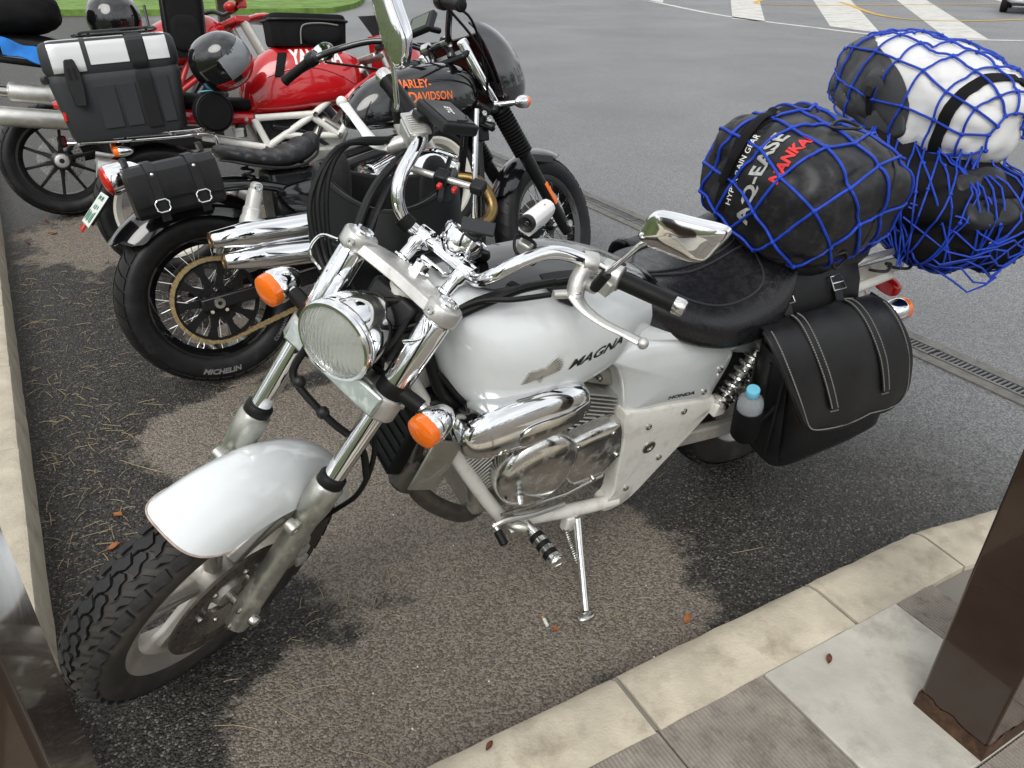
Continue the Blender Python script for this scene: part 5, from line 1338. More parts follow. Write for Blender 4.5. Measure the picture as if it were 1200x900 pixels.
# second net over both
nt2 = on_bike('cargo_net', dc - Vector((0, 0, .15)), 'blue elastic cargo net pulled over the white dry bag and gathered below it', 'cargo net', 'blue cargo nets', rot=rz)
both = joinmb(dm)
L2D = (nt2.matrix_world.inverted() @ lb.matrix_world)
both.add([L2D @ p for p in lm.v], lm.f); bbv = both.bvh()
n2, k2, e2_ = cord_net(dv, barrel_place(Z15, YY, YZ, YX, .52, .092), (-3, 4), (-4, 4), .0032, off=.0075, jit=.12, seed=9, sub_=10, keep=lambda p: p.z > .03 and not (p.y > .15 and p.z < .09 and p.x < -.05))
rr = random.Random(4)
# strands run on from the rim of the net over the lower bag to the hooks under the rack
lcen = L2D @ Vector((0, 0, .11)); B2D = nt2.matrix_world.inverted() @ WM; anchor = B2D @ Vector((-.15, .140, .795)); low = B2D @ Vector((-.44, .170, .785))
lowbv = MB(); lowbv.v = [L2D @ p for p in lm.v]; lowbv.f = lm.f; lowbv = lowbv.bvh()
def outside(p, off=.006):
    d = p - lcen
    if d.length < 1e-4: return p
    d.normalize(); h = lowbv.ray_cast(lcen + d * 1.0, -d)
    if h[0] is not None and (h[0] - lcen).length + off > (p - lcen).length: return h[0] + d * off
    return p
tops = []
for k in range(13):
    a = R(112 + 8 * (k % 2)); y = -.02 + .37 * k / 12
    q, d = barrel_place(Z15, YY, YZ, YX, 1, 1)(a, y); h = dv.ray_cast(q, d)
    if h[0] is not None: tops.append(h[0] - d * .003)
for k in range(5):
    h = dv.ray_cast(Z15 + Vector((-.10 + .22 * k / 4, .7, -.06)), Vector((0, -1, 0)))
    if h[0] is not None: tops.append(h[0] + Vector((0, .003, 0)))
for q in range(2):
    for k, top in enumerate(tops):
        if q and k % 2: continue
        top = top + Vector((0, .004, -.01)) * q
        end = anchor.lerp(low, rr.random()) + Vector((rr.uniform(-.02, .02), rr.uniform(-.012, .012), rr.uniform(-.012, .012)))
        P = [outside(top.lerp(end, t / 14) + Vector((0, .012 * math.sin(math.pi * t / 14), 0))) for t in range(15)]
        n2.tube(P, .0027, 6, smooth=False)
        if rr.random() < .6: k2.ell(P[rr.randint(3, 7)], (.0055, .0055, .0055), 8, 6)
for k in range(7):      # cross strands
    t = .2 + .1 * k; P = []
    for j in range(9): P.append(outside((L2D @ Vector((.17 - .30 * j / 8, .10 + .20 * math.sin(math.pi * j / 8) ** .6, .20 - .24 * t + .02 * math.sin(j * 1.7 + k)))), .008))
    n2.tube(P, .0027, 6, smooth=False)
n2.build('net_cord', 'cord', nt2); tag(k2.build('net_knots', 'cord', nt2), kind='stuff')
hk = MB()
for k in range(4): q = anchor.lerp(low, k / 3.5 - .1) + Vector((.0, 0, -.004)); hk.tube([q + Vector((.03, -.03, -.02)), q + Vector((.012, -.004, -.014)), q + Vector((-.012, .004, -.010)), q + Vector((-.018, .0, .006)), q + Vector((0, 0, .010))], .0042, 8)
hk.build('net_hooks', 'plastic', nt2)

# ---- small things on the handlebar (steered frame)
WS = WM @ TW
def on_bar(name, p, label, cat, rot=None):
    o = empty(name); o.matrix_world = WS @ Matrix.Translation(Vector(p)) @ (rot.to_4x4() if rot else Matrix.Identity(4)); tag(o, label, cat); return o
ac = on_bar('action_camera', (1.008, .108, 1.074), 'white action camera with round black lens clamped to the handlebar', 'camera', Matrix.Rotation(R(8), 3, 'Z') @ Matrix.Rotation(R(-6), 3, 'Y'))
secs = []
for x, k in ((-.042, .80), (-.036, .97), (-.030, 1), (.034, 1), (.040, .98)):
    secs.append([Vector((x, a * k, .024 + b * k)) for a, b in ((-.0125, -.018), (.0125, -.018), (.0140, -.010), (.0165, .006), (.0150, .015), (.009, .0215), (0, .0235), (-.009, .0215), (-.0150, .015), (-.0165, .006), (-.0140, -.010))])
MB().loft(secs).build('camera_body', 'white_plastic', ac, bevel=.0015)
lo_ = MB().lathe([(.015, -.004), (.0158, .002), (.0158, .008), (.0140, .0105), (.0125, .0095), (.0105, .0065), (.0060, .0045), (.001, .0045)], (.040, 0, .031), YX, 28).build('lens_barrel', 'plastic', ac)
MB().ell((.0455, 0, .031), (.002, .0055, .0055), 16, 8).build('lens_glass', 'black', lo_)
MB().ell((-.012, 0, .0475), (.002, .002, .0008), 10, 6).build('record_button', 'ink_red', ac)
MB().box((.02, .0162, .024), (.006, .001, .005)).build('badge', 'cap_blue', ac)
MB().lathe([(.001, -.030), (.008, -.030), (.008, -.016), (.019, -.014), (.0195, -.004), (.017, .005), (.001, .006)], (-.002, 0, .004), YZ, 24).build('camera_mount', 'plastic', ac)
cm = MB().box((.002, .004, -.045), (.024, .028, .05), Matrix.Rotation(R(22), 3, 'Y')); cm.build('bar_clamp', 'alu', ac, bevel=.004)
MB().lathe([(.001, 0), (.012, .0), (.0135, .004), (.0135, .014), (.011, .017), (.001, .018)], (.006, .018, -.05), YY, 6).build('clamp_knob', 'plastic', ac)
MB().tube([(.03, -.012, -.01), (.05, .0, -.025), (.045, .02, -.03), (.015, .022, -.016)], .003, 8, closed=True).build('lanyard', 'black_rubber', ac)

eb = on_bar('toll_card_reader', (.955, -.168, 1.112), 'black box marked ETC mounted on the handlebar by the brake reservoir', 'card reader', Matrix.Rotation(R(-22), 3, 'Z') @ Matrix.Rotation(R(-10), 3, 'Y') @ Matrix.Rotation(R(12), 3, 'X'))
ebo = MB().box((0, 0, 0), (.078, .112, .022)).build('case', 'plastic', eb, bevel=.005, seg=3)
MB().box((0, 0, .0118), (.064, .098, .003)).build('lid', 'plastic', eb, bevel=.0015)
MB().tube([(-.028, .020, .014), (-.024, .032, .0145), (-.010, .044, .0145), (.008, .046, .014)], .0022, 6).build('latch', 'plastic', eb)
tE = text_mb('ETC', .018, bold=.0006, align='CENTER'); tE.xf(Matrix.Translation((.004, -.004, .0138)) @ Matrix.Rotation(R(-100), 4, 'Z') @ Matrix.Rotation(R(180), 4, 'Z')); tE.build('case_lettering', 'ink_white', eb, smooth=False)
MB().box((.030, -.030, -.014), (.04, .03, .014)).build('bracket', 'plastic', eb, bevel=.003)
MB().tube([(.02, -.03, -.015), (.0, -.04, -.05), (.01, -.045, -.075)], .008, 8).build('bracket_arm', 'plastic', eb)

ph = on_bar('phone_holder', (1.02, -.095, 1.035), 'spring phone holder with red jaws and silver arms on the handlebar', 'phone holder', Matrix.Rotation(R(-30), 3, 'Z') @ Matrix.Rotation(R(20), 3, 'Y'))
MB().tube([(.058, -.05, .018), (.0, 0, .012), (-.055, .052, .012)], .0065, 10, smooth=False).build('arm', 'alu', ph)
MB().tube([(.02, .05, .01), (.0, 0, .006), (-.03, -.05, .008)], .005, 10, smooth=False).build('arm', 'plastic', ph)
for q in ((.058, -.05, .022), (.0, 0, .016), (-.055, .052, .016)): MB().box(q, (.026, .026, .020), Matrix.Rotation(R(45), 3, 'Z')).build('jaw', 'plastic', ph, bevel=.003)
for q in ((.012, .022, .016), (-.012, .038, .012)): MB().box(q, (.012, .009, .010), Matrix.Rotation(R(45), 3, 'Z')).build('red_pad', 'redlens', ph, bevel=.002)
MB().lathe([(.001, -.035), (.014, -.035), (.016, -.03), (.016, .004), (.001, .005)], (0, 0, 0), YZ, 18).build('holder_ball', 'plastic', ph)

um = on_bar('power_socket', (1.045, .015, 1.005), 'black ribbed accessory socket on a ball mount above the handlebar clamps', 'accessory mount', Matrix.Rotation(R(40), 3, 'Z') @ Matrix.Rotation(R(30), 3, 'Y'))
MB().lathe([(.001, -.02), (.014, -.02), (.016, -.016), (.016, -.004), (.019, -.002), (.019, .004), (.016, .006), (.016, .012), (.019, .014), (.019, .020), (.016, .022), (.016, .034), (.001, .036)], (0, 0, .01), YZ, 24).build('socket', 'plastic', um)
MB().box((.004, 0, .052), (.026, .062, .010)).build('plate', 'plastic_grey', um, bevel=.002)
MB().tube([(0, 0, -.01), (.014, -.02, -.03), (.028, -.03, -.05)], [.010, .009, .011], 10).build('ball_arm', 'chrome_worn', um)
MB().tube([(.03, .03, .0), (.032, .036, -.03), (.03, .03, -.055)], .006, 8, flat=(1.4, .7)).build('cable_switch', 'plastic', um)

# helmet hung by its chin bar behind the handlebar
hm_ = empty('helmet'); hm_.location = (-.282, 1.62, .905); tag(hm_, 'matte black helmet hanging upside down on the handlebar', 'helmet')
hm_.rotation_euler = (R(-12), R(4), R(10))
def helmet_shell(rx, ry, h, th):
    """open cup: mouth upward, front of the mouth dipped"""
    rows = []; n = 48
    for i in range(20):
        t = i / 19; row = []
        for j in range(n + 1):
            a = 2 * math.pi * j / n
            rim = h * (1 + .12 * math.cos(2 * a) - .42 * max(0, -math.sin(a)) ** 1.5 * 1.0)
            ph_ = t * math.pi / 2; z = -h * .72 * math.cos(ph_) if t < .55 else None
            zz = -h * .75 + (rim * .55 + h * .75) * t ** 1.25; k = math.sqrt(max(0, 1 - ((1 - min(1, t * 1.25)) ** 2.2)))
            k *= 1 - .10 * max(0, t - .6) / .4
            row.append(Vector((rx * k * math.cos(a), ry * k * math.sin(a), zz)))
        rows.append(row)
    return rows
hr = helmet_shell(.166, .175, .225, .02)
hb_ = MB().sheet(hr, -.004); hb_.build('shell', 'matte', hm_)
inn = [[Vector((p.x * .86, p.y * .86, p.z * .9 + .012)) for p in r] for r in hr[2:]]; M['mesh_liner'] = mat('mesh liner', (.012, .012, .013), .9, bump=.9, bscale=420); MB().sheet(inn, .003).build('liner', 'mesh_liner', hm_)
rim_o = hr[-1]; MB().tube([Vector((p.x * .97, p.y * .97, p.z)) for p in rim_o[:-1]], .008, 8, closed=True, smooth=False).build('rim_trim', 'black_rubber', hm_)
for s in (-1, 1):
    MB().ell((.105 * s, .02, .085), (.032, .07, .085), 18, 12, None, 3, 2.5).build('cheek_pad', 'mesh_liner', hm_)
ln = []
for k in range(25):
    a = -2.7 + 2.3 * k / 24; rowi = hr[13]; j = int(((a / (2 * math.pi)) % 1) * 48); p = rowi[j]; ln.append(Vector((p.x * 1.012, p.y * 1.012, p.z)))
MB().tube(ln, .0025, 6).build('shell_line', 'plastic_grey', hm_)
# ------------------------------------------------------------------ black bobber next to it
hb_root = empty('bobber_motorcycle', (-1.0848, 2.5546, .002), (-.1565, 0, .5903))
tag(hb_root, 'glossy black bobber motorcycle with chrome twin silencers and orange tank lettering', 'motorcycle')
HAX = Vector((1.52, 0, .33)); HRA = Vector((0, 0, .323)); TH = rake_mat(HAX, .05, 30, .37); HK = R(30)
HA = Vector((-math.sin(HK), 0, math.cos(HK))); HN = Vector((math.cos(HK), 0, math.sin(HK)))
def hleg(s, y, f=0): return HAX + HA * s + HN * f + Vector((0, y, 0))
def HP(name, mb, m_, st=False, parent=None, root=None, T=None, **k):
    if st: mb.xf(TH if T is None else T)
    return mb.build(name, m_, parent or root or hb_root, **k)
M['spoke'] = mat('polished spokes', (.72, .72, .70), .2, 1)
M['black_metal'] = mat('satin black metal', (.012, .012, .013), .3, .2, rvar=.08, vscale=20)
def wire_wheel(c, rim_r, rim_hw, n, hub_r, hub_hw, T, root, name):
    st = T is not None; P_ = lambda nm, mb, m_, par=None, **k: (mb.xf(T) if st else mb).build(nm, m_, par or root, **k)
    w_ = P_(name, rim_mb(c, rim_r, rim_hw, .012, .028), 'black')
    P_('hub', MB().lathe([(.001, -hub_hw - .02), (.018, -hub_hw - .02), (.02, -hub_hw), (hub_r, -hub_hw), (hub_r, -hub_hw + .008), (hub_r * .6, -hub_hw + .02), (hub_r * .6, hub_hw - .02), (hub_r, hub_hw - .008), (hub_r, hub_hw), (.02, hub_hw), (.001, hub_hw + .02)], c, YY, 28), 'black_metal', w_)
    sm_ = MB().cyl((0, 0, 0), (0, 0, 1), 1, 5).mesh('spoke'); sm_.materials.append(M['spoke'])
    for k in range(n):
        side = -1 if k % 2 else 1; cross = .55 if (k // 2) % 2 else -.55; a = 2 * math.pi * k / n
        p0 = Vector(c) + Vector((math.cos(a + cross) * hub_r * .92, side * hub_hw * .9, math.sin(a + cross) * hub_r * .92)); p1 = Vector(c) + Vector((math.cos(a) * (rim_r - .018), side * .006, math.sin(a) * (rim_r - .018)))
        d = p1 - p0; o = bpy.data.objects.new('spoke', sm_); COL.objects.link(o); o.parent = w_
        mt = Matrix.Translation(p0) @ d.to_track_quat('Z', 'Y').to_matrix().to_4x4() @ Matrix.Diagonal((.0019, .0019, d.length, 1)); o.matrix_local = (T @ mt) if st else mt
    return w_
def road_tyre(c, R_, hw, rim, T, root, name, n=40, m_='tyre_clean'):
    t_ = tyre_mb(c, R_, hw, rim)
    if T is not None: t_.xf(T)
    o = t_.build(name, m_, root)
    # sipes: short slanted grooves as thin dark rubber ridges would be wrong; raised pads between grooves
    h = R_ - rim
    def rad(t): return R_ - h * .30 * (abs(t) ** 2.6)
    meshes_ = []
    for s in (-1, 1):
        b = MB(); secs = []; da = 2 * math.pi / n
        for t, sk in ((.12, 0), (.4, .22), (.68, .42), (.9, .52)):
            nn = Vector((0, t * .6 * s, 1)).normalized(); ring = []
            for lift, es in ((0, (-.43, .43)), (1, (.42, -.42))):
                for e in es:
                    a = (e + sk * 1.2) * da; rr = rad(t) - .001 + lift * .0048 * nn.z; y = s * t * hw * .93 + lift * .0048 * nn.y
                    ring.append(Vector((rr * math.cos(a), y, rr * math.sin(a))))
            secs.append(ring)
        b.loft(secs); b.v = [p + Vector(c) for p in b.v]; me = b.mesh('tread_block', True, 30); me.materials.append(M[m_]); meshes_.append(me)
    for q, me in enumerate(meshes_):
        for k in range(n):
            p = bpy.data.objects.new('tread_block', me); COL.objects.link(p); p.parent = o; mm = rot_y(2 * math.pi * (k + .5 * q) / n, c); p.matrix_local = (T @ mm) if T is not None else mm
    return o
def ring_text(body, size, c, r, y, a0, side, m_, parent, T=None, **k):
    """lettering round a tyre wall; side = -1 for the right-hand wall; a0 centre angle"""
    t = text_mb(body, size, align='CENTER', **k); o = MB(); o.f = t.f
    for p in t.v:
        rr = r + (p.y if True else 0); a = a0 - p.x / r * (-1 if side < 0 else 1); o.v.append(Vector(c) + Vector((rr * math.cos(a), y, rr * math.sin(a))))
    if T is not None: o.xf(T)
    return o.build('tyre_lettering', m_, parent, smooth=False)
hrt = road_tyre(HRA, .319, .076, .222, None, hb_root, 'rear_tyre')
wire_wheel(HRA, .222, .055, 40, .05, .045, None, hb_root, 'rear_wheel')
M['ink_tyre'] = mat('tyre wall lettering', (.14, .14, .14), .6)
# lettering on the right wall reads from outside, tops towards the axle at the bottom of the wheel
def wall_text(body, size, a_c, r, m_='ink_tyre', **k):
    t = text_mb(body, size, align='CENTER', **k); o = MB(); o.f = t.f
    for p in t.v:
        rr = r - p.y; a = a_c + p.x / r; y = -.0795 - .0 * rr; o.v.append(HRA + Vector((rr * math.cos(a), y, rr * math.sin(a))))
    return o.build('tyre_lettering', m_, hrt, smooth=False)
wall_text('MICHELIN', .026, R(-97), .278, bold=.0012, shear=.25, sx=1.2)
wall_text('COMMANDER', .019, R(-34), .272, bold=.0004, sx=1.1)
hdisc = HP('rear_disc', disc_mb(HRA, .062, .09, .135), 'disc', smooth=False)
# sprocket and chain on the near side
SY = -.092; sc_ = MB().lathe([(.135, -.003), (.150, -.003), (.150, .003), (.135, .003)], HRA + YY * SY, YY, 72, closed=True)
sc_.lathe([(.02, -.003), (.06, -.003), (.06, .003), (.02, .003)], HRA + YY * SY, YY, 40, closed=True)
for k in range(10):
    a = 2 * math.pi * k / 10; d = Vector((math.cos(a), 0, math.sin(a))); t_ = Vector((-d.z, 0, d.x))
    sc_.loft([[HRA + YY * (SY - .003) + d * r_ + t_ * w_, HRA + YY * (SY - .003) + d * r_ - t_ * w_, HRA + YY * (SY + .003) + d * r_ - t_ * w_, HRA + YY * (SY + .003) + d * r_ + t_ * w_] for r_, w_ in ((.055, .016), (.10, .011), (.138, .020))])
spo = HP('sprocket', sc_, 'black_metal', smooth=False)
HP('hub_cap', MB().lathe([(.001, -.030), (.012, -.030), (.014, -.022), (.024, -.02), (.026, 0), (.045, .004), (.05, .014)], HRA + YY * (SY - .004), YY, 28), 'black_metal')
HP('axle_nut', MB().lathe([(.008, -.048), (.019, -.048), (.021, -.044), (.021, -.026), (.008, -.024)], HRA + YY * SY, YY, 12, closed=True), 'chrome_worn')
for k in range(5):
    a = 2 * math.pi * k / 5 + .3; HP('sprocket_bolt', bolt_mb(HRA + Vector((.043 * math.cos(a), SY - .008, .043 * math.sin(a))), -YY, .008, .008), 'chrome', parent=spo)
path = []; FS = Vector((.66, SY, .372)); R1, R2 = .151, .045
up_, dn_ = [], []
for k in range(33): a = R(78) + R(204) * k / 32; path.append(HRA + Vector((R1 * math.cos(a), SY, R1 * math.sin(a))))
for k in range(17): a = R(-80) + R(160) * k / 16; path.append(FS + Vector((R2 * math.cos(a), 0, R2 * math.sin(a))))
def resample(P, step):
    P = P + [P[0]]; L_ = [0]
    for i in range(1, len(P)): L_.append(L_[-1] + (P[i] - P[i - 1]).length)
    n = int(L_[-1] / step); out = []
    for k in range(n):
        s = L_[-1] * k / n; i = next(j for j in range(1, len(P)) if L_[j] >= s); f_ = (s - L_[i - 1]) / max(1e-9, L_[i] - L_[i - 1]); out.append(P[i - 1].lerp(P[i], f_))
    return out
cp_ = resample(path, .0155); ch = MB()
for k in range(len(cp_)):
    a, b = cp_[k], cp_[(k + 1) % len(cp_)]; d = (b - a).normalized(); w_ = d.cross(YY).normalized(); o_ = .010 if k % 2 else .0065
    for s in (-1, 1):
        ch.box((a + b) / 2 + YY * s * o_, ((b - a).length * 1.35, .0028, .0125), Matrix((( d.x, 0, w_.x), (d.y, 1, w_.y), (d.z, 0, w_.z))))
    ch.cyl(a - YY * .011, a + YY * .011, .005, 6)
cho = HP('drive_chain', ch, 'chain', smooth=False)
# silencers, upswept slash-cut chrome
for z0, z1, x0, x1, y in ((.556, .552, .0, .56, -.205), (.480, .448, .03, .54, -.205)):
    a, b = Vector((x0, y, z0)), Vector((x1, y + .01, z1)); d = (b - a).normalized(); L_ = (b - a).length
    mu = HP('silencer', MB().lathe([(.024, .0), (.027, .001), (.029, .004), (.044, .12), (.046, .14), (.046, L_ - .09), (.044, L_ - .07), (.030, L_ + .02), (.028, L_ + .03), (.028, L_ + .32)], a, d, 36), 'chrome')
    HP('tail_pipe', MB().lathe([(.022, .05), (.0225, -.002), (.0262, -.003), (.0275, .003), (.0235, .0), (.020, .05)], a, d, 30), 'bronze', parent=mu)
    HP('pipe_mouth', MB().lathe([(.0225, .04), (.001, .041)], a, d, 24), 'hole', parent=mu)
# shock absorbers in silver
M['silver_paint'] = mat('pale silver paint', (.60, .60, .57), .35, .3)
for s in (-1, 1):
    a, b = Vector((.198, .150 * s, .700)), Vector((.085, .150 * s, .42)); d = b - a
    HP('shock_absorber', joinmb(MB().lathe([(.012, 0), (.024, .01), (.026, .03), (.026, .07), (.030, .075), (.030, .10), (.034, .11), (.034, .15), (.026, .155), (.026, .28)], a, d, 24), MB().lathe([(.007, -.018), (.018, -.018), (.018, .018), (.007, .018)], a, YY, 20, closed=True)), 'silver_paint')
    HP('shock_bolt', bolt_mb(a + YY * .018 * s, YY * s, .013, .014), 'chrome')
    HP('swing_arm', MB().loft([[Vector((x, s * y, z - h_)), Vector((x, s * (y + .026), z - h_)), Vector((x, s * (y + .026), z + h_)), Vector((x, s * y, z + h_))] for x, y, z, h_ in ((.58, .10, .37, .028), (.3, .108, .345, .026), (-.06, .108, .322, .022))]), 'black_metal', bevel=.006)
HP('rear_mudguard', fender_mb(HRA, .378, .095, R(55), R(140), .055, roundend=.2, n=30), 'black')
for s in (-1, 1):
    HP('mudguard_strut', MB().tube([(.36, .115 * s, .66), (.2, .120 * s, .705), (.0, .118 * s, .71), (-.16, .108 * s, .69)], .017, 12), 'black')
    HP('frame_rail', MB().tube([(1.10, .05 * s, .86), (.9, .09 * s, .80), (.6, .115 * s, .74), (.4, .12 * s, .69), (.3, .12 * s, .66)], .017, 12), 'black_metal')
    HP('cradle_tube', MB().tube([(1.16, .05 * s, .80), (1.12, .10 * s, .5), (1.05, .13 * s, .20), (.85, .14 * s, .16), (.5, .13 * s, .2), (.46, .12 * s, .45), (.42, .12 * s, .66)], .017, 12), 'black_metal')
# oil tank / side cover
for s in (-1, 1):
    out_ = [(.275, .672), (.38, .700), (.52, .695), (.62, .655), (.625, .575), (.59, .545), (.42, .552), (.315, .600)]
    P = cr_pts([(a, b, 0) for a, b in out_], 3, True); c = sum(P, Vector()) / len(P)
    HP('side_cover', MB().loft([[Vector((c.x + (p.x - c.x) * k, s * y, c.y + (p.y - c.y) * k)) for p in P] for k, y in ((1, .07), (1, .135), (.96, .147), (.86, .151), (.5, .153), (.02, .1535))]), 'black', angle=45)
HP('battery_box', MB().box((.44, 0, .62), (.34, .17, .24)), 'black_metal', bevel=.02)
# seat with rolls
keys = [(.115, .035, .815, .832, .82), (.14, .10, .79, .842, .815), (.20, .130, .766, .828, .795), (.28, .138, .750, .806, .776), (.36, .128, .748, .812, .778), (.43, .10, .765, .838, .80), (.475, .066, .795, .850, .822), (.49, .03, .815, .840, .828)]
secs = []
for r in interp_secs(keys, 12):
    ring = ring_x(*r, n=40, pb=3.2, pt=2.6); w_ = .013 * (abs(math.sin((r[0] - .135) / .052 * math.pi)) ** .6 - .6) if .17 < r[0] < .475 else 0
    secs.append([Vector((p.x, p.y * (1 + w_ * 2), p.z + (w_ if p.z > r[4] else 0))) for p in ring])
hs_ = HP('seat', MB().loft(secs), 'leather', angle=60)
HP('seat_piping', MB().tube([(.13, 0, .79)] + [(x, -w_, z) for x, w_, z in ((.15, .10, .788), (.22, .135, .768), (.30, .140, .752), (.38, .124, .752), (.45, .09, .778), (.485, .03, .81))], .005, 8), 'leather', parent=hs_)
for x in (.2, .40): HP('seat_spring', spring_mb((x, -.07, .70), (x, -.07, .765), .02, .0045, 3), 'black_metal')
# tank
tk2 = [(.610, .02, .865, .895, .880), (.630, .058, .848, .940, .885), (.69, .092, .838, .995, .895), (.78, .114, .836, 1.035, .905), (.90, .126, .840, 1.060, .915), (1.02, .124, .848, 1.062, .925), (1.12, .104, .858, 1.045, .93), (1.165, .070, .872, 1.01, .935), (1.18, .02, .91, .96, .936)]
ht = MB().loft([ring_x(*r, n=40, pb=2.8, pt=2.3) for r in interp_secs(tk2)]); htb = ht.bvh(); hto = HP('fuel_tank', ht, 'black')
ux, uy = Vector((1, 0, -.03)), Vector((0, 0, 1))
for body, x, z, sz in (('HARLEY-', .785, .978, .042), ('DAVIDSON', .830, .931, .042)):
    t = text_mb(body[0], sz * 1.35, bold=.001, sx=.85); q = project_mb(t, htb, (x, 0, z - .008), ux, uy, .0013, .012, .5); 
    HP('tank_lettering', q, 'ink_orange', parent=hto, smooth=False)
    t = text_mb(body[1:], sz, bold=.0008, sx=.85); q = project_mb(t, htb, (x + sz * .80, 0, z), ux, uy, .0013, .012, .5); HP('tank_lettering', q, 'ink_orange', parent=hto, smooth=False)
HP('fuel_cap', MB().lathe([(.035, 0), (.035, .012), (.028, .018), (.001, .02)], (.92, 0, 1.058), YZ, 28), 'black', parent=hto)
M['gold_pipe'] = mat('heat tinted pipe', (.22, .15, .06), .3, 1, var=.3, vscale=14)
# engine
for bx, d in ((.905, Vector((.36, 0, .93))), (.815, Vector((-.36, 0, .93)))):
    d.normalize(); ry = Matrix(((d.z, 0, d.x), (0, 1, 0), (-d.x, 0, d.z))); base = Vector((bx, 0, .47))
    cy = HP('cylinder', MB().cyl(base, base + d * .19, .062, 28), 'black_metal')
    for k in range(10): HP('cooling_fin', MB().box(base + d * (.02 + k * .0165), (.155, .19, .0055), ry), 'black_metal', parent=cy, bevel=.002)
    HP('rocker_box', joinmb(MB().box(base + d * .225, (.135, .16, .05), ry), MB().box(base + d * .262, (.115, .14, .03), ry)), 'chrome', bevel=.014, seg=3)
    for s in (-.03, .03): HP('pushrod_tube', MB().cyl(base + Vector((s * .6, -.105, -.02)), base + d * .21 + Vector((s, -.09, 0)), .011, 14), 'chrome')
HP('crankcase', joinmb(MB().box((.84, 0, .36), (.36, .18, .26)), MB().box((.62, 0, .38), (.2, .16, .2))), 'black_metal', bevel=.04, seg=3)
HP('cam_cover', MB().lathe([(.001, .03), (.09, .028), (.115, .015), (.12, 0), (.12, -.05)], (.86, -.12, .37), -YY, 36), 'chrome')
HP('air_cleaner', MB().lathe([(.001, .05), (.07, .049), (.10, .04), (.108, .025), (.108, -.02), (.06, -.03)], (.86, -.15, .64), -YY, 40), 'chrome')
HP('header_pipe', joinmb(MB().tube([(1.0, -.06, .63), (1.10, -.12, .60), (1.13, -.17, .5), (1.05, -.205, .44), (.86, -.208, .45)], .024, 14)), 'gold_pipe')
HP('header_pipe', joinmb(MB().tube([(.72, -.06, .63), (.66, -.13, .66), (.66, -.19, .60), (.74, -.205, .55)], .024, 14)), 'chrome')
HP('down_stay', MB().tube([(1.125, -.115, .88), (1.09, -.125, .66), (1.06, -.13, .45)], .012, 12), 'chrome')
HP('coil_cluster', joinmb(MB().box((1.15, -.03, .85), (.06, .14, .06)), MB().box((1.17, -.06, .78), (.05, .05, .06)), MB().cyl((1.14, -.09, .9), (1.2, -.1, .86), .014), MB().cyl((1.16, -.06, .83), (1.2, -.12, .80), .018)), 'black_metal', bevel=.006)
HP('ignition_bolts', joinmb(*[bolt_mb((1.16 + .02 * k, -.11, .86 - .025 * k), -YY, .012, .01) for k in range(3)]), 'chrome_worn')
# front end
hft = road_tyre(HAX, .326, .052, .235, TH, hb_root, 'front_tyre')
wire_wheel(HAX, .235, .036, 40, .035, .035, TH, hb_root, 'front_wheel')
HP('front_disc', disc_mb(HAX, .045, .08, .13), 'disc', True, smooth=False)
HP('front_axle', joinmb(MB().cyl(HAX - YY * .14, HAX + YY * .14, .011), MB().lathe([(.008, 0), (.016, 0), (.016, .012), (.008, .014)], HAX - YY * .15, YY, 16)), 'chrome_worn', True)
for s in (-1, 1):
    y = .11 * s; fl = HP('fork_leg', MB().lathe([(.012, -.05), (.024, -.045), (.027, -.01), (.026, .30), (.028, .31), (.028, .40)], hleg(0, y), HA, 24), 'black_metal', True)
    pr = []
    for k in range(15): z = .385 + k * .0145; pr += [(.030, z), (.041, z + .0045), (.041, z + .009)]
    HP('fork_gaiter', MB().lathe([(.026, .38)] + pr + [(.030, .605), (.022, .61)], hleg(0, y), HA, 28), 'black_rubber', True, fl)
    HP('fork_tube', MB().lathe([(.0215, .60), (.0215, .90), (.018, .905)], hleg(0, y), HA, 24), 'chrome', True, fl)
    HP('reflector', MB().box(hleg(.17, y + .0 * s, .0) + Vector((0, .027 * s, 0)), (.022, .006, .11), Matrix.Rotation(-HK, 3, 'Y')), 'amber', True, fl, bevel=.003)
    sg = signal(Vector((1.262, .205 * s, .857)), (1, 0, -.05), .026, .05, None, TH, hb_root)
    HP('signal_stem', MB().tube([(1.225, .205 * s, .857), (1.20, .16 * s, .862), (1.19, .12 * s, .868)], [.009, .011, .013], 12), 'chrome', True)
HP('triple_clamp', joinmb(MB().box(hleg(.62, 0, -.02), (.07, .27, .03), Matrix.Rotation(-HK, 3, 'Y')), MB().box(hleg(.86, 0, -.02), (.07, .26, .025), Matrix.Rotation(-HK, 3, 'Y'))), 'black_metal', True, bevel=.012)
HP('front_mudguard', fender_mb(HAX, .355, .068, R(62), R(150), .03, roundend=.2, n=26), 'black', True)
HP('mudguard_stay', joinmb(MB().box(HAX + Vector((-.02, -.075, .30)), (.14, .012, .035), Matrix.Rotation(R(8), 3, 'Y')), MB().box(HAX + Vector((-.02, .075, .30)), (.14, .012, .035), Matrix.Rotation(R(8), 3, 'Y'))), 'black_metal', True, bevel=.004)
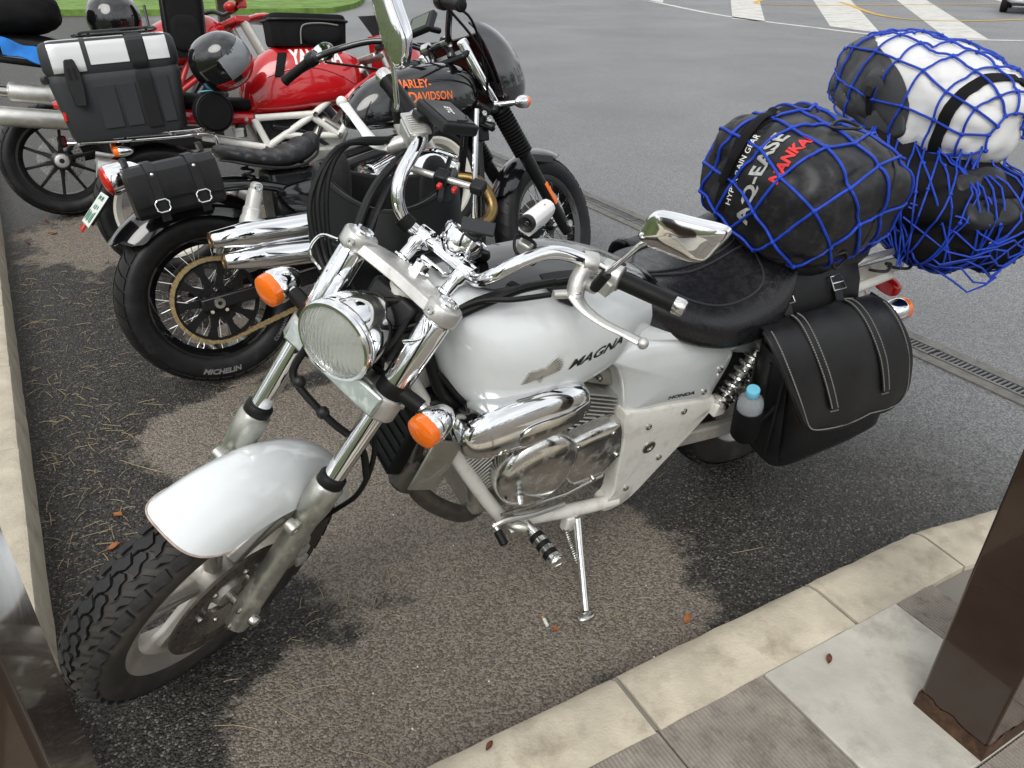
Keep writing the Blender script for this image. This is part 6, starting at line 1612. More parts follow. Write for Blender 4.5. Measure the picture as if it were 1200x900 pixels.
# quarter fairing and head lamp
rows = []
for i in range(22):
    v = i / 21; row = []
    for j in range(29):
        u = -1 + 2 * j / 28; a = u * 1.62; el = -1.02 + 2.10 * v
        x = 1.165 + .30 * math.cos(el * .95) ** .7 * max(0, math.cos(a)) ** .6 - .075 * v * 1.0 + .05 * (1 - v); y = .178 * math.sin(a) * (math.cos(el * .62) ** .8); z = 1.020 + .175 * math.sin(el)
        row.append((x, y, z))
    rows.append(row)
HP('quarter_fairing', MB().sheet(rows, .004), 'black', True)
M['smoke'] = mat('dark red fairing inside', (.05, .012, .010), .35, coat=.4)
HP('fairing_lining', MB().sheet([[(Vector(p) - Vector((1.2, 0, 1.05))) * .965 + Vector((1.2, 0, 1.05)) for p in r] for r in rows], .002), 'smoke', True)
HP('headlamp', MB().lathe([(.001, -.13), (.05, -.12), (.075, -.08), (.085, -.02), (.087, .01), (.08, .02), (.06, .03), (.001, .034)], (1.36, 0, 1.0), (1, 0, -.1), 32), 'black', True)
# drag bar
bh2 = [(1.045, 0, 1.120), (1.042, .06, 1.124), (1.00, .12, 1.160), (.92, .215, 1.195), (.82, .305, 1.190), (.715, .375, 1.163), (.655, .500, 1.112)]
hbar = HP('handlebar', MB().tube([(x, -y, z) for x, y, z in bh2[::-1]] + bh2[1:], .0128, 12, 5), 'black', True)
for s in (-1, 1):
    a, b = Vector((.708, .388 * s, 1.158)), Vector((.655, .500 * s, 1.112)); d = (b - a).normalized()
    HP('grip', MB().lathe([(.013, 0), (.020, .002), (.0185, .008), (.0185, .118), (.021, .120), (.021, .128), (.016, .132), (.001, .133)], a, d, 22), 'black_rubber', True, hbar)
    HP('switch_housing', MB().lathe([(.013, -.045), (.026, -.043), (.028, -.035), (.028, -.008), (.025, -.002), (.013, 0)], a, d, 22), 'black_metal', True, hbar)
    HP('lever', MB().tube([a + Vector((.03, -.02 * s, .0)), a + Vector((.055, .0, .004)), a + Vector((.06, .05 * s, .0)), a + Vector((.052, .085 * s, -.006)), a + Vector((.048, .105 * s, -.008))], [.012, .010, .0075, .0075, .009], 10, flat=(1.3, .7)), 'black_metal', True, hbar)
    HP('riser', MB().tube([hleg(.87, .05 * s, -.03), (1.06, .05 * s, 1.09), (1.045, .05 * s, 1.122)], .016, 14), 'black', True, hbar)
    HP('bar_clamp', MB().lathe([(.0135, -.014), (.023, -.014), (.023, .014), (.0135, .014)], (1.042, .055 * s, 1.123), YY, 18, closed=True), 'chrome_worn', True, hbar)
for P in ([(.75, -.36, 1.16), (.95, -.28, 1.14), (1.10, -.18, 1.0), (1.16, -.11, .90)], [(.76, -.35, 1.15), (1.0, -.24, 1.07), (1.18, -.15, .93), (1.22, -.06, .84)], [(.76, .35, 1.15), (1.0, .22, 1.07), (1.16, .1, .93), (1.18, .05, .84)]):
    HP('cable', MB().tube(P, .005, 8), 'black_rubber', True)
for s in (-1, 1):
    out = [(.405 * s, 1.225), (.40 * s, 1.262), (.43 * s, 1.282), (.485 * s, 1.275), (.515 * s, 1.25), (.49 * s, 1.222), (.44 * s, 1.212)]
    o, g_ = mirror_head(out, .845, None, s, -.1 * s); o.v = [p + Vector((0, 0, -.035)) for p in o.v]; g_.v = [p + Vector((0, 0, -.035)) for p in g_.v]
    mo = HP('mirror', o, 'black', True); HP('mirror_glass', g_, 'mirror', True, mo)
    HP('mirror_stem', MB().tube([(.77, .345 * s, 1.178), (.83, .37 * s, 1.20), (.862, .43 * s, 1.205)], .006, 8), 'black', True, mo)
# navigation screen over the bar
nv = empty('navigation_screen'); nv.matrix_world = hb_root.matrix_world if False else (Matrix.Translation(hb_root.location) @ hb_root.rotation_euler.to_matrix().to_4x4()) @ TH @ Matrix.Translation((.985, .0, 1.20)) @ Matrix.Rotation(R(-52), 4, 'Y'); tag(nv, 'black navigation device with dim green screen on the black handlebar', 'navigator')
MB().box((0, 0, 0), (.085, .13, .028)).build('case', 'plastic', nv, bevel=.008, seg=3)
M['lcd'] = mat('dim screen', (.035, .055, .025), .12, coat=.5)
MB().box((0, 0, .0145), (.058, .092, .002)).build('screen', 'lcd', nv)
MB().tube([(0, 0, -.01), (.02, 0, -.05), (.04, 0, -.085)], .012, 10).build('mount_arm', 'plastic', nv)
# tail: lamp, plate, bag
tlx = Vector((-.225, 0, .768))
tl_ = HP('tail_lamp', MB().lathe([(.001, -.10), (.02, -.097), (.038, -.075), (.048, -.04), (.052, 0), (.050, .012), (.046, .014)], tlx, Vector((-1, 0, -.22)), 28), 'chrome')
HP('tail_lens', MB().lathe([(.048, .010), (.046, .020), (.03, .03), (.001, .034)], tlx, Vector((-1, 0, -.22)), 28), 'redlens', parent=tl_)
M['plate'] = mat('number plate', (.66, .70, .66), .4)
M['plate_green'] = mat('plate green', (.03, .16, .09), .5)
pd = Vector((-.075, 0, -.080)).normalized(); pc = Vector((-.300, -.02, .685)); pn = Vector((pd.z, 0, -pd.x))
rotp = Matrix(((0, pd.x, -pn.x), (1, pd.y, -pn.y), (0, pd.z, -pn.z)))
plo = HP('number_plate', MB().box(pc, (.19, .118, .003), rotp), 'plate', bevel=.002)
pr_ = random.Random(8); sgn = -1 if pn.x > 0 else 1; ink = MB()
for row_, (v, h_, cols) in enumerate(((-.040, .018, (-.045, -.02, .015, .04)), (-.008, .020, (-.05, -.01, .03)), (.028, .040, (-.066, -.034, .004, .036, .066)))):
    for u in cols:
        for q in range(2): ink.box(pc + pn * .0022 * sgn + YY * (u + (q - .5) * .012) + pd * (v + pr_.uniform(-.003, .003)), (.004 + .006 * (q == 1 and pr_.random() < .5), h_ * pr_.uniform(.6, 1), .0008), rotp)
tag(HP('plate_characters', ink, 'plate_green', parent=plo, smooth=False), kind='stuff')
HP('plate_bracket', joinmb(MB().box(pc + pn * .010 if pn.x > 0 else pc - pn * .010, (.10, .10, .012), rotp)), 'black_metal', bevel=.003)
HP('plate_reflector', MB().box(pc + pd * .072, (.05, .025, .010), rotp), 'redlens', bevel=.002)
tb = empty('tool_bag'); tbm = Matrix.Translation(hb_root.location) @ hb_root.rotation_euler.to_matrix().to_4x4(); tb.matrix_world = tbm @ Matrix.Translation((-.055, -.155, .660)) @ Matrix.Rotation(R(-6), 4, 'Y')
tag(tb, 'small black leather tool bag with two silver buckles on the black motorcycle', 'bag')
secs = []
for x, k in ((-.142, .9), (-.135, 1), (.135, 1), (.142, .9)):
    secs.append([Vector((x, a * k, .08 + b * k)) for a, b in ((.045, -.075), (-.03, -.08), (-.055, -.065), (-.062, .0), (-.055, .055), (-.03, .078), (.045, .08))])
tbo = MB().loft(secs).build('bag_body', 'leather', tb, bevel=.006)
fl_ = [[Vector((-.138 + .276 * j / 10, y - .0, z + (.008 * math.cos((j - 5) * .62) if i == 5 else 0))) for j in range(11)] for i, (y, z) in enumerate(((.046, .163), (-.03, .163), (-.060, .142), (-.067, .10), (-.069, .07), (-.067, .048)))]
fo_ = MB().sheet(fl_, -.005).build('bag_flap', 'leather', tb, bevel=.001)
for x in (-.065, .065):
    MB().sheet([[Vector((x + e, y, z)) for e in (-.014, .014)] for y, z in ((.04, .170), (-.03, .170), (-.066, .145), (-.073, .10), (-.075, .05), (-.074, .025), (-.070, -.012))], -.003).build('strap', 'leather', fo_)
    e1, e2 = Vector((.021, 0, 0)), Vector((0, .001, .019)); c = Vector((x, -.079, .038))
    MB().tube([c + e1 + e2 * .6, c + e1 * .6 + e2, c - e1 * .6 + e2, c - e1 + e2 * .6, c - e1 - e2 * .6, c - e1 * .6 - e2, c + e1 * .6 - e2, c + e1 - e2 * .6], .0032, 8, closed=True, smooth=False).build('buckle', 'chrome', tb)
    MB().ell((x, -.068, .135), (.006, .004, .006), 12, 8).build('stud', 'chrome', tb)
for x in (-.12, .12): MB().tube([(x, .03, .165), (x, .045, .19), (x, .07, .18)], .006, 8, flat=(1.8, .5)).build('hanger_strap', 'leather', tb)
bpy.context.view_layer.update()
# ------------------------------------------------------------------ red machine with white lattice frame
def bike_root(name, loc, yaw, lean, label):
    o = empty(name, (*loc, .002), (-lean, 0, yaw)); tag(o, label, 'motorcycle'); return o, Matrix.Translation((*loc, .002)) @ o.rotation_euler.to_matrix().to_4x4()
rr_, RM = bike_root('sport_motorcycle', (-1.69, 3.62), .50, .14, 'red sport motorcycle with white lattice frame and tank bag')
def RP(name, mb, m_, parent=None, T=None, **k):
    if T is not None: mb.xf(T)
    return mb.build(name, m_, parent or rr_, **k)
M['white_tube'] = mat('white lattice paint', (.78, .77, .72), .35, coat=.4, dirt=(.30, .26, .20), dscale=14, damt=.3)
M['rim_white'] = mat('cream wheel paint', (.62, .60, .53), .4)
RRA = Vector((0, 0, .312)); RFA = Vector((1.435, 0, .30)); TR_ = rake_mat(RFA, .03, 25, .30)
def cast_wheel(c, rim_r, hw, n, m_, root, name, T=None, thin=False, phase=0):
    w_ = rim_mb(c, rim_r, hw, .012, .03)
    w_ = RP(name, w_, m_, root, T)
    RP('hub', MB().lathe([(.001, -.07), (.03, -.07), (.034, -.055), (.055, -.045), (.055, .045), (.034, .055), (.001, .07)], c, YY, 28), m_, w_, T)
    for k in range(n):
        a = 2 * math.pi * k / n + phase; d = Vector((math.cos(a), 0, math.sin(a))); t_ = Vector((-d.z, 0, d.x)); c = Vector(c)
        ws_ = ((.035, .016, .030), (.10, .009, .020), (rim_r - .022, .008, .012)) if thin else ((.035, .034, .025), (.11, .026, .02), (rim_r - .022, .034, .018))
        RP('wheel_spoke', MB().loft([[c + d * r_ + t_ * a_ + YY * b_, c + d * r_ - t_ * a_ + YY * b_, c + d * r_ - t_ * a_ - YY * b_, c + d * r_ + t_ * a_ - YY * b_] for r_, a_, b_ in ws_]), m_, w_, T, bevel=.004)
    return w_
road_tyre(RRA, .308, .082, .222, None, rr_, 'rear_tyre'); cast_wheel(RRA, .222, .066, 3, 'rim_white', rr_, 'rear_wheel')
road_tyre(RFA, .296, .060, .222, TR_, rr_, 'front_tyre'); cast_wheel(RFA, .222, .05, 3, 'rim_white', rr_, 'front_wheel', TR_)
RP('front_disc', disc_mb(RFA, -.062, .10, .145), 'steel', T=TR_, smooth=False)
RP('front_mudguard', fender_mb(RFA, .325, .075, R(20), R(125), .03, roundend=.25), 'red', T=TR_)
for s in (-1, 1):
    ra = R(25); a_ = Vector((-math.sin(ra), 0, math.cos(ra)))
    RP('fork_leg', MB().lathe([(.02, -.04), (.028, -.03), (.028, .33), (.021, .335), (.021, .72), (.018, .725)], RFA + Vector((0, .1 * s, 0)), a_, 22), 'alu', T=TR_)
    RP('handlebar', MB().tube([(1.10, .1 * s, .955), (1.06, .17 * s, .96), (1.02, .24 * s, .955)], .0125, 12), 'black_metal', T=TR_)
    RP('grip', MB().tube([(1.02, .24 * s, .955), (.97, .355 * s, .945)], .018, 14, smooth=False), 'black_rubber', T=TR_)
RP('triple_clamp', MB().box((1.115, 0, .94), (.09, .24, .03)), 'alu', T=TR_, bevel=.01)
# tank
tk3 = [(.440, .03, .745, .790, .765), (.465, .085, .715, .870, .775), (.53, .118, .705, .955, .785), (.62, .140, .705, 1.010, .80), (.75, .160, .715, 1.035, .82), (.88, .165, .730, 1.020, .83), (.98, .150, .755, .985, .845), (1.04, .10, .79, .95, .86), (1.06, .03, .85, .90, .87)]
rt_ = MB().loft([ring_x(*r, n=44, pb=3.0, pt=2.5) for r in interp_secs(tk3)]); rtb = rt_.bvh(); rto = RP('fuel_tank', rt_, 'red')
t = text_mb('YAMAHA', .088, bold=.004, sx=.66); RP('tank_lettering', project_mb(t, rtb, (.690, 0, .935), (1, 0, -.03), (0, 0, 1), .0015, .014, .5), 'ink_white', rto, smooth=False)
# scallop crease along the flank
for s in (-1, 1):
    P = []
    for k in range(16):
        x = .56 + .44 * k / 15; h = rtb.ray_cast(Vector((x, .5 * s, .88 - .07 * (k / 15) ** 2 + .05 * math.sin(k / 15 * 3))), Vector((0, -s, 0)))
        if h[0] is not None: P.append(h[0])
    if len(P) > 3: RP('tank_crease', MB().tube(P, .004, 8), 'red', rto)
# white lattice
def tubes(name, lst, r, m_):
    for a, b in lst:
        for s in (-1, 1): RP(name, MB().tube([(a[0], a[1] * s, a[2]), (b[0], b[1] * s, b[2])], r, 14, smooth=False), m_)
tubes('lattice_tube', [((.475, .125, .702), (.76, .135, .702)), ((.50, .125, .560), (.76, .135, .702)), ((.76, .135, .702), (1.05, .10, .905)), ((.735, .133, .70), (.87, .125, .592)), ((.60, .13, .612), (.87, .125, .592)), ((.47, .125, .70), (.52, .125, .565)), ((.22, .13, .635), (.515, .125, .562)), ((.87, .125, .592), (1.08, .08, .80))], .0165, 'white_tube')
for x, z in ((.50, .562), (.76, .702), (.87, .594)):
    for s in (-1, 1): RP('frame_bolt', bolt_mb((x, .150 * s, z), YY * s, .013, .008), 'steel')
# seat and tail
RP('seat', MB().loft([ring_x(*r, n=36, pb=3.4, pt=3.0) for r in interp_secs([(.03, .10, .80, .835, .815), (.06, .125, .785, .845, .815), (.20, .130, .765, .835, .80), (.36, .125, .745, .805, .775), (.46, .105, .735, .795, .765), (.485, .05, .745, .785, .765)])]), 'nylon')
RP('tail_fairing', MB().loft([ring_x(*r, n=30, pb=3, pt=2.6) for r in interp_secs([(-.36, .03, .80, .83, .815), (-.30, .08, .775, .84, .80), (-.1, .115, .73, .80, .765), (.15, .13, .69, .775, .735), (.38, .135, .665, .745, .71), (.47, .125, .67, .735, .70)])]), 'red')
for s in (-1, 1):
    RP('tail_bolt', bolt_mb((.43, .137 * s, .70), YY * s, .010, .006), 'steel')
    RP('silencer', MB().tube([(.5, .14 * s, .30), (.35, .16 * s, .36), (.25, .17 * s, .41), (-.25, .19 * s, .55)], [.022, .03, .045, .045], 20, smooth=False), 'alu')
    RP('side_fairing', MB().loft([[Vector((x, s * (.15 + .012 * e), z0 + (z1 - z0) * e2)) for e, e2 in ((0, 0), (1, .2), (1, .8), (0, 1), (-.4, 1), (-.4, 0))] for x, z0, z1 in ((.91, .735, .765), (.98, .665, .82), (1.08, .70, .875), (1.18, .80, .90), (1.22, .86, .895))]), 'red', bevel=.006)
    signal((-.145, .150 * s, .606), (-1, 0, 0), .024, .06, (-.10, .05 * s, .62), None, rr_)
# half fairing with beak
rows = []
for i in range(14):
    v = i / 13; row = []
    for j in range(21):
        u = -1 + 2 * j / 20; a = u * 1.45; row.append((1.16 + .34 * math.cos(a) * (1 - .5 * v), .21 * math.sin(a) * (1 - .15 * v), .78 + .27 * v + .02 * math.cos(a)))
    rows.append(row)
RP('nose_fairing', MB().sheet(rows, .004), 'red')
M['screen'] = mat('smoked windscreen', (.10, .10, .10), .05, trans=.6, ior=1.2)
RP('windscreen', MB().sheet([[(1.14 + .27 * math.cos(u * 1.3) * (1 - .5 * v) - .05 * v, .18 * math.sin(u * 1.3) * (1 - .25 * v), 1.05 + .10 * v) for u in [-1 + 2 * j / 16 for j in range(17)]] for v in (0, .25, .5, .75, 1)], .003), 'screen')
RP('engine_block', joinmb(MB().box((.68, 0, .42), (.42, .32, .26)), MB().box((.82, 0, .58), (.16, .26, .18), Matrix.Rotation(R(35), 3, 'Y')), MB().lathe([(.001, .02), (.09, .02), (.10, 0), (.10, -.04)], (.62, -.165, .40), -YY, 28)), 'alu_dull', bevel=.03)
RP('engine_clutter', joinmb(MB().box((.66, 0, .64), (.30, .20, .12)), MB().tube([(.55, -.12, .66), (.7, -.13, .62), (.82, -.12, .54)], .014, 8), MB().tube([(.6, -.12, .56), (.74, -.14, .58), (.8, -.12, .66)], .012, 8), MB().cyl((.40, -.12, .62), (.40, -.12, .68), .025)), 'black_metal', bevel=.008)
RP('brake_reservoir', MB().lathe([(.001, 0), (.024, .001), (.026, .03), (.028, .032), (.028, .042), (.001, .044)], (.385, -.135, .622), YZ, 20), 'silver_paint')
RP('swing_arm', joinmb(*[MB().loft([[Vector((x, s * y, z - .03)), Vector((x, s * (y + .03), z - .03)), Vector((x, s * (y + .03), z + .03)), Vector((x, s * y, z + .03))] for x, y, z in ((.5, .09, .38), (.25, .105, .34), (-.05, .105, .312))]) for s in (-1, 1)]), 'alu', bevel=.006)
# luggage rack under the box
rkb = MB()
for s in (-1, 1): rkb.tube([(.30, .12 * s, .70), (.25, .15 * s, .655), (-.05, .16 * s, .65), (-.34, .12 * s, .655)], .008, 10)
for x in (-.3, -.1, .1, .24): rkb.tube([(x, -.155, .652), (x, .155, .652)], .007, 8, smooth=False)
rkb.tube([(.20, -.17, .655), (.262, -.175, .645), (.275, -.17, .60), (.25, -.14, .55)], .009, 10)
RP('luggage_rack', rkb, 'chrome')

def on_red(name, p, label, cat, rot=None, MX=None):
    o = empty(name); o.matrix_world = (MX or RM) @ Matrix.Translation(Vector(p)) @ (rot.to_4x4() if rot else Matrix.Identity(4)); tag(o, label, cat); return o
# hard top box with silver lid panels
tbx = on_red('top_box', (-.075, -.02, .668), 'black hard top box with silver lid panels and red side reflector', 'top box', Matrix.Rotation(R(-3), 3, 'Y'))
def rbox(x0, x1, y0, y1, z0, z1, r=.04, taper=.93, n=8):
    """rounded box, narrower at the bottom"""
    secs = []
    for z, k, e in ((z0, taper * .96, 0), (z0 + r * .4, taper, 0), ((z0 + z1) / 2, (1 + taper) / 2, 0), (z1 - r, 1, 0), (z1 - r * .35, .985, 0), (z1 - r * .08, .95, 0), (z1, .90, 0)):
        ring = []
        hx, hy = (x1 - x0) / 2 * k, (y1 - y0) / 2 * k; cx, cy = (x0 + x1) / 2, (y0 + y1) / 2
        for q, (sx, sy) in enumerate(((1, 1), (-1, 1), (-1, -1), (1, -1))):
            for j in range(n): a = math.pi / 2 * (q + j / (n - 1)); ring.append(Vector((cx + sx * (hx - r) + r * math.cos(a), cy + sy * (hy - r) + r * math.sin(a), z)))
        secs.append(ring)
    return MB().loft(secs)
bx_ = rbox(-.265, .265, -.20, .20, 0, .285, .045, .90); MB_ = bx_.build('box_base', 'plastic_grey', tbx)
ld = rbox(-.272, .272, -.206, .206, .270, .405, .06, 1.0); ldo = ld.build('box_lid', 'plastic_grey', tbx); ldb = ld.bvh()
bxb = bx_.bvh()
M['silver_panel'] = mat('brushed silver panel', (.66, .66, .66), .28, .5)
def face_panel(bvh, x0, x1, z0, z1, m_, name, off, par, wrap=0):
    """panel on the side that looks right (y < 0), wrapped over the shoulder when wrap > 0"""
    rows = []
    for i in range(11):
        z = z0 + (z1 - z0) * i / 10; row = []
        for j in range(9):
            x = x0 + (x1 - x0) * j / 8; h = bvh.ray_cast(Vector((x, -.6, z)), Vector((0, 1, 0))); row.append(h[0] + Vector((0, -off, 0)) if h[0] is not None else Vector((x, -.15, z)))
        rows.append(row)
    if wrap:
        for i in range(5):
            y = -.17 + wrap * i / 4; row = []
            for j in range(9):
                x = x0 + (x1 - x0) * j / 8; h = bvh.ray_cast(Vector((x, y, .8)), Vector((0, 0, -1))); row.append(h[0] + Vector((0, 0, off)) if h[0] is not None else Vector((x, y, .4)))
            rows.append(row)
    return MB().sheet(rows, .004).build(name, m_, par, bevel=.001)
for x0, x1 in ((-.232, -.105), (-.085, .068), (.142, .232)): face_panel(ldb, x0, x1, .302 if x0 > -.2 else .280, .392, 'silver_panel', 'lid_panel', .004, ldo, .12)
face_panel(bxb, .075, .135, .03, .262, 'plastic', 'box_strap', .010, tbx); face_panel(ldb, .075, .135, .275, .385, 'plastic', 'box_strap', .010, tbx, .25)
for x0, x1, z1 in ((-.10, -.02, .22), (-.005, .062, .22), (.148, .20, .235)): face_panel(bxb, x0, x1, .045, z1, 'plastic_grey', 'box_rib', .006, MB_)
h = bxb.ray_cast(Vector((-.165, -.6, .22)), Vector((0, 1, 0)))
la = MB().loft([[h[0] + Vector((a, -.012 - b, z)) for a, b in ((-w_, 0), (w_, 0), (w_, .012), (-w_, .012))] for z, w_ in ((-.075, .022), (.0, .030), (.06, .030), (.105, .020), (.112, .015))]); lao = la.build('latch', 'plastic', tbx, bevel=.004)
for s in (-1, 1): MB().box(h[0] + Vector((.010 * s, -.026, .055)), (.010, .004, .045)).build('latch_slot', 'hole', lao)
h = bxb.ray_cast(Vector((-.6, -.155, .15)), Vector((1, 0, 0)))
MB().box(Vector((-.236, -.168, .155)), (.008, .018, .125), Matrix.Rotation(R(5), 3, 'Y') @ Matrix.Rotation(R(40), 3, 'Z')).build('reflector', 'redlens', tbx, bevel=.002)
MB().tube([(-.268, -.17, .262), (-.285, -.10, .262), (-.288, .1, .262), (-.268, .17, .262)], .012, 8, flat=(.6, 1.4)).build('bumper_band', 'plastic', tbx)
rkt = MB()
rkt.tube([(-.10, -.13, .425), (-.06, -.15, .43), (.17, -.15, .43), (.20, -.13, .43), (.20, .1, .43), (-.10, .1, .43)], .006, 8, closed=True, k=4)
for x, y in ((-.06, -.13), (.17, -.13), (.17, .08), (-.06, .08)): rkt.tube([(x, y, .40), (x, y, .43)], .006, 8, smooth=False)
rkt.tube([(.185, -.12, .43), (.19, -.10, .52)], .006, 8, smooth=False)
rkt.build('lid_rail', 'black_metal', tbx)
# tank bag
tg = on_red('tank_bag', (.80, -.005, 1.018), 'black fabric tank bag with front pocket on the red tank', 'bag', Matrix.Rotation(R(3), 3, 'Y'))
tgb = rbox(-.185, .185, -.115, .115, -.01, .135, .04, .97); tgb.build('bag_body', 'nylon', tg)
MB().tube([(-.175, -.112, .105), (0, -.118, .108), (.175, -.112, .105), (.182, 0, .105), (.175, .112, .105), (0, .118, .108), (-.175, .112, .105), (-.182, 0, .105)], .006, 8, closed=True).build('zip', 'plastic', tg)
MB().ell((.045, -.112, .045), (.10, .025, .045), 24, 12, None, 4, 3).build('front_pocket', 'nylon', tg)
MB().tube([(-.055, -.128, .0), (-.052, -.135, .06), (-.03, -.138, .085), (.05, -.138, .092), (.13, -.132, .085)], .0035, 6).build('pocket_piping', 'stitch', tg)
tl2 = text_mb('TANAX', .012, bold=.0002, align='CENTER') if False else None
rows = [[rtb.ray_cast(Vector((x + e, -.6, z)), Vector((0, 1, 0)))[0] + Vector((0, -.006, 0)) for e in (-.02, .02)] for x, z in ((.655, .985), (.64, .95), (.625, .91), (.615, .88))]
sb_ = MB().sheet(rows, .006); inv = tg.matrix_world.inverted() @ RM; sb_.xf(inv); sb_.build('bag_strap', 'nylon', tg, bevel=.002)
# helmet hung at the seat
hh = on_red('helmet', (.405, -.185, .865), 'red and black full-face helmet with clear visor hanging beside the red tank', 'helmet', Matrix.Rotation(R(-20), 3, 'Y') @ Matrix.Rotation(R(-30), 3, 'Z') @ Matrix.Rotation(R(25), 3, 'X'))
hh.scale = (.86, .86, .9)
hs2 = MB().ell((0, 0, .13), (.155, .128, .135), 36, 22, None, 2.3, 2.3); hs2.build('shell', 'black', hh)
rows = []
for i in range(9):
    el = -.35 + .85 * i / 8; row = []
    for j in range(21): a = -1.25 + 2.5 * j / 20; row.append(Vector((.165 * math.cos(el) * math.cos(a), .138 * math.cos(el) * math.sin(a), .13 + .142 * math.sin(el))))
    rows.append(row)
M['visor'] = mat('clear visor', (.42, .45, .47), .04, trans=.55, ior=1.2, coat=.5)
MB().sheet(rows, .003).build('visor', 'visor', hh)
rows = []
for i in range(7):
    el = -1.1 + .75 * i / 6; row = []
    for j in range(25): a = -2.0 + 4.0 * j / 24; row.append(Vector((.160 * math.cos(el) ** .8 * math.cos(a) + .012 * (a * a < 1), .132 * math.cos(el) ** .8 * math.sin(a), .13 + .138 * math.sin(el))))
    rows.append(row)
MB().sheet(rows, .004).build('chin_stripe', 'red', hh)
rows = []
for i in range(5):
    el = .55 + .35 * i / 4; row = []
    for j in range(21): a = -1.9 + 3.8 * j / 20; row.append(Vector((.1575 * math.cos(el) * math.cos(a), .1305 * math.cos(el) * math.sin(a), .13 + .1375 * math.sin(el))))
    rows.append(row)
MB().sheet(rows, .003).build('crown_stripe', 'red', hh)
MB().lathe([(.001, .006), (.014, .006), (.018, .0), (.018, -.01)], (.03, -.130, .125), -YY, 20).build('visor_pivot', 'plastic', hh)
# round pouch
pch = on_red('round_pouch', (.275, -.205, .745), 'round black fabric pouch beside the top box', 'pouch', Matrix.Rotation(R(14), 3, 'Z'))
MB().lathe([(.001, .035), (.075, .034), (.084, .026), (.086, 0), (.084, -.026), (.001, -.034)], (0, 0, 0), -YY, 40).build('pouch_body', 'nylon', pch)
MB().lathe([(.0835, .028), (.0875, .026), (.0875, .030), (.0835, .032)], (0, 0, 0), -YY, 40, closed=True).build('zip', 'plastic', pch)
MB().sheet([[Vector((x, .0 + .02 * e, .086 + .006 * math.cos(x * 25))) for e in (-1, 1)] for x in (-.04, -.02, 0, .02, .04)], .004).build('blue_cloth', 'cap_blue', pch)

# ------------------------------------------------------------------ fourth machine, farthest
q4, QM = bike_root('naked_motorcycle', (-2.65, 4.50), .55, .15, 'black and red motorcycle with twin silver silencers farthest along the kerb')
_rr = rr_; rr_ = q4
QRA = Vector((0, 0, .318)); QFA = Vector((1.46, 0, .30)); TQ = rake_mat(QFA, .03, 24, .25)
road_tyre(QRA, .314, .088, .222, None, q4, 'rear_tyre'); cast_wheel(QRA, .222, .07, 10, 'black_metal', q4, 'rear_wheel', None, True, .15)
road_tyre(QFA, .296, .060, .222, TQ, q4, 'front_tyre'); cast_wheel(QFA, .222, .05, 5, 'black_metal', q4, 'front_wheel', TQ, True)
RP('rear_disc', disc_mb(QRA, .05, .075, .125), 'steel', smooth=False)
RP('wheel_nut', MB().lathe([(.014, 0), (.030, .0), (.034, -.004), (.040, -.004), (.042, .006), (.036, .018), (.024, .022), (.014, .022)], QRA - YY * .075, -YY, 32, closed=True), 'alu')
RP('wheel_nut_core', MB().lathe([(.001, -.005), (.022, -.005), (.022, .012), (.008, .016), (.001, .016)], QRA - YY * .075, -YY, 24), 'black_metal')
RP('brake_calliper', MB().box(QRA + Vector((.03, .05, .10)), (.05, .05, .07)), 'red_plain', bevel=.012)
RP('swing_arm', MB().loft([[Vector((x, .10, z - h_)), Vector((x, .15, z - h_)), Vector((x, .15, z + h_)), Vector((x, .10, z + h_))] for x, z, h_ in ((.55, .42, .06), (.3, .36, .05), (-.02, .318, .04))]), 'black_metal', bevel=.012)
for z, x0, x1 in ((.705, -.17, .14), (.590, -.26, .14)):
    si = RP('silencer', MB().lathe([(.026, 0), (.030, .001), (.050, .012), (.052, .02), (.052, .34), (.045, .36), (.03, .42), (.028, .5)], (x0, -.20, z), Vector((1, .02, -.16)), 28), 'alu')
    RP('outlet', MB().lathe([(.024, .03), (.024, -.035), (.027, -.035), (.028, .01)], (x0, -.20, z), Vector((1, .02, -.16)), 24), 'steel', si)
RP('seat', MB().loft([ring_x(*r, n=34, pb=3, pt=2.6) for r in interp_secs([(-.30, .06, .93, 1.0, .96), (-.22, .12, .90, 1.02, .95), (0, .14, .87, 1.0, .93), (.25, .14, .82, .93, .87), (.48, .11, .80, .90, .85), (.58, .06, .82, .88, .85)])]), 'leather')
RP('tail_frame', joinmb(*[MB().tube([(.5, .12 * s, .72), (.2, .12 * s, .80), (-.2, .10 * s, .88)], .014, 10) for s in (-1, 1)]), 'black_metal')
for s in (-1, 1):
    for a, b in (((.45, .70), (.70, .64)), ((.70, .64), (.80, .82)), ((.45, .70), (.58, .82)), ((.58, .82), (.72, .65)), ((.80, .82), (1.05, .90)), ((.72, .65), (1.05, .85))): RP('lattice_tube', MB().tube([(a[0], .13 * s, a[1]), (b[0], .12 * s, b[1])], .016, 12, smooth=False), 'red_plain')
    ra = R(24); a_ = Vector((-math.sin(ra), 0, math.cos(ra)))
    RP('fork_leg', MB().lathe([(.02, -.04), (.027, -.03), (.027, .30), (.024, .31), (.030, .42), (.030, .78), (.02, .79)], QFA + Vector((0, .1 * s, 0)), a_, 20), 'silver', T=TQ)
    RP('handlebar', MB().tube([(1.12, 0, 1.08), (1.12, .1 * s, 1.085), (1.09, .2 * s, 1.12), (1.03, .36 * s, 1.11)], .0125, 10), 'black_metal', T=TQ)
    RP('grip', MB().tube([(1.06, .27 * s, 1.115), (1.03, .39 * s, 1.108)], .018, 12, smooth=False), 'black_rubber', T=TQ)
RP('triple_clamp', MB().box((1.13, 0, 1.02), (.10, .26, .04)), 'red_plain', T=TQ, bevel=.01)
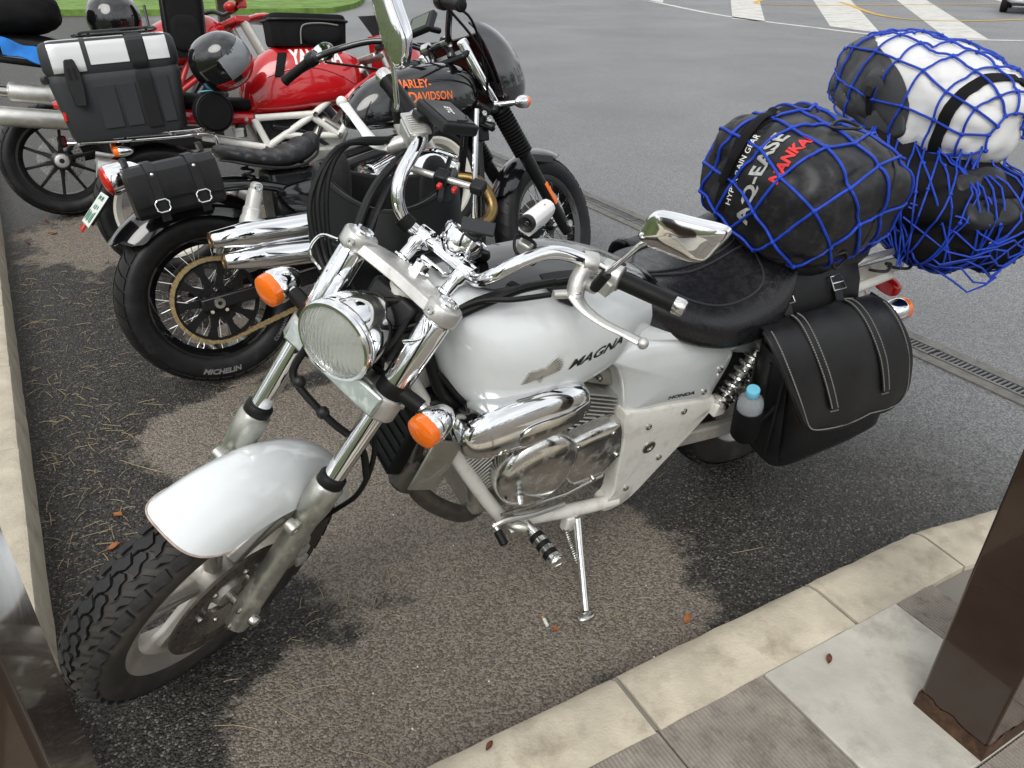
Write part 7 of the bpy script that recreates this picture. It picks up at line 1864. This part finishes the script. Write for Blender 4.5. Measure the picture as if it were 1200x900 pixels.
RP('control_cluster', joinmb(MB().ell((1.08, -.23, 1.12), (.035, .03, .03), 14, 8), MB().box((1.13, -.15, 1.10), (.05, .04, .05)), MB().ell((1.10, -.06, 1.10), (.04, .04, .03), 14, 8)), 'red_plain', T=TQ, bevel=.006)
RP('fuel_tank', MB().loft([ring_x(*r, n=32) for r in interp_secs([(.50, .05, .80, .88, .84), (.58, .12, .78, .98, .86), (.75, .16, .78, 1.06, .88), (.95, .15, .82, 1.07, .92), (1.05, .08, .88, 1.02, .95)])]), 'red')
RP('front_mudguard', MB().loft([ring_x(*r, n=24) for r in interp_secs([(1.10, .10, .98, 1.02, 1.0), (1.3, .12, 1.02, 1.07, 1.045), (1.55, .09, .98, 1.01, .995), (1.72, .03, .91, .93, .92)])]), 'red', T=TQ)
RP('engine_block', joinmb(MB().box((.72, 0, .45), (.40, .32, .28)), MB().box((.88, 0, .60), (.18, .24, .2), Matrix.Rotation(R(40), 3, 'Y'))), 'black_metal', bevel=.03)
rr_ = _rr
sbx = on_red('seat_bag', (.0, 0, 1.0), 'large black soft bag strapped on the seat of the farthest motorcycle', 'bag', None, QM)
sgm = soft_bag_mb((.25, .24, .11), 3.2, 3, .008, 6); sgm.v = [p + Vector((-.06, 0, .10)) for p in sgm.v]; sgm.build('bag_shell', 'nylon', sbx)
blu = on_red('blue_cloth', (.0, -.10, .885), 'bright blue cloth tucked under the seat bag', 'cloth', None, QM)
rows = [[Vector((-.14 + .24 * j / 14, -.12 - .012 * math.sin(j * .6 + i * .8) - .012 * i, .085 - .020 * i + .006 * math.sin(j * .8 + i) - .0065 * j)) for j in range(15)] for i in range(5)]
M['blue_cloth'] = mat('blue nylon cloth', (.01, .16, .52), .5, var=.2, vscale=20); MB().sheet(rows, .006).build('cloth_fold', 'blue_cloth', blu)
bkp = on_red('backpack', (.79, -.13, .83), 'dark grey backpack hung between the rear motorcycles', 'backpack', Matrix.Rotation(R(5), 3, 'Y'), QM)
bkb = rbox(-.115, .115, -.07, .07, 0, .40, .05, .97); bkb.build('bag_body', 'nylon', bkp)
MB().tube([(-.10, -.066, .05), (-.108, -.070, .2), (-.10, -.066, .34), (0, -.066, .37), (.10, -.066, .34), (.108, -.070, .2), (.10, -.066, .05)], .005, 8).build('zip', 'plastic', bkp)
MB().ell((0, -.07, .13), (.085, .022, .10), 22, 12, None, 3.5, 3).build('front_pocket', 'nylon', bkp)
MB().tube([(-.03, -.02, .39), (-.03, -.02, .43), (.03, -.02, .43), (.03, -.02, .39)], .007, 8).build('carry_loop', 'nylon', bkp)
hh2 = on_red('helmet', (.455, -.06, .93), 'black helmet with dark visor resting behind the top box', 'helmet', Matrix.Rotation(R(-100), 3, 'Z'), QM)
MB().ell((0, 0, .12), (.165, .145, .14), 34, 20, None, 2.3, 2.3).build('shell', 'black', hh2)
MB().sheet([[Vector((.172 * math.cos(e) * math.cos(a), .150 * math.cos(e) * math.sin(a), .12 + .146 * math.sin(e))) for a in [-1.25 + 2.5 * j / 18 for j in range(19)]] for e in (-.3, -.1, .1, .3, .45)], .003).build('visor', 'black', hh2)
bpy.context.view_layer.update()
# ------------------------------------------------------------------ far car
M['car_white'] = mat('white car paint', (.72, .73, .74), .2, coat=.8)
M['car_glass'] = mat('dark car glass', (.02, .025, .03), .05, coat=.6)
M['car_trim'] = mat('car black trim', (.012, .012, .013), .5)
car = empty('parked_car', (15.5, 25.7, 0), (0, 0, R(238))); tag(car, 'white car with number plate stopped on the far road', 'car')
# car frame: +x forward; nose at x = 2
def car_ring(x, w, z0, z1, top, sh):
    return [Vector((x, -w, z0)), Vector((x, -w - .02, (z0 + z1) / 2)), Vector((x, -w, z1)), Vector((x, -w * sh, top)), Vector((x, 0, top + .03)), Vector((x, w * sh, top)), Vector((x, w, z1)), Vector((x, w + .02, (z0 + z1) / 2)), Vector((x, w, z0)), Vector((x, 0, z0))]
body = [(-2.05, .62, .38, .80, .86, .9), (-1.95, .80, .26, .92, .98, .9), (-1.2, .84, .2, .95, 1.02, .92), (0, .85, .2, .93, 1.0, .92), (1.0, .84, .2, .90, .97, .92), (1.6, .82, .2, .82, .88, .9), (1.95, .72, .22, .70, .74, .88), (2.08, .52, .28, .58, .60, .8)]
MB().loft([car_ring(*r) for r in body]).build('body', 'car_white', car, sub=2)
cab = [(-1.9, .62, .95, 1.0), (-1.5, .64, .96, 1.38), (-.3, .66, .96, 1.50), (.35, .64, .95, 1.44), (1.15, .70, .92, .98)]
MB().loft([[Vector((x, -w_ - .08, z0)), Vector((x, -w_, z1)), Vector((x, 0, z1 + .04)), Vector((x, w_, z1)), Vector((x, w_ + .08, z0)), Vector((x, 0, z0))] for x, w_, z0, z1 in cab]).build('cabin', 'car_glass', car, sub=1)
MB().loft([[Vector((x, -w_, z)), Vector((x, 0, z + .035)), Vector((x, w_, z)), Vector((x, 0, z - .04))] for x, w_, z in ((-1.55, .58, 1.40), (-.3, .62, 1.53), (.3, .60, 1.47))]).build('roof', 'car_white', car)
for x in (-1.25, 1.3):
    for s in (-1, 1):
        wh = MB().lathe([(.20, -.10), (.29, -.10), (.315, -.07), (.315, .07), (.29, .10), (.20, .10)], (x, .78 * s, .315), YY, 32, closed=True).build('wheel', 'car_trim', car)
        MB().lathe([(.001, .07), (.06, .08), (.20, .085), (.205, .06)], (x, .78 * s, .315), YY * s, 24).build('rim', 'alu', wh)
MB().box((2.085, 0, .36), (.03, .34, .17)).build('number_plate', 'plate', car, bevel=.004)
tq = text_mb('8 24', .10, bold=.003, align='CENTER'); tq.xf(Matrix.Translation((2.103, 0, .30)) @ Matrix(((0, 0, 1, 0), (1, 0, 0, 0), (0, 1, 0, 0), (0, 0, 0, 1)))); tq.build('plate_number', 'plate_green', car, smooth=False)
MB().box((2.02, 0, .24), (.10, 1.2, .07)).build('lower_grille', 'car_trim', car, bevel=.01)
for s in (-1, 1): MB().ell((1.92, .56 * s, .66), (.12, .16, .07), 18, 10).build('head_lamp', 'glass', car)

# ------------------------------------------------------------------ leaves, needles, butt
M['leaf'] = mat('dead leaf', (.28, .10, .03), .7, var=.35, vscale=40)
M['leaf_dark'] = mat('dark dead leaf', (.10, .028, .015), .7, var=.35, vscale=40)
def leaf_mesh(seed):
    r = random.Random(seed); rows = []
    for i in range(7):
        t = i / 6; w_ = .011 * math.sin(math.pi * min(1, t * 1.02 + .02)) ** .8 + .0006; row = []
        for j in range(5): u = -1 + j / 2; row.append(Vector((t * .045 - .022, u * w_, .004 + .004 * abs(u) + .004 * math.sin(t * 5 + r.random()) + .0015 * r.random())))
        rows.append(row)
    return MB().sheet(rows, .0008).mesh('fallen_leaf')
LM = [leaf_mesh(k) for k in range(4)]
for k, me in enumerate(LM): me.materials.append(M['leaf'] if k % 2 else M['leaf_dark'])
lr = random.Random(12)
def leaf(x, y, z, sc, k, label, group=None):
    o = bpy.data.objects.new('fallen_leaf', LM[k]); COL.objects.link(o); o.location = (x, y, z); o.rotation_euler = (lr.uniform(-.15, .15), lr.uniform(-.15, .15), lr.uniform(0, 6.28)); o.scale = (sc,) * 3; tag(o, label, 'leaf', group or 'fallen leaves')
leaf(.449, 1.374, .002, .75, 1, 'single orange leaf on asphalt against the pavement kerb')
leaf(.118, 1.335, .002, .5, 1, 'brown leaf scrap beside the white cigarette end')
leaf(.700, 1.155, .122, .55, 2, 'small dark leaf on the pale pavement slab')
leaf(-.03, .93, .123, .5, 0, 'tiny dark leaf lying on the kerb stone')
for x, y in ((-2.80, 4.22), (-2.66, 3.98), (-2.60, 4.16), (-2.42, 4.3), (-2.52, 4.40), (-2.2, 4.12), (-1.12, 1.74), (-.95, 1.90), (-1.07, 1.62), (-2.72, 4.35), (-2.3, 4.5)):
    leaf(x + lr.uniform(-.03, .03), y + lr.uniform(-.03, .03), .002, lr.uniform(.7, 1.15), lr.randint(0, 3), 'dead brown leaf lying on asphalt near the lawn kerb', 'leaves along the lawn kerb')
cb = empty('cigarette_end', (.094, 1.357, .005), (0, 0, R(110))); tag(cb, 'white cigarette end lying on asphalt near the side stand', 'cigarette end')
MB().tube([(-.014, 0, 0), (.008, 0, 0)], .0042, 12, smooth=False).build('paper', 'ink_white', cb)
M['filter'] = mat('cigarette filter', (.45, .26, .10), .8); MB().tube([(.008, 0, 0), (.016, .001, 0)], .0041, 12, smooth=False).build('filter_tip', 'filter', cb)
M['needle'] = mat('dry pine needles', (.34, .26, .15), .7, var=.3, vscale=6)
nb = MB(); nr = random.Random(5)
def needle(x, y, L_, a):
    c = nr.uniform(-.25, .25); P = [Vector((x + math.cos(a + c * t) * L_ * t, y + math.sin(a + c * t) * L_ * t, .0035 + .003 * math.sin(math.pi * t))) for t in (0, .35, .7, 1)]
    nb.tube(P, nr.uniform(.0006, .0011), 4, smooth=False)
for k in range(320):
    d = nr.random() ** 1.2 * 3.6; e = .02 + abs(nr.gauss(0, .22)); p = Vector((-1.047, 1.229, 0)) - KD * d - KN * e
    needle(p.x, p.y, nr.uniform(.02, .075), nr.uniform(0, 6.28))
for k in range(130): needle(nr.uniform(-1.2, .5), nr.uniform(.9, 2.4) + .2, nr.uniform(.015, .05), nr.uniform(0, 6.28))
for x, y, L_, a in ((-.50, 1.12, .13, .5), (-.42, 1.06, .11, 2.8), (-.62, 1.05, .12, .1), (-.36, 1.33, .14, 1.1), (-.5, 1.5, .10, .2), (-1.25, 2.0, .17, -.5), (.62, 1.62, .10, .1), (-.33, 1.0, .12, -.2)): needle(x, y, L_, a)
tag(nb.build('pine_needles', 'needle'), 'dry brown pine needles scattered on the asphalt', 'pine needles', kind='stuff')
gr2 = MB()
for k in range(14):
    M['pebble'] = M['ink_white']; x, y = nr.uniform(-.9, .5), nr.uniform(1.0, 1.9); gr2.ell((x, y, .002), (nr.uniform(.0012, .003),) * 2 + (.002,), 7, 5)
tag(gr2.build('grit', 'ink_white'), 'small white grit on the asphalt', 'grit', kind='stuff')

# ------------------------------------------------------------------ unseen belt of trees, added for reflections in chrome and black paint
M['foliage'] = mat('tree foliage', (.055, .095, .022), .7, var=.45, vscale=.8)
tr = MB(); ft_ = random.Random(21)
def clump(c, r, n):
    for k in range(n):
        d = Vector((ft_.gauss(0, 1), ft_.gauss(0, 1), ft_.gauss(0, .8))); d = d.normalized() * r * ft_.random() ** .4; p = c + d; s = ft_.uniform(.25, .6)
        a = Vector((ft_.gauss(0, 1), ft_.gauss(0, 1), ft_.gauss(0, 1))).normalized() * s; b = a.cross(Vector((ft_.gauss(0, 1), ft_.gauss(0, 1), ft_.gauss(0, 1)))).normalized() * s * .7
        tr.add([p - a, p + b, p + a, p - b], [(0, 1, 2, 3)])
for k in range(54):
    a = 2 * math.pi * k / 54 + ft_.uniform(-.04, .04); dist = ft_.uniform(48, 62); base = Vector((math.sin(a) * dist, math.cos(a) * dist, 0)); h = ft_.uniform(6, 11)
    tr.tube([base, base + Vector((.2, .1, h * .5)), base + Vector((.3, 0, h * .8))], [.3, .22, .1], 6, smooth=False)
    for q in range(5): clump(base + Vector((ft_.gauss(0, 2.0), ft_.gauss(0, 2.0), h * (.25 + .17 * q))), 2.6, 46)
tag(tr.build('reflection_trees', 'foliage', smooth=False), 'unseen far belt of green trees added for reflections', 'trees', kind='stuff')
